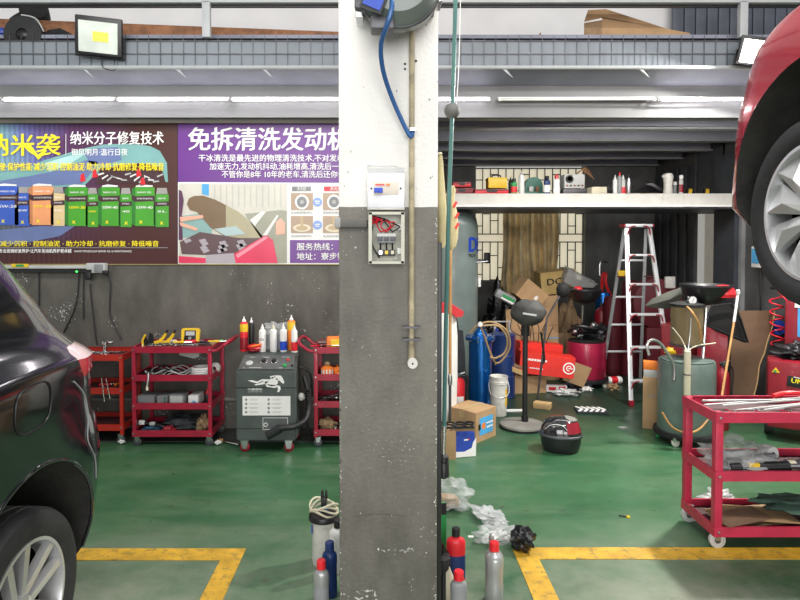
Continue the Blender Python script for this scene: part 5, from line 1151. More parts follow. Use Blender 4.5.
# dark cloth hanging between
b = MB(); a = P(454, 318, 5.72); c_ = P(462, 332, 5.72)
b.prism([(P(x, y, 5.72).x, max(.01, P(x, y, 5.72).z)) for x, y in ((455, 318), (457, 318), (459, 330), (463, 331), (465, 350), (466, 385), (468, 424), (450, 424), (454, 360))], .03, 'dcloth'); single(b, 'black_sheet', 'black sheet hanging between the white drum and the blue cylinder', 'sheet', (0, 5.72, 0))
# broom
t = thing('broom', 'wooden broom handle leaning beside the air tank', 'broom', (0, 0, 0)); a = P(450.5, 236, 5.2); b_ = P(450, 380, 5.0)
MB().rod(a, b_, .013, 'bamboo').build('handle', t); MB().lathe([(0, 0), (.018, 0), (.02, .05), (.013, .09)], 'steel', b_ + Vector((0, 0, -.04))).build('ferrule', t)
MB().rod(b_ + Vector((0, 0, -.04)), (b_.x, b_.y, .02), .012, 'dsteel').build('lower_rod', t)
# hanging sacks
def sack(pts, Y, thick, m, label, name='hanging_sack', sd=1):
    o = P(pts[0][0], pts[0][1], Y); b = MB(); n = 16; vs = []; cols = 12; L_ = len(pts)
    for (xl, xr, y) in [(p[2], p[3], p[4]) for p in pts]:
        a = P(xl, y, Y); c = P(xr, y, Y); cx_ = (a.x + c.x) / 2 - o.x; w = (c.x - a.x) / 2
        for k in range(cols):
            th = 2 * math.pi * k / cols; vs.append((cx_ + w * math.cos(th), thick * math.sin(th) * (.9 + .2 * noise.noise(Vector((k, y * .1, sd)))), a.z - o.z))
    b._put(vs, [(j * cols + k, j * cols + (k + 1) % cols, (j + 1) * cols + (k + 1) % cols, (j + 1) * cols + k) for j in range(L_ - 1) for k in range(cols)] + [tuple(range(cols)), tuple(range((L_ - 1) * cols, L_ * cols))], m)
    t = thing(name, label, 'sack', o); b.build('sack_body', t, sharp=60); return t, o
t, o = sack([(440, 155, 438.5, 442, 156), (0, 0, 437.5, 443, 161), (0, 0, 437, 444, 175), (0, 0, 437, 446, 200), (0, 0, 437, 447.5, 225), (0, 0, 437, 447, 240), (0, 0, 439, 444, 248)], 2.82, .04, 'clothy', 'cream cloth sack hanging from the pillar edge', sd=2)
MB().lathe([(.004, 0), (.012, .004), (.008, .012), (0, .014)], 'cream', seg=12).build('knot', t)
t, o = sack([(452, 186, 450.5, 454, 186), (0, 0, 447, 456, 190), (0, 0, 446, 454.5, 198), (0, 0, 446, 457, 212), (0, 0, 446, 458.5, 225), (0, 0, 446, 458, 238), (0, 0, 447, 456, 246), (0, 0, 449, 453, 250)], 2.95, .05, 'clothy', 'pale sack with red print hanging behind the teal hose', sd=5)
b = MB()
for (x, y) in ((454, 205), (456, 216), (456, 226)): v = P(x, y, 2.95) - o; b.box((v.x, -.046, v.z), (.012, .004, .03), 'redbox', rot=(0, .5, 0))
b.build('print', t)
# red extinguisher by the broom
def extinguisher(loc, label, r, h, m='red', grp=None, yel=False):
    t = thing('fire_extinguisher', label, 'fire extinguisher', loc, 0, grp)
    MB().lathe([(0, 0), (r * .95, 0), (r, .02), (r, h * .75), (r * .85, h * .84), (r * .35, h * .9), (r * .3, h * .93), (0, h * .93)], m, seg=24).build('cylinder', t)
    MB().box((0, -.01, h * .96), (.03, .05, .04), 'dsteel', bev=.004).box((.02, 0, h * .99), (.09, .018, .012), 'steel', rot=(0, -.3, 0)).build('valve', t)
    MB().tube([(0, -.02, h * .95), (r * 1.3, -.02, h * .9), (r * 1.25, -.02, h * .5), (r * 1.1, -.02, h * .3)], .009, 'black').build('hose', t)
    MB().lathe([(r * 1.01, h * .2), (r * 1.015, h * .21), (r * 1.015, h * .42), (r * 1.01, h * .43)], 'yellow' if yel else 'paper', seg=24, a0=230, a1=320).build('label_print', t)
    return t
extinguisher((P(458, 400, 5.55).x, 5.56, .122), 'red fire extinguisher beside the broom and the blue cylinder', .065, .36)
single(MB().box((0, 0, .06), (.12, .12, .12), 'dcloth', bev=.02), 'dark_block', 'dark block under the red fire extinguisher by the broom', 'block', (P(458, 400, 5.55).x, 5.56, 0))
# blue cylinders
g = G(480, 410); Y1 = 6.1; x_ = P(480, 400, Y1).x; r_ = P(491.5, 380, Y1).x - x_; zt_ = P(480, 335, Y1).z
t = thing('blue_cylinder', 'shiny blue filter cylinder with flange beside the white bucket', 'cylinder', (x_, Y1, 0))
MB().lathe([(0, .0), (r_ * .98, .0), (r_, .02), (r_, zt_ - .02), (r_ * 1.0, zt_), (0, zt_)], 'bluem', seg=40).build('shell', t)
MB().lathe([(r_, zt_ - .045), (r_ * 1.3, zt_ - .04), (r_ * 1.3, zt_ - .015), (r_, zt_ - .01)], 'bluem', seg=40).build('flange', t)
for k in range(10): MB().lathe([(.011, -.055), (.011, 0), (0, .004)], 'steel', (r_ * 1.17 * math.cos(k * .628), r_ * 1.17 * math.sin(k * .628), zt_ - .0), seg=8).build('bolt', t)
MB().lathe([(r_ * .6, 0), (r_ * .55, .03), (r_ * .3, .06), (.02, .07), (.02, .10), (0, .10)], 'bluem', (0, 0, zt_), seg=24).build('cap', t)
MB().rod((-.05, 0, zt_ + .09), (.05, 0, zt_ + .09), .012, 'steel').build('valve', t)
x2 = P(503, 360, 6.55).x; zt2_ = P(503, 334, 6.55).z
t = thing('blue_drum', 'dark blue drum behind the shiny blue cylinder', 'drum', (x2, 6.6, 0)); r2_ = P(516, 350, 6.55).x - x2
b = MB(); b.lathe([(0, 0), (r2_, 0), (r2_ * 1.04, .01), (r2_, .02), (r2_, zt2_ * .33), (r2_ * 1.04, zt2_ * .34), (r2_, zt2_ * .35), (r2_, zt2_ * .66), (r2_ * 1.04, zt2_ * .67), (r2_, zt2_ * .68), (r2_, zt2_ - .02), (r2_ * 1.04, zt2_ - .01), (r2_ * .9, zt2_), (0, zt2_)], 'navy', seg=32); b.build('drum_body', t); MB().lathe([(0, 0), (.03, 0), (.03, .02), (0, .02)], 'steel', (.05, -.05, zt2_)).build('bung', t)
hs = [(470, 333), (478, 325), (492, 322), (506, 330), (510, 345), (504, 358), (496, 363), (490, 352), (484, 335), (480, 326)]
Yh = 5.85
b = MB().tube([P(x, y, Yh) for x, y in hs], .010, 'brownhose').tube([P(x, y, Yh - .03) for x, y in ((480, 326), (498, 326), (507, 338), (505, 352), (496, 358), (490, 357))], .010, 'brownhose').lathe([(.0, -.03), (.022, -.03), (.022, 0), (0, 0)], 'white', P(480, 324, Yh - .03), 'Y', 16)
single(b, 'looped_hose', 'brown looped hose resting over the blue cylinder', 'hose')
# white bucket
def bucket(loc, label, r, h, m='dwhite', stripe=None):
    t = thing('bucket', label, 'bucket', loc)
    b = MB(); b.lathe([(0, .004), (r * .86, 0), (r * .88, .01), (r * .985, h * .8), (r * 1.05, h * .81), (r * 1.05, h * .88), (r, h * .89), (r, h * .95), (r * 1.03, h), (r * .95, h), (r * .92, h * .93), (0, h * .93)], m, seg=36); b.build('bucket_body', t)
    MB().tube([(r * 1.06, 0, h * .85), (r * 1.12, -.03, h * .7), (r * .9, -r * .7, h * .55), (0, -r * 1.12, h * .5), (-r * .9, -r * .7, h * .55), (-r * 1.12, -.03, h * .7), (-r * 1.06, 0, h * .85)], .0035, 'steel').build('wire_handle', t)
    if stripe: MB().lathe([(r * .93, h * .25), (r * .975, h * .7)], stripe, seg=36, a0=310, a1=345).build('print', t)
    return t
g = G(498, 410); x_ = P(498, 400, 5.62).x
bucket((P(498.5, 400, 5.88).x, 5.88, 0), 'white plastic bucket with yellow mark beside the blue cylinder', .088, .385, stripe='yellow')
# cardboard boxes near
g = G(478, 442); 
def bluelabel(b, w, d, h):
    b.box((0, -d / 2 - .003, h * .5), (w * .66, .002, h * .58), 'skyblue'); b.lathe([(0, -.001), (.028, -.001), (.028, 0)], 'orange', (-.04, -d / 2 - .004, h * .5), 'Y', 16); b.box((-.10, -d / 2 - .0045, h * .5), (.03, .001, .05), 'ink'); b.box((.05, -d / 2 - .0045, h * .56), (.10, .001, .012), 'paper'); b.box((.05, -d / 2 - .0045, h * .42), (.09, .001, .012), 'paper')
Yb = 5.0; xb_ = P(477, 430, Yb).x
carton('brown cardboard box with sky blue label under the blue cylinder', (xb_ - .01, Yb + .24, 0), (.30, .30, .255), R(46), prt=bluelabel)
x_ = P(441, 450, 4.75).x
carton('low open cardboard box by the pillar with black gaskets on it', (P(443, 450, 4.75).x, 4.76, 0), (.17, .22, .22), R(3), open_=False, tape=False)
# gasket plate
b = MB(); 
hexm = []
b.box((0, 0, 0), (.30, .012, .010), 'black').box((0, .15, 0), (.30, .012, .010), 'black')
for k in range(4):
    cx_ = -.115 + .076 * k; b.lathe([(.030, 0), (.040, 0), (.040, .010), (.030, .010), (.030, 0)], 'black', (cx_, .04, 0), seg=16).lathe([(.030, 0), (.040, 0), (.040, .010), (.030, .010), (.030, 0)], 'black', (cx_ + .02, .112, 0), seg=16)
single(b, 'head_gasket', 'black gasket with round holes lying on the low cardboard box', 'gasket', (P(454, 430, 4.75).x, 4.66, .245), (0, 0, R(4)))
# blue detergent bag
t = thing('oil_pouch', 'blue and white plastic pack standing in front of the cardboard box', 'pack', (P(464.5, 440, 4.76).x, 4.74, 0), R(14))
b = MB(); b._put([(-.09, -.03, 0), (.08, -.035, 0), (.085, .035, 0), (-.085, .04, 0), (-.095, -.012, .20), (.08, -.012, .19), (.08, .012, .19), (-.095, .012, .20)], [(0, 1, 5, 4), (1, 2, 6, 5), (2, 3, 7, 6), (3, 0, 4, 7), (4, 5, 6, 7), (0, 3, 2, 1)], 'blue'); bmesh.ops.bevel(b.bm, geom=b.bm.edges[:], offset=.008, segments=2, affect='EDGES'); b.build('pack_body', t)
b = MB(); b._put([(-.09, -.037, .004), (.078, -.04, .004), (.09, -.020, .15), (.06, -.026, .11), (.045, -.033, .07), (-.02, -.0365, .045), (-.088, -.036, .05)], [(0, 1, 2, 3, 4, 5, 6)], 'paper'); b.build('white_print', t); 
MB().box((0, -.026, .135), (.035, .002, .012), 'paper').build('logo_bar', t); MB().box((.025, -.0268, .138), (.012, .002, .012), 'red').build('logo_mark', t)
# oil stand fan
g = G(522, 427); t = thing('pedestal_fan', 'black pedestal fan pole with grey motor on a round grey base', 'fan', (g.x, g.y, 0)); Yg = g.y
MB().lathe([(0, 0), (.195, 0), (.205, .012), (.20, .035), (.14, .048), (.03, .055), (0, .055)], mat('dusty_grey', (.20, .195, .175), .7, var=.2), seg=48).build('base', t)
MB().lathe([(.206, .002), (.207, .02)], 'black', seg=48).build('base_edge', t)
zt_ = P(526, 330, Yg).z; xo = P(525, 380, Yg).x - g.x
MB().rod((xo, 0, .05), (xo, 0, zt_), .024, 'black').rod((xo, 0, .05), (xo, 0, .10), .032, 'black').build('pole', t)
m_ = P(527, 312, Yg) - g; mm = mat('motor_grey', (.05, .05, .047), .7, var=.3)
b = MB().ball((m_.x, -.05, m_.z), (.31, .26, .24), mm, 24, 16, .06, 1).rod((xo, 0, zt_ - .05), (xo, -.02, m_.z), .04, 'black').box((m_.x - .02, -.18, m_.z + .0), (.12, .02, .015), 'lgrey', rot=(0, .15, 0))
b.build('motor', t)
a = P(541, 332, Yg) - g; c_ = P(548, 385, Yg) - g
MB().tube([a, (a.x + .04, .03, a.z - .25), (a.x + .02, .03, a.z - .3)], .01, 'black').build('cable', t)
# helmet case
g = G(565, 455); t = thing('top_case', 'black rounded motorcycle top case with red reflector on the floor', 'top case', (g.x, g.y + .12, 0), R(-12)); w, d = .40 / 1.2, .28
def egg(k, a, pw=.88): c_, s_ = math.cos(a), math.sin(a); return (math.copysign(abs(c_) ** pw, c_) * w / 2 * k, math.copysign(abs(s_) ** pw, s_) * d / 2 * k)
def shell(b, prof, m):
    n = 40; vs = [(*egg(k, 2 * math.pi * i / n), z) for k, z in prof for i in range(n)]
    b._put(vs, [(j * n + i, j * n + (i + 1) % n, (j + 1) * n + (i + 1) % n, (j + 1) * n + i) for j in range(len(prof) - 1) for i in range(n)] + [tuple(range(n))[::-1], tuple(range((len(prof) - 1) * n, len(prof) * n))], m); return b
shell(MB(), [(.78, 0), (.84, .01), (.95, .07), (.98, .13)], 'black').build('bottom_shell', t)
shell(MB(), [(1.0, .125), (1.04, .13), (1.04, .142), (1.0, .148)], 'dsteel').build('rim_seam', t)
shell(MB(), [(.98, .145), (.965, .17), (.91, .20), (.82, .228), (.68, .252), (.50, .268), (.28, .278), (.05, .282)], mat('gloss_black', (.02, .02, .022), .1, coat=1)).build('lid', t)
MB().ball((.03, 0, .255), (.20, .14, .05), mat('dusty_grey', 0)).build('lid_top', t)
b = MB(); vs = []
for j in range(4):
    for i in range(6):
        a = R(-78 + i * 11); k = .985 - .055 * j; x, y = egg(k + .01, a); vs.append((x, y, .172 + .028 * j))
b._put(vs, [(j * 6 + i, j * 6 + i + 1, (j + 1) * 6 + i + 1, (j + 1) * 6 + i) for j in range(3) for i in range(5)], 'redd'); b.build('reflector', t)
b = MB().tube([(-.13, -.09, .19), (-.08, -.115, .235), (0, -.12, .235), (.04, -.125, .20)], .004, 'lgrey', seg=6); b.build('lid_line', t)
# floor pieces
def flat(px, py, name, label, cat, fn, rz=0, z=0):
    b = MB(); fn(b); g = G(px, py); return single(b, name, label, cat, (g.x, g.y, z), rz)
flat(542.5, 408, 'wood_block', 'pale wooden block lying on the floor behind the top case', 'wood block', lambda b: b.box((0, 0, .03), (.17, .10, .06), 'wood', bev=.004), R(-28))
flat(514, 411, 'paper_strip', 'long white paper strip beside the fan base', 'paper', lambda b: b.box((0, 0, .006), (.20, .05, .012), 'paper', rot=(0, 0, 0)), .05)
def chev(b):
    b.box((0, 0, .012), (.30, .2, .02), 'dcloth', bev=.006)
    for k in range(5): b.box((-.11 + .055 * k, .042, .024), (.026, .10, .004), 'paper', rot=(0, 0, .5)).box((-.11 + .055 * k, -.042, .024), (.026, .10, .004), 'paper', rot=(0, 0, -.5))
flat(591, 411.5, 'striped_cloth', 'navy cloth with white chevrons on the dark floor', 'cloth', chev, -.1)
flat(623, 428, 'floor_scrap', 'small pale scrap on the floor below the ladder', 'scrap', lambda b: b.box((0, 0, .004), (.07, .05, .006), 'clear'), .2)
g = G(556, 392); t = thing('snack_packet', 'white and red packet on the floor in front of the red boxes', 'packet', (g.x, g.y, 0), -.1)
MB().box((0, 0, .045), (.24, .09, .08), 'paper', bev=.02).build('packet', t); b = MB(); b.box((-.05, -.047, .05), (.08, .003, .035), 'red').box((.06, -.047, .06), (.07, .003, .03), 'red'); b.build('print', t)
for i, (px, py, d_, m_, l_) in enumerate(((566, 395, (.26, .12, .07), 'lgrey', 'crumpled grey striped cloth beside the snack packet'), (578, 389, (.22, .16, .11), 'dcloth', 'dark cloth heap at the end of the red boxes'), (590, 383, (.14, .10, .09), 'bcloth', 'blue cloth scrap near the red drain tank'), (600, 381, (.22, .10, .08), 'lgrey', 'heap of grey and white wrappers below the ladder'), (613, 390, (.12, .09, .08), 'cardd', 'brown crumpled rag near the ladder'), (586, 391, (.12, .09, .05), 'paper', 'white crumpled wrapper beside the dark cloth'))):
    g = G(px, py); crumple('cloth_heap', l_, 'cloth', (g.x, g.y, 0), d_, m_, 70 + i, .45)
g = G(614, 384); t = thing('drink_can', 'white and red tin lying on the floor below the ladder', 'tin', (g.x, g.y, .045), (0, R(90), .2)); MB().lathe([(0, -.09), (.04, -.09), (.045, -.08), (.045, .08), (.04, .09), (0, .09)], 'paper').build('tin', t); MB().lathe([(.0458, -.05), (.0458, .03)], 'red').build('band', t)
g = G(599, 378); carton('low brown cardboard tray below the ladder', (g.x - .03, g.y + .35, 0), (.36, .14, .13), -.05, 'cardd', tape=False)
g = G(524, 394); carton('battered brown box under the red boxes', (g.x + .02, g.y + .16, 0), (.46, .26, .19), .12, 'card', tape=False)
# red boxes
def redprint(b, w, d, h, big=True):
    if big:
        b.lathe([(.052, -.001), (.066, -.001), (.066, 0), (.052, 0), (.052, -.001)], 'wink', (w * .40, -d / 2 - .003, h * .48), 'Y', 28)
        b.lathe([(.020, -.001), (.031, -.001), (.031, 0), (.020, 0), (.020, -.001)], 'wink', (w * .40, -d / 2 - .003, h * .48), 'Y', 20, a0=70, a1=330); b.box((w * .40 + .018, -d / 2 - .0035, h * .48), (.05, .001, .010), 'wink')
        [b.box((-w * .38 + k * .03, -d / 2 - .0035, h * .70), (.024, .001, .022), 'wink') for k in range(8)]
        [b.box((-w * .30 + k * .022, -d / 2 - .0035, h * .30), (.016, .001, .012), 'wink') for k in range(7)]
    else: [b.box((-w * .16 + k * .042, -d / 2 - .0035, h * (.34 + .03 * (k % 2))), (.034, .001, .026), 'wink') for k in range(7)]
o = P(539, 383, 6.05)
carton('long red printed box with white ring logo lying on the brown box', (P(544, 370, 6.75).x, 6.75, .215), (.60, .22, .23), (0, R(6), R(-4)), 'redbox', prt=redprint, tape=False)
carton('second red printed box lying behind the ring logo box', (P(538, 358, 7.0).x, 7.02, .32), (.50, .2, .20), (0, R(5), R(3)), 'redbox', prt=lambda b, w, d, h: redprint(b, w, d, h, False), tape=False)
single(MB().box((0, 0, 0), (.26, .01, .24), 'card', rot=(R(8), R(20), R(5))), 'cardboard_sheet', 'bent cardboard sheet behind the end of the red box', 'cardboard', P(577, 374, 6.72))
single(MB().box((0, 0, 0), (.34, .02, .05), 'wood', rot=(0, R(22), 0)).box((.05, .02, .03), (.3, .02, .03), 'hdf', rot=(0, R(20), 0)), 'splintered_wood', 'thin wooden slats sticking out beside the red box', 'wood', P(510, 368, 6.5))
# waste oil drainers
def drainer(loc, r, h, m, label, pan, panz, panr, polex, chamber=None, lid='blackm'):
    t = thing('oil_drainer', label, 'oil drainer', loc)
    MB().lathe([(0, .09), (r * .96, .09), (r, .11), (r, h * .96), (r * .97, h), (0, h)], m, seg=40).build('tank_body', t)
    MB().lathe([(r * .9, h), (r * .93, h + .01), (r * .5, h + .02), (0, h + .02)], lid if lid == 'blackm' else m, seg=40).build('tank_lid', t)
    MB().lathe([(0, .055), (r * 1.12, .055), (r * 1.14, .07), (r * 1.12, .095), (0, .095)], 'blackm', seg=40).build('wheeled_base', t)
    for a in (45, 135, 225, 315):
        x, y = r * 1.05 * math.cos(R(a)), r * 1.05 * math.sin(R(a)); c_ = MB().box((x, y, .06), (.05, .04, .03), 'steel').build('caster', t)
        MB().lathe([(0, -.012), (.02, -.012), (.032, -.009), (.032, .009), (0, .012)], 'dwhite', (x, y, .032), 'Y', 16).build('wheel', c_)
    px_, py_ = pan; MB().rod((polex, 0, h), (px_ if 0 else polex + (px_ - polex) * .7, py_ * .5, panz - .02), .014, 'chrome').build('pole', t)
    b = MB(); b.lathe([(0, 0), (.03, .0), (panr * .6, .03), (panr * .92, .10), (panr * 1.0, .15), (panr * 1.05, .165), (panr * 1.04, .18), (panr * .95, .165), (panr * .55, .045), (0, .02)], 'black', (px_, py_, panz), seg=40); b.build('drain_pan', t)
    return t
Yd = 7.15; x_ = P(586, 370, Yd).x; r_ = P(605, 370, Yd).x - x_; 
t = drainer((x_, Yd, 0), r_, P(586, 341, Yd).z, mat('pink_red_paint', (.36, .015, .055), .3, coat=.3), 'red round oil drainer with black pan at the back of the recess', (-.06, -.1), P(583, 303, Yd).z, .19, -.06)
b = MB(); b.ball((0, 0, 0), (.3, .25, .12), 'black', jit=.5, seed=3).ball((.15, .05, .0), (.25, .2, .16), 'dsteel', jit=.5, seed=5).tube([(-.2, 0, 0), (-.1, -.1, .08), (.1, -.1, .05), (.2, 0, .1)], .02, 'black')
single(b, 'engine_part', 'black engine parts heaped on the red oil drainer', 'engine part', (x_ - .02, Yd, P(586, 341, Yd).z + .11))
for i, (px, py, l_) in enumerate(((575, 332, 'small chrome fitting on the black engine parts'), (593, 326, 'second chrome fitting at the top of the engine parts'))): single(MB().ball((0, 0, 0), (.05, .04, .05), 'steel', jit=.3), 'fitting', l_, 'fitting', P(px, py, 6.95))
# second black bowl with arm (funnel)
t = thing('black_funnel_arm', 'round black cup on an angled bar in front of the oil pan', 'funnel', (0, 0, 0))
a = P(563, 290, 6.2); MB().ball(a, (.14, .12, .16), 'blackm').build('cup', t); MB().tube([a, P(547, 318, 6.15), Vector((P(540, 318, 6.2).x, 6.3, 0))], .011, 'dsteel', smooth=0).build('bar', t)
MB().rod(a + Vector((0, .03, 0)), a + Vector((.25, .35, -.02)), .01, 'dsteel').build('bracket', t)
single(MB().ball((0, 0, 0), (.1, .1, .07), 'red'), 'red_pan_cap', 'small red cap showing in the black oil pan', 'ball', P(578, 289, 6.95))  # red cap, shaped as a flattened sphere
# grey-green drainer
Yd = 5.12; x_ = P(686, 400, Yd).x; r_ = P(712.5, 400, Yd).x - x_; h_ = P(686, 360, Yd).z
t = drainer((x_, Yd, 0), r_, h_, 'tankgrey', 'grey green oil drainer with dirty clear chamber and white pipe', (.20, .08), P(708, 306, Yd).z + .0, .20, .14, lid='x')
hc = P(686, 343, Yd).z; ht = P(686, 306, Yd).z; rc = P(701, 320, Yd).x - P(686, 320, Yd).x
MB().lathe([(rc, hc), (rc, ht), (rc * .96, ht), (rc * .96, hc), (rc, hc)], 'amber', seg=32).build('measuring_chamber', t)
MB().lathe([(0, hc - .02), (rc * 1.05, hc - .02), (rc * 1.05, hc), (0, hc)], 'dsteel').build('chamber_base', t)
MB().lathe([(0, ht), (rc * 1.08, ht), (rc * 1.08, ht + .02), (rc * .5, ht + .04), (0, ht + .04)], 'blackm').build('chamber_cap', t)
MB().rod((0, 0, h_), (0, 0, hc), .03, 'steel').rod((0, 0, hc), (0, 0, ht), .008, 'steel').build('centre_pipe', t)
MB().lathe([(0, -.03), (.036, -.03), (.038, -.025), (.038, 0), (0, 0)], 'chrome', (0, -.06, P(685, 300, Yd - .06).z), 'Y', 24).lathe([(0, -.032), (.030, -.031)], 'paper', (0, -.06, P(685, 300, Yd - .06).z), 'Y', 24).build('gauge', t)
MB().box((.005, -.094, P(685, 300, Yd - .06).z + .008), (.003, .002, .03), 'ink', rot=(0, .5, 0)).build('gauge_needle', t)
gx = lambda px, py, Y=Yd - .15: P(px, py, Y) - Vector((x_, Yd, 0))
MB().tube([gx(649, 355), gx(647, 345), gx(652, 340), gx(660, 343), gx(668, 354), gx(674, 366), gx(674, 380)], .013, 'steel').build('push_handle', t)
MB().tube([gx(662, 412, Yd - r_), gx(672, 427, Yd - r_ - .04), gx(688, 433, Yd - r_ - .05), gx(702, 427, Yd - r_ - .02), gx(712, 412, Yd - r_ + .06)], .009, 'bamboo').build('hose', t)
MB().tube([gx(686, 306, Yd - .1), gx(692, 312, Yd - .2), gx(699, 325, Yd - .2), gx(701, 340, Yd - .15)], .009, 'bamboo').build('sample_hose', t)
b = MB().tube([gx(687, 352, Yd - r_ - .02), gx(682, 340), gx(673, 328)], .005, 'cream').tube([gx(687, 352, Yd - r_ - .02), gx(696, 346), (gx(716, 343))], .005, 'cream').tube([gx(688, 352, Yd - r_ - .02), gx(690, 335), gx(691, 318)], .004, 'lgrey'); b.build('probe_tubes', t)
MB().rod(gx(687.5, 351, Yd - r_ - .03), gx(686.5, 437, Yd - r_ - .03), .026, 'cream', seg=20).lathe([(.027, 0), (.029, .005), (.027, .01)], 'dsteel', gx(687, 375, Yd - r_ - .03)).build('white_pipe', t)
# fender liner sheets and red cap
def sheet(pts, Y, bul, m, label, name='fender_liner', thick=.008, cat='car part'):
    o = P(sum(p[0] for p in pts) / len(pts), sum(p[1] for p in pts) / len(pts), Y); b = MB(); L_ = [P(p[0], p[1], Y + (p[2] if len(p) > 2 else 0)) - o for p in pts]
    n = len(L_); b._put([v for v in L_] + [v + Vector((0, thick, 0)) for v in L_] + [(0, -bul, 0), (0, -bul + thick, 0)], [(k, (k + 1) % n, 2 * n) for k in range(n)] + [(n + k, n + (k + 1) % n, 2 * n + 1) for k in range(n)] + [(k, (k + 1) % n, n + (k + 1) % n, n + k) for k in range(n)], m)
    return single(b, name, label, cat, o, sharp=20)
grl = mat('faded_liner', (.07, .072, .06), .7, var=.25)
sheet([(645, 306), (652, 299), (668, 292), (685, 286), (690, 289), (683, 296), (676, 305), (668, 309), (655, 308)], 5.45, .03, grl, 'faded grey fender liner behind the oil drainer gauge')
LN = sheet([(704, 322), (712, 305), (730, 303), (738, 308), (742, 322), (749, 342), (745, 343), (730, 337), (715, 331)], 5.55, .02, M['blackm'], 'black triangular fender liner below the black pan')
MB_ = MB(); MB_.tube([P(712, 306, 5.5), P(731, 304, 5.5), P(740, 318, 5.5), P(748, 342, 5.5), P(725, 333, 5.5), P(705, 325, 5.5)], .012, 'black', closed=True, smooth=0)
for v in MB_.bm.verts: v.co -= LN.location
MB_.build('edging', LN)
b = MB(); b.lathe([(.0, .0), (.10, .0), (.105, .03), (.08, .08), (.04, .10), (0, .105)], 'red', seg=28); single(b, 'red_disc', 'bright red cap resting on the black drain pan', 'cap', P(723, 297, 5.12))
# bamboo stick with white top
t = thing('bamboo_stick', 'bamboo stick with white top leaning on the oil drainer', 'stick', (0, 0, 0)); a = P(738, 294, 4.95); m1 = P(734, 322, 4.9); g = P(718, 420, 4.55)
MB().rod(m1, g, .009, 'bamboo').build('stick', t); MB().rod(a, m1, .011, 'white').build('white_top', t); MB().lathe([(0, 0), (.016, .002), (.016, .03), (0, .04)], 'white', a).build('tip', t)
# red cabinet + extinguisher
Yk = 5.85; a = P(702, 330, Yk); c_ = P(727, 330, Yk)
t = thing('red_cabinet', 'tall dull red cabinet behind the oil drainer', 'cabinet', ((a.x + c_.x) / 2 + .06, Yk + .15, 0), R(-28)); w = c_.x - a.x + .02
MB().box((0, 0, a.z / 2), (w, .3, a.z), 'redd', bev=.01).build('cabinet_body', t); MB().box((0, -.155, a.z * .5), (w * .9, .01, a.z * .9), 'redd', bev=.003).build('door', t); MB().box((w * .35, -.165, a.z * .55), (.015, .02, .1), 'steel').build('handle', t)
extinguisher((P(720, 395, 5.45).x, 5.42, 0), 'red fire extinguisher with yellow label behind the oil drainer', .062, .62, 'redd', yel=True)
Yk = 6.05; a = P(676, 330, Yk)
t = thing('red_machine', 'dull red machine panel behind the dirty clear chamber', 'machine', (a.x + .16, 6.32, 0), R(-25)); MB().box((0, 0, .42), (.34, .25, .84), mat('maroon_panel', (.17, .008, .014), .4), bev=.02).build('housing', t); MB().ball((-.08, -.135, .56), (.1, .05, .08), 'yellow', jit=.3).build('yellow_knob', t); MB().box((.06, -.13, .76), (.1, .01, .06), 'paper').build('sticker', t)
# hose drum (red) behind ladder
Yr = 7.3; c_ = P(655, 303, Yr)
t = thing('red_hose_drum', 'large red hose drum behind the ladder', 'hose drum', (c_.x, Yr, 0)); zc = c_.z
MB().lathe([(0, -.10), (.28, -.10), (.30, -.09), (.30, -.07), (.2, -.06), (.2, .06), (.30, .07), (.30, .09), (0, .10)], 'rdark', (0, 0, zc), 'Y', 40).build('drum', t)
MB().box((0, .0, zc / 2 - .14), (.3, .25, max(.1, zc - .3)), 'rdark', bev=.01).build('stand', t)
MB().box((.12, -.12, zc + .26), (.12, .04, .14), 'dwhite', bev=.01).build('control_box', t)
for k in range(2):
    px = (634, 616)[k]; c2 = P(px, 300, 7.6); t2 = thing('red_curtain_roll', ['red tall fabric roll standing behind the ladder rungs', 'narrower red roll standing behind the ladder rail'][k], 'roll', (c2.x, 7.7, 0))
    MB().lathe([(0, 0), (.13 - .03 * k, 0), (.14 - .03 * k, .4), (.12, .9), (.10, 1.2 - .2 * k), (0, 1.22 - .2 * k)], 'rdark', seg=14).build('roll', t2)
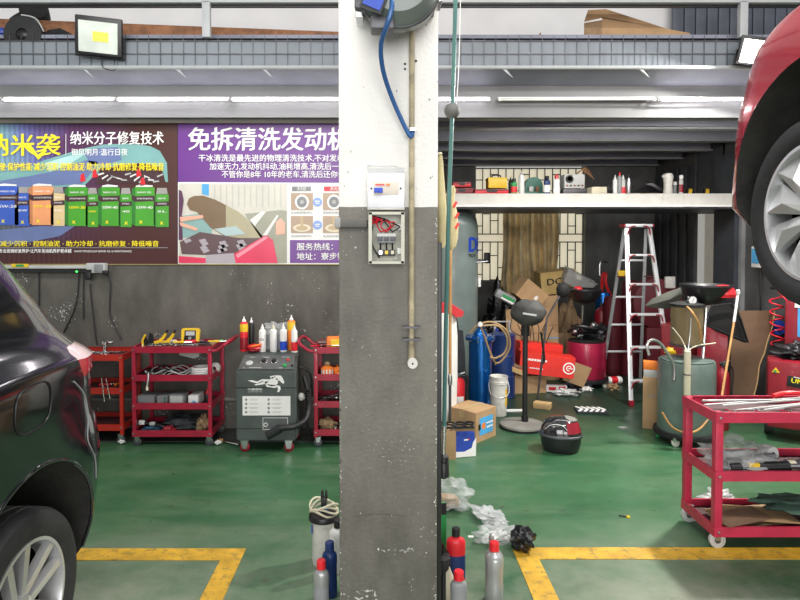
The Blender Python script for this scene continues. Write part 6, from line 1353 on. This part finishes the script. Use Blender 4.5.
# ladder
def ladder():
    t = thing('step_ladder', 'aluminium step ladder with red corner braces standing in the recess', 'ladder', (0, 0, 0))
    top = [P(626.5, 227, 6.62), P(649, 227, 6.62)]; bot = [G(631, 406), None]; bot[1] = Vector((P(675, 406, bot[0].y).x, bot[0].y, 0))
    rails = []
    for i in (0, 1):
        a, c_ = top[i], bot[i]; d_ = (c_ - a); b = MB(); q = d_.to_track_quat('Z', 'Y').to_euler()
        b.box(tuple((a + c_) / 2), (.045, .028, d_.length), 'alu', rot=tuple(q), bev=.004); b.build('front_rail', t)
        MB().box(tuple(c_ + Vector((0, 0, .03))), (.05, .045, .06), 'redd', bev=.004).build('foot', t)
    rb = [Vector((P(601, 385, 7.2).x, 7.2, 0)), Vector((P(640, 385, 7.2).x, 7.2, 0))]; rtp = [P(624.5, 229, 6.68), P(646, 229, 6.68)]
    for i in (0, 1):
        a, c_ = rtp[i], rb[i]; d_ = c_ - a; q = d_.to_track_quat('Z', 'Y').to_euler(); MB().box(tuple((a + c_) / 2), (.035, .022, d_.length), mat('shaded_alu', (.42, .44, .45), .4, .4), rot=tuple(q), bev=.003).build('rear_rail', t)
    H_ = top[0].z
    for py in (256.5, 286.5, 317, 349.5, 382):
        f = (py - 227) / (406 - 227.0); a = top[0].lerp(bot[0], f); c_ = top[1].lerp(bot[1], f)
        MB().box(tuple((a + c_) / 2), ((c_ - a).length, .075, .022), 'alu', bev=.003).build('step', t)
        for p_, s in ((a, 1), (c_, -1)): MB().tube([p_ + Vector((s * .0, -.03, -.085)), p_ + Vector((s * .012, -.04, -.03)), p_ + Vector((s * .04, -.04, -.004)), p_ + Vector((s * .075, -.04, .0))], .007, 'redd', seg=6).build('corner_brace', t)
    a, c_ = top
    MB().box(tuple((a + c_) / 2 + Vector((0, .04, .015))), ((c_ - a).length + .06, .16, .035), 'alu', bev=.008).build('top_cap', t)
    for p_, s in ((a, 1), (c_, -1)):
        MB().tube([p_ + Vector((s * .0, -.03, -.09)), p_ + Vector((s * .012, -.045, -.03)), p_ + Vector((s * .04, -.045, .004)), p_ + Vector((s * .08, -.045, .01))], .008, 'redd', seg=6).build('corner_brace', t)
        MB().box(tuple(p_ + Vector((-s * .03, .03, .015))), (.022, .14, .036), 'redd', bev=.006).build('cap_end', t)
    for f in (.19, .42, .6, .78):
        a = rtp[0].lerp(rb[0], f); c_ = rtp[1].lerp(rb[1], f); MB().box(tuple((a + c_) / 2), ((c_ - a).length, .02, .022), 'alu', bev=.003).build('rear_bar', t)
    a = top[0].lerp(bot[0], .29); c_ = rtp[0].lerp(rb[0], .29); MB().rod(a, c_, .008, 'redd').rod(top[1].lerp(bot[1], .29), rtp[1].lerp(rb[1], .29), .008, 'redd').build('spreader', t)
    MB().box(tuple(rtp[0].lerp(rb[0], .27) + Vector((.03, -.03, 0))), (.08, .02, .06), 'yellow', bev=.005).build('warning_tag', t)
ladder()
# blue/red hand sprayer on rear wall
c_ = P(603, 306, 8.2)
t = thing('wall_sprayer', 'blue canister with red hose hanging on the dark wall beside the ladder', 'canister', c_)
MB().lathe([(0, -.16), (.09, -.16), (.10, -.14), (.10, .17), (.09, .19), (0, .19)], 'bluem').build('canister', t); MB().tube([(-.03, -.03, .2), (-.03, -.05, .42), (.02, -.04, .44), (.02, -.05, .3), (.1, -.04, .12)], .02, 'red').build('hose', t); MB().tube([(-.05, 0, .42), (-.04, 0, .6), (.06, 0, .6)], .014, 'steel').build('hook', t)
extinguisher((P(601, 365, 7.9).x, 7.9, .28), 'red fire extinguisher under the blue wall canister', .09, .62, 'redd')
single(MB().box((0, 0, .14), (.3, .25, .28), 'dcloth', bev=.02), 'dark_block', 'dark block under the red fire extinguisher beside the ladder', 'block', (P(601, 365, 7.9).x, 7.9, 0))
# cardboard upright & small box
Yq = 5.42; a = P(646, 420, Yq); c_ = P(660.5, 378, Yq)
single(MB().box((0, 0, c_.z / 2), (c_.x - a.x, .12, c_.z), 'card', bev=.003).box((.0, -.0605, c_.z * .64), (.02, .001, .018), 'gyink').box((.03, -.0605, c_.z * .64), (.016, .001, .018), 'gyink'), 'tall_cardboard_box', 'narrow upright cardboard box beside the grey green oil drainer', 'box', ((a.x + c_.x) / 2, Yq + .06, 0), R(-24))
t = thing('orange_carton', 'small orange and white carton on top of the upright cardboard box', 'carton', ((a.x + c_.x) / 2, Yq + .06, c_.z + .001), R(-22))
MB().box((0, 0, .035), (.12, .10, .07), 'lgrey', bev=.004).build('carton_base', t); MB().box((-.005, 0, .105), (.115, .1, .07), 'orange', bev=.004).build('carton_top', t)
bottle((P(658, 420, 5.2).x, 5.2, 0), 'small green bottle at the foot of the upright cardboard box', 'green', 'white', r=.015, h=.11, capr=.008, caph=.01)
# brown board
o = P(748, 350, 5.9)
pts = [(727, 310), (770, 310), (768, 325), (763, 340), (760, 352), (755, 364), (753, 380), (748, 400), (742, 408), (727, 408)]
b = MB(); b.prism([((P(x, y, 5.95) - o).x, (P(x, y, 5.95) - o).z) for x, y in pts], .012, 'hdf'); 
q_ = [((P(x, y, 5.95) - o).x, (P(x, y, 5.95) - o).z) for x, y in pts[1:8]]
b.tube([(x, 0.0, z) for x, z in q_], .007, 'wood', seg=6, smooth=1)
zl = (P(740, 408, 5.95) - o).z; b.box((-.10, .006, zl - .1), (.16, .012, .3), 'hdf')
single(b, 'brown_board', 'brown hardboard sheet with wavy edge leaning by the side wall', 'board', (o.x, 5.88, o.z), sharp=30)
# welder
Yw = 5.1; a = P(767, 395, Yw); c_ = P(806, 360, Yw)
t = thing('welding_machine', 'red welding machine with yellow lettering behind the nearest cart', 'welder', (a.x + .22 * math.cos(R(31)) + .15 * math.sin(R(31)), Yw - .22 * math.sin(R(31)) + .15 * math.cos(R(31)), 0), R(-31)); hz = c_.z
b = MB(); b.box((0, 0, hz * .5 + .06), (.44, .3, hz - .12), 'redd', bev=.03); b.build('housing', t)
MB().box((.03, -.154, hz - .17), (.22, .006, .09), 'ink', bev=.004, rot=(0, R(6), 0)).build('plate', t)
b = MB().text('UNITE', -.05, hz - .185, .055, 'yink', y=-.158, w=.16, bold=.03, mtx=Matrix.Translation((.08, 0, hz - .17)) @ Matrix.Rotation(R(6), 4, 'Y') @ Matrix.Translation((-.08, 0, -hz + .17))); b.box((.04, -.158, hz - .135), (.15, .002, .006), 'paper', rot=(0, R(10), 0)); b.build('lettering', t)
b = MB(); b._put([(-.19, -.152, hz - .10), (-.13, -.152, hz - .10), (-.16, -.152, hz - .055)], [(0, 1, 2)], 'yellow'); b.box((-.165, -.154, hz - .09), (.02, .002, .02), 'green'); b.build('warning_sticker', t)
for s in (-1, 1): MB().lathe([(0, -.03), (.07, -.03), (.08, 0), (.07, .03), (0, .03)], 'rubber', (s * .2, .1, .08), 'X', 20).build('wheel', t)
for i, (px, py, d_, sd) in enumerate(((782, 355, (.26, .25, .10), 3), (797, 350, (.2, .2, .12), 9))): crumple('black_hose_pile', ['black hose heap on top of the red welding machine', 'second black cable heap against the red panel'][i], 'cable', (P(px, py, Yw + .1).x + .1, Yw + .08 + .12 * i, hz + .002), d_, 'black', sd, .5)
# red panel machine with blue
Yv = 5.5; a = P(785, 345, Yv); c_ = P(812, 302, Yv)
t = thing('red_tester', 'upright red machine with pale blue panel beside the red coil hose', 'machine', (a.x + .13, Yv + .02, 0), R(-33)); w_ = .2
MB().box((0, 0, c_.z / 2), (w_, .2, c_.z), 'redd', bev=.01).build('housing', t); MB().box((w_ * .18, -.103, c_.z - .18), (w_ * .42, .006, .26), 'skyblue').build('blue_panel', t); MB().box((w_ * .05, -.107, c_.z - .02), (.08, .004, .05), 'paper').build('paper_note', t)
# coil hose
b = MB(); pts = []
for k in range(60):
    f = k / 59; y = 297 + f * 48; c_ = P(776 + 2 * f, y, 5.75); a = f * 4.5 * 2 * math.pi; pts.append((c_.x + .055 * math.cos(a), 5.75 + .055 * math.sin(a), c_.z))
b.tube([P(790, 305, 5.6), P(783, 296, 5.65), P(778, 291, 5.72)] , .008, 'wirer').tube(pts, .008, 'wirer', smooth=1); b.box(P(777, 288, 5.78), (.1, .06, .03), 'black', bev=.005)
single(b, 'coil_hose', 'red coiled air hose hanging by the side wall', 'hose')
t = thing('blue_reel', 'blue round reel behind the red coiled hose', 'reel', P(776, 327, 5.95)); MB().lathe([(0, -.05), (.07, -.05), (.075, -.03), (.04, -.02), (.04, .02), (.075, .03), (.07, .05), (0, .05)], 'blue', axis='Y').build('reel', t)
# small wall unit
c_ = P(765, 257, XR * 600 / 380); c_.x = XR - .03
t = thing('wall_control_box', 'small white control box with pale blue front on the side wall', 'control box', (XR - .05, c_.y, c_.z)); MB().box((0, 0, 0), (.09, .16, .22), 'white', bev=.008).build('housing', t); MB().box((-.047, 0, .01), (.004, .13, .15), 'skyblue').build('front_panel', t); MB().box((0, -.082, .01), (.07, .004, .15), 'paper').build('side_note', t)
MB().tube([(0, 0, .11), (.01, 0, .3), (.02, 0, .6)], .008, 'cream').build('cable', t); MB().tube([(0, 0, -.11), (.01, 0, -.4), (.02, 0, -.8)], .008, 'black').build('cable', t)
# cardboard heap under the window
def cb(px, py, Y, size, rot, label, m='card', prt=None, **k): v = P(px, py, Y); return carton(label, v, size, rot, m, prt=prt, tape=False, **k)
cb(522, 301, 7.3, (.33, .28, .24), (R(5), R(38), R(10)), 'tilted brown box with paper sticker on top of the cardboard heap', prt=lambda b, w, d, h: b.box((.06, -d / 2 - .004, h * .5), (.04, .002, .05), 'paper'))
cb(556, 292, 7.75, (.46, .26, .28), (R(3), R(-6), R(4)), 'yellowish box with black capital letters on the cardboard heap', mat('yellow_card', (.48, .34, .13), .85, bump=.1), prt=lambda b, w, d, h: b.text('DCF', -.15, h * .42, .12, 'ink', y=-d / 2 - .003, w=.26, bold=.04))
t = thing('translucent_tub', 'cloudy plastic tub tilted on top of the heap', 'tub', P(577, 281, 7.5), (R(10), R(28), 0)); b = MB(); b.box((0, 0, 0), (.34, .2, .17), 'clear', bev=.02, taper=1.15); b.build('tub', t); MB().box((0, 0, .09), (.41, .24, .012), 'clear', bev=.004).build('rim', t)
t = thing('green_packet', 'grey packet with green and white stripe beside the tilted box', 'packet', P(505, 297, 7.1), (R(5), R(28), 0)); MB().box((0, 0, 0), (.26, .12, .10), 'grey', bev=.03).build('packet', t); MB().box((.03, -.062, .01), (.16, .003, .035), 'green').box((.03, -.062, -.02), (.16, .003, .02), 'paper').build('print', t)
crumple('burlap_sack', 'dusty brown sack under the cloudy tub', 'sack', (P(571, 318, 7.75).x, 7.8, 0), (.30, .3, P(571, 300, 7.75).z), 'cardd', 3, .3)
for i, (px, py, w_, h_, rx, ry, m_, l_) in enumerate(((517, 335, .22, .62, 4, -6, 'card', 'tall flattened cardboard sheet next to the fan pole'), (535, 330, .28, .55, 6, 5, 'card', 'folded cardboard sheet behind the fan motor'), (549, 312, .22, .40, 3, -3, 'card', 'cardboard sheet with blue line beside the fan motor'), (541, 352, .24, .34, 2, 8, 'cardd', 'short cardboard piece above the red boxes'), (556, 345, .2, .3, 5, 2, 'cardd', 'dark cardboard piece near the red oil drainer'))):
    v = P(px, py, 7.2 + .09 * i); w_ *= 1.08; h_ = v.z + h_ / 2; b = MB().box((0, 0, 0), (w_, .02, h_), m_, bev=.003).box((0, -.006, h_ * .15), (w_, .014, .006), 'hdf').box((0, -.006, -h_ * .12), (w_, .014, .006), 'hdf')
    if i == 2: b.box((0, -.012, 0), (w_, .002, .012), 'skyblue')
    if i == 0: b.box((.08, -.012, -.2), (.06, .002, .05), 'paper')
    single(b, 'cardboard_sheet', l_, 'cardboard', (v.x, v.y, h_ / 2), (R(-rx * .4), R(ry * .4), R(5 * i - 8)))
for i, (px, py, d_, Y, l_) in enumerate(((490, 330, (.4, .4, .62), 7.7, 'large black bin bag heap under the window'), (512, 345, (.42, .35, .6), 8.1, 'black bin bag behind the cardboard sheets'), (548, 350, (.4, .35, .6), 8.15, 'black bin bag behind the red boxes'), (500, 296, (.34, .3, .3), 8.2, 'black bag resting at the foot of the window'), (535, 290, (.26, .25, .24), 8.2, 'brown black bag between the two top boxes'), (568, 345, (.33, .3, .5), 8.2, 'black bag beside the red oil drainer'))):
    v = P(px, py, Y); crumple('bin_bag', l_, 'bag', (v.x, v.y, 0), (d_[0], d_[1] * .8, v.z + d_[2] * .35), ['binbag', 'blackm', 'dcloth'][i % 3], 80 + i, .35)
t = thing('pipe_stand', 'grey pipe frame standing in the black heap behind the blue cylinder', 'frame', P(499, 330, 7.1)); MB().tube([(-.05, 0, -.25), (-.05, 0, .1), (.12, 0, .1), (.14, 0, -.2)], .018, 'lgrey', smooth=0).build('frame', t); MB().box((-.03, -.02, -.02), (.04, .02, .08), 'blue').build('tag', t)
b = MB()
for k in range(7): b.tube([P(512 + 6 * k, 318 + (k * 7) % 22, 7.05), P(511 + 7 * k, 330 - (k * 5) % 9, 7.02), P(522 + 4 * k, 338 + (k * 5) % 12, 7.03), P(517 + 6 * k, 350 - (k * 3) % 8, 7.05)], .005, 'black')
single(b, 'cable_tangle', 'tangle of thin black cables in front of the cardboard sheets', 'cable')

# ================================================================ SHELF ITEMS
zs = zs1 + .001
def sh(px, Y=6.75): return (P(px, 190, Y).x, Y, zs)
def tb(px0, px1, hpx, Y, m, name, label, cat, extra=None, dep=.18, bev=.006):
    k = Y / F; x0, x1 = P(px0, 190, Y).x, P(px1, 190, Y).x; t = thing(name, label, cat, ((x0 + x1) / 2, Y, zs)); MB().box((0, 0, hpx * k / 2), (x1 - x0, dep, hpx * k), m, bev=bev).build('body', t)
    if extra: extra(t, x1 - x0, hpx * k, dep)
    return t
def lidh(m): return lambda t, w, h, d: (MB().box((0, 0, h), (w * 1.02, d * 1.02, .02), m, bev=.004).build('lid', t), MB().box((0, -d / 2 - .008, h * .8), (w * .3, .016, .03), 'black').build('latch', t))
tb(450, 472, 5, 6.7, 'redd', 'red_case', 'lower flat red case at the tank end of the white shelf', 'case', lidh('redd'))
t = tb(452, 470, 4, 6.75, 'red', 'red_case', 'upper flat red case at the tank end of the white shelf', 'case', lidh('redd')); t.location.z += .085
tb(474, 507, 4, 6.68, 'red', 'red_case', 'long flat red case under the yellow box on the shelf', 'case', lidh('redd'))
t = tb(487, 505.5, 9.5, 6.7, 'yellow', 'yellow_box', 'yellow plastic box on top of the long red case', 'box', lambda t, w, h, d: (MB().box((0, 0, h), (w * 1.04, d * 1.04, .02), 'yellow', bev=.004).build('lid', t), MB().tube([(-.05, 0, h), (-.04, 0, h + .04), (.04, 0, h + .04), (.05, 0, h)], .008, 'black').build('handle', t))); t.location.z += .068
can(sh(510.5, 6.7), 'black spray can beside the yellow box on the shelf', 'black', 'black', r=.025, h=.14)
t = bottle(sh(514, 6.62), 'small green bottle with red print on the shelf', 'green', 'black', r=.034, h=.15, lab_m='red')
can(sh(521.5, 6.66), 'tall white can in the middle of the shelf group', 'white', 'lgrey', r=.033, h=.20)
t = thing('green_cutter', 'dark green domed cut-off machine on the shelf', 'machine', (P(534, 190, 6.8).x, 6.85, zs))
green2 = mat('dark_green_enamel', (.02, .14, .10), .4)
MB().prism([(-.10, .04)] + [(.10 * -math.cos(R(a)), .11 + .10 * math.sin(R(a))) for a in range(0, 181, 15)] + [(.10, .04)], .10, green2, Matrix.Translation((0, -.05, 0))).build('guard', t); MB().box((0, 0, .02), (.24, .2, .04), green2, bev=.005).build('base', t); MB().box((-.04, -.07, .07), (.05, .04, .06), 'lgrey', bev=.01).box((.03, -.07, .07), (.04, .04, .06), 'brown', bev=.01).build('clamp_vise', t)
bottle(sh(547, 6.62), 'dark bottle with blue and white label on the shelf', 'navy', 'ink', r=.036, h=.18, lab_m='paper')
bottle(sh(556.5, 6.62), 'white bottle with red cap beside the test meter', 'white', 'red', r=.038, h=.19)
def meter(t, w, h, d):
    MB().lathe([(0, -.01), (.042, -.01), (.045, 0)], 'ink', (-w * .25, -d / 2, h * .66), 'Y', 24).build('dial', t); MB().lathe([(0, -.012), (.026, -.012)], 'paper', (-w * .25, -d / 2, h * .68), 'Y', 24).build('dial_face', t)
    for k in range(5): MB().lathe([(0, -.014), (.009, -.012), (.01, 0)], ['redd', 'ink', 'redd', 'ink', 'redd'][k], (-w * .38 + k * w * .19, -d / 2, h * .2), 'Y', 10).build('knob', t)
    b = MB()
    for k in range(5): b.tube([(w * .2, 0, h), (w * .3 + .02 * k, -.03, h + .04 + .01 * k), (w * .5 + .03 * k, -.03, h + .05 - .025 * k)], .004, ['brown', 'bamboo'][k % 2])
    b.build('wires', t)
t = tb(562, 582, 14, 6.75, 'lgrey', 'test_meter', 'beige test meter with round dial and loose wires on the shelf', 'meter', meter); t.location.z += .068
tb(561, 587, 5.5, 6.76, 'dsteel', 'black_case', 'flat dark case under the beige test meter', 'case')
tb(589, 604, 6.5, 6.6, 'cream', 'cream_carton', 'small cream carton alone on the shelf', 'carton')
b = MB().tube([(0, -.04, .02), (.03, -.05, .08), (0, -.04, .13), (-.03, -.05, .07), (0, -.04, .02), (.06, -.03, .05), (.05, -.04, .1)], .008, 'black'); single(b, 'wire_loop', 'loop of black wire beside the cream carton on the shelf', 'wire', sh(609, 6.7))
for px, d in ((615, dict(body='white', label='white spray can beside the black wire loop on the shelf')), (619.5, dict(body='grey', cap='red', label='grey spray can with red cap on the shelf', h=.19)), (623, dict(body='lgrey', band='red', label='pale spray can with red band on the shelf')), (628.5, dict(body='steel', cap='black', label='silver spray can with tall black nozzle on the shelf', h=.17))):
    d = dict(d); h = d.pop('h', .155); can(sh(px, 6.64), d.pop('label'), r=.024, h=h, grp='spray cans on the white shelf', **d)
sheet([(632, 192), (633, 180), (640, 178), (648, 181), (656, 188), (664, 192.5)], 6.95, .03, M['blackm'], 'black curved car trim lying on the white shelf', 'car_trim')
crumple('brown_rag', 'brown rag behind the black trim on the shelf', 'rag', sh(650, 7.1), (.2, .12, .15), 'brown', 33, .3)
sheet([(645, 184), (652, 186), (662, 192), (676, 193), (676, 192), (664, 190), (653, 183)], 6.8, .01, M['dsteel'], 'thin dark trim strip curving along the shelf', 'trim_strip', cat='trim')
t = thing('rolled_bag', 'white translucent roll standing on the shelf near its end', 'roll', sh(668, 6.65)); MB().lathe([(0, 0), (.05, 0), (.045, .1), (.055, .2), (.04, .23), (0, .22)], 'dwhite', seg=12).build('roll', t); MB().ball((-.04, 0, .2), (.06, .05, .05), 'dwhite').build('fold', t)
bottle(sh(681, 6.62), 'small clear bottle with pink base on the shelf', 'lgrey', 'white', r=.024, h=.19, lab_m='redd'); bottle(sh(675, 6.7), 'short grey bottle behind the clear bottle on the shelf', 'grey', 'white', r=.02, h=.12)
for i, px in enumerate((690.5, 707.5)):
    v = P(px, (187, 189.5)[i], 7.05); single(MB().box((0, 0, .02), (.04, .004, .055), 'yellow', rot=(0, .15, 0)).box((0, .02, 0), (.08, .04, .1), 'blackm', bev=.01), 'yellow_tag', ['yellow tag on a black block toward the end of the shelf', 'last yellow tag at the very end of the shelf'][i], 'tag', (v.x, v.y, zs + .05))

# ================================================================ MEZZANINE STORE
# deck continues behind the rail at this height
ZM = P(0, 41, 5.3).z
struct(MB().box((0, 5.85, ZM - .02), (12, 1.45, .03), deckm), 'floor_mezzanine')
t = thing('wooden_beam', 'long brown wooden plank lying along the mezzanine rail', 'plank', (0, 0, 0)); a = P(-30, 27, 5.3); c_ = P(345, 36, 5.3)
b = MB(); zA, zB = P(50, 23, 5.3).z, P(338, 34, 5.3).z
b._put([(a.x, 5.25, ZM - .005), (c_.x, 5.25, ZM - .005), (c_.x, 5.25, zB), (a.x, 5.25, zA + .03), (a.x, 5.32, ZM - .005), (c_.x, 5.32, ZM - .005), (c_.x, 5.32, zB), (a.x, 5.32, zA + .03)], [(0, 1, 2, 3), (4, 7, 6, 5), (3, 2, 6, 7), (0, 4, 5, 1), (1, 5, 6, 2), (0, 3, 7, 4)], 'brown'); b.build('plank', t)
# black scrap: wheel cover and tyre-like ring
t = thing('black_ring', 'black round fan housing lying on the mezzanine', 'fan housing', P(25, 36, 5.16))
MB().lathe([(.05, -.05), (.16, -.04), (.17, 0), (.16, .04), (.05, .05), (.04, 0), (.05, -.05)], 'rubber', axis='Y', seg=36).ball((0, 0, .0), (.16, .12, .12), 'black').build('ring', t); MB().tube([(.0, -.05, .16), (.12, -.05, .13), (.19, -.05, .02)], .006, 'lgrey').build('pale_cord', t)
t = thing('black_drum_cover', 'tilted black cylindrical cover behind the round fan housing', 'cover', P(35, 14, 5.5)); MB().lathe([(0, -.07), (.11, -.07), (.12, -.05), (.12, .05), (.11, .07), (0, .07)], 'blackm', mtx=Matrix.Rotation(R(40), 4, 'Y') @ Matrix.Rotation(R(60), 4, 'X'), seg=32).build('cover', t); MB().tube([(-.08, 0, .02), (-.2, 0, -.05), (-.3, 0, -.15)], .025, 'black').build('arm', t)
single(MB().ball((0, 0, 0), (.12, .1, .09), 'blue', jit=.2), 'blue_pack', 'blue pack at the edge of the mezzanine beside the black housing', 'pack', P(1, 33, 5.2))
sheet([(42, 38), (48, 30), (60, 28), (72, 34), (76, 38)], 5.18, .03, M['blackm'], 'black curved panel beside the round fan housing', 'car_trim')
# cardboard box on the mezzanine
v0 = P(584, 38, 5.35); 
t = thing('cardboard_box', 'large open cardboard box on the mezzanine', 'box', (0, 0, 0)); Yq = 5.3
def pq(px, py, Y=Yq): return P(px, py, Y)
b = MB(); b._put([pq(584, 41), pq(602, 42), pq(602, 20), pq(584, 23)] + [pq(584, 41, 5.6), pq(602, 42, 5.6), pq(602, 20, 5.6), pq(584, 23, 5.6)], [(0, 1, 2, 3), (4, 7, 6, 5), (0, 4, 5, 1), (0, 3, 7, 4), (1, 5, 6, 2)], 'cardd')
b._put([pq(602, 42), pq(690, 42), pq(690, 33), pq(668, 29), pq(602, 17)] + [pq(602, 42, 5.6), pq(690, 42, 5.6), pq(690, 33, 5.6), pq(668, 29, 5.6), pq(602, 17, 5.6)], [(0, 1, 2, 3, 4), (9, 8, 7, 6, 5), (0, 5, 6, 1), (1, 6, 7, 2), (2, 7, 8, 3), (3, 8, 9, 4)], 'card'); b.build('carton_body', t)
b = MB(); b._put([pq(588, 10, 5.3), pq(606, 9, 5.3), pq(668, 29, 5.3), pq(602, 18, 5.3), pq(584, 22, 5.3)], [(0, 1, 2, 3, 4)], 'card'); b.build('flap', t)
sheet([(531, 40), (537, 36), (541, 32), (541, 40)], 5.2, .01, M['brown'], 'small brown wedge on the mezzanine deck beside the cardboard box', 'wood_wedge', cat='wedge')
sheet([(646, 40), (648, 35), (652, 37), (655, 40)], 5.2, .01, M['bagw'], 'crumpled white film beside the cardboard box on the mezzanine', 'film_scrap', cat='film')
# white flecks (plaster chips) are part of the painted walls
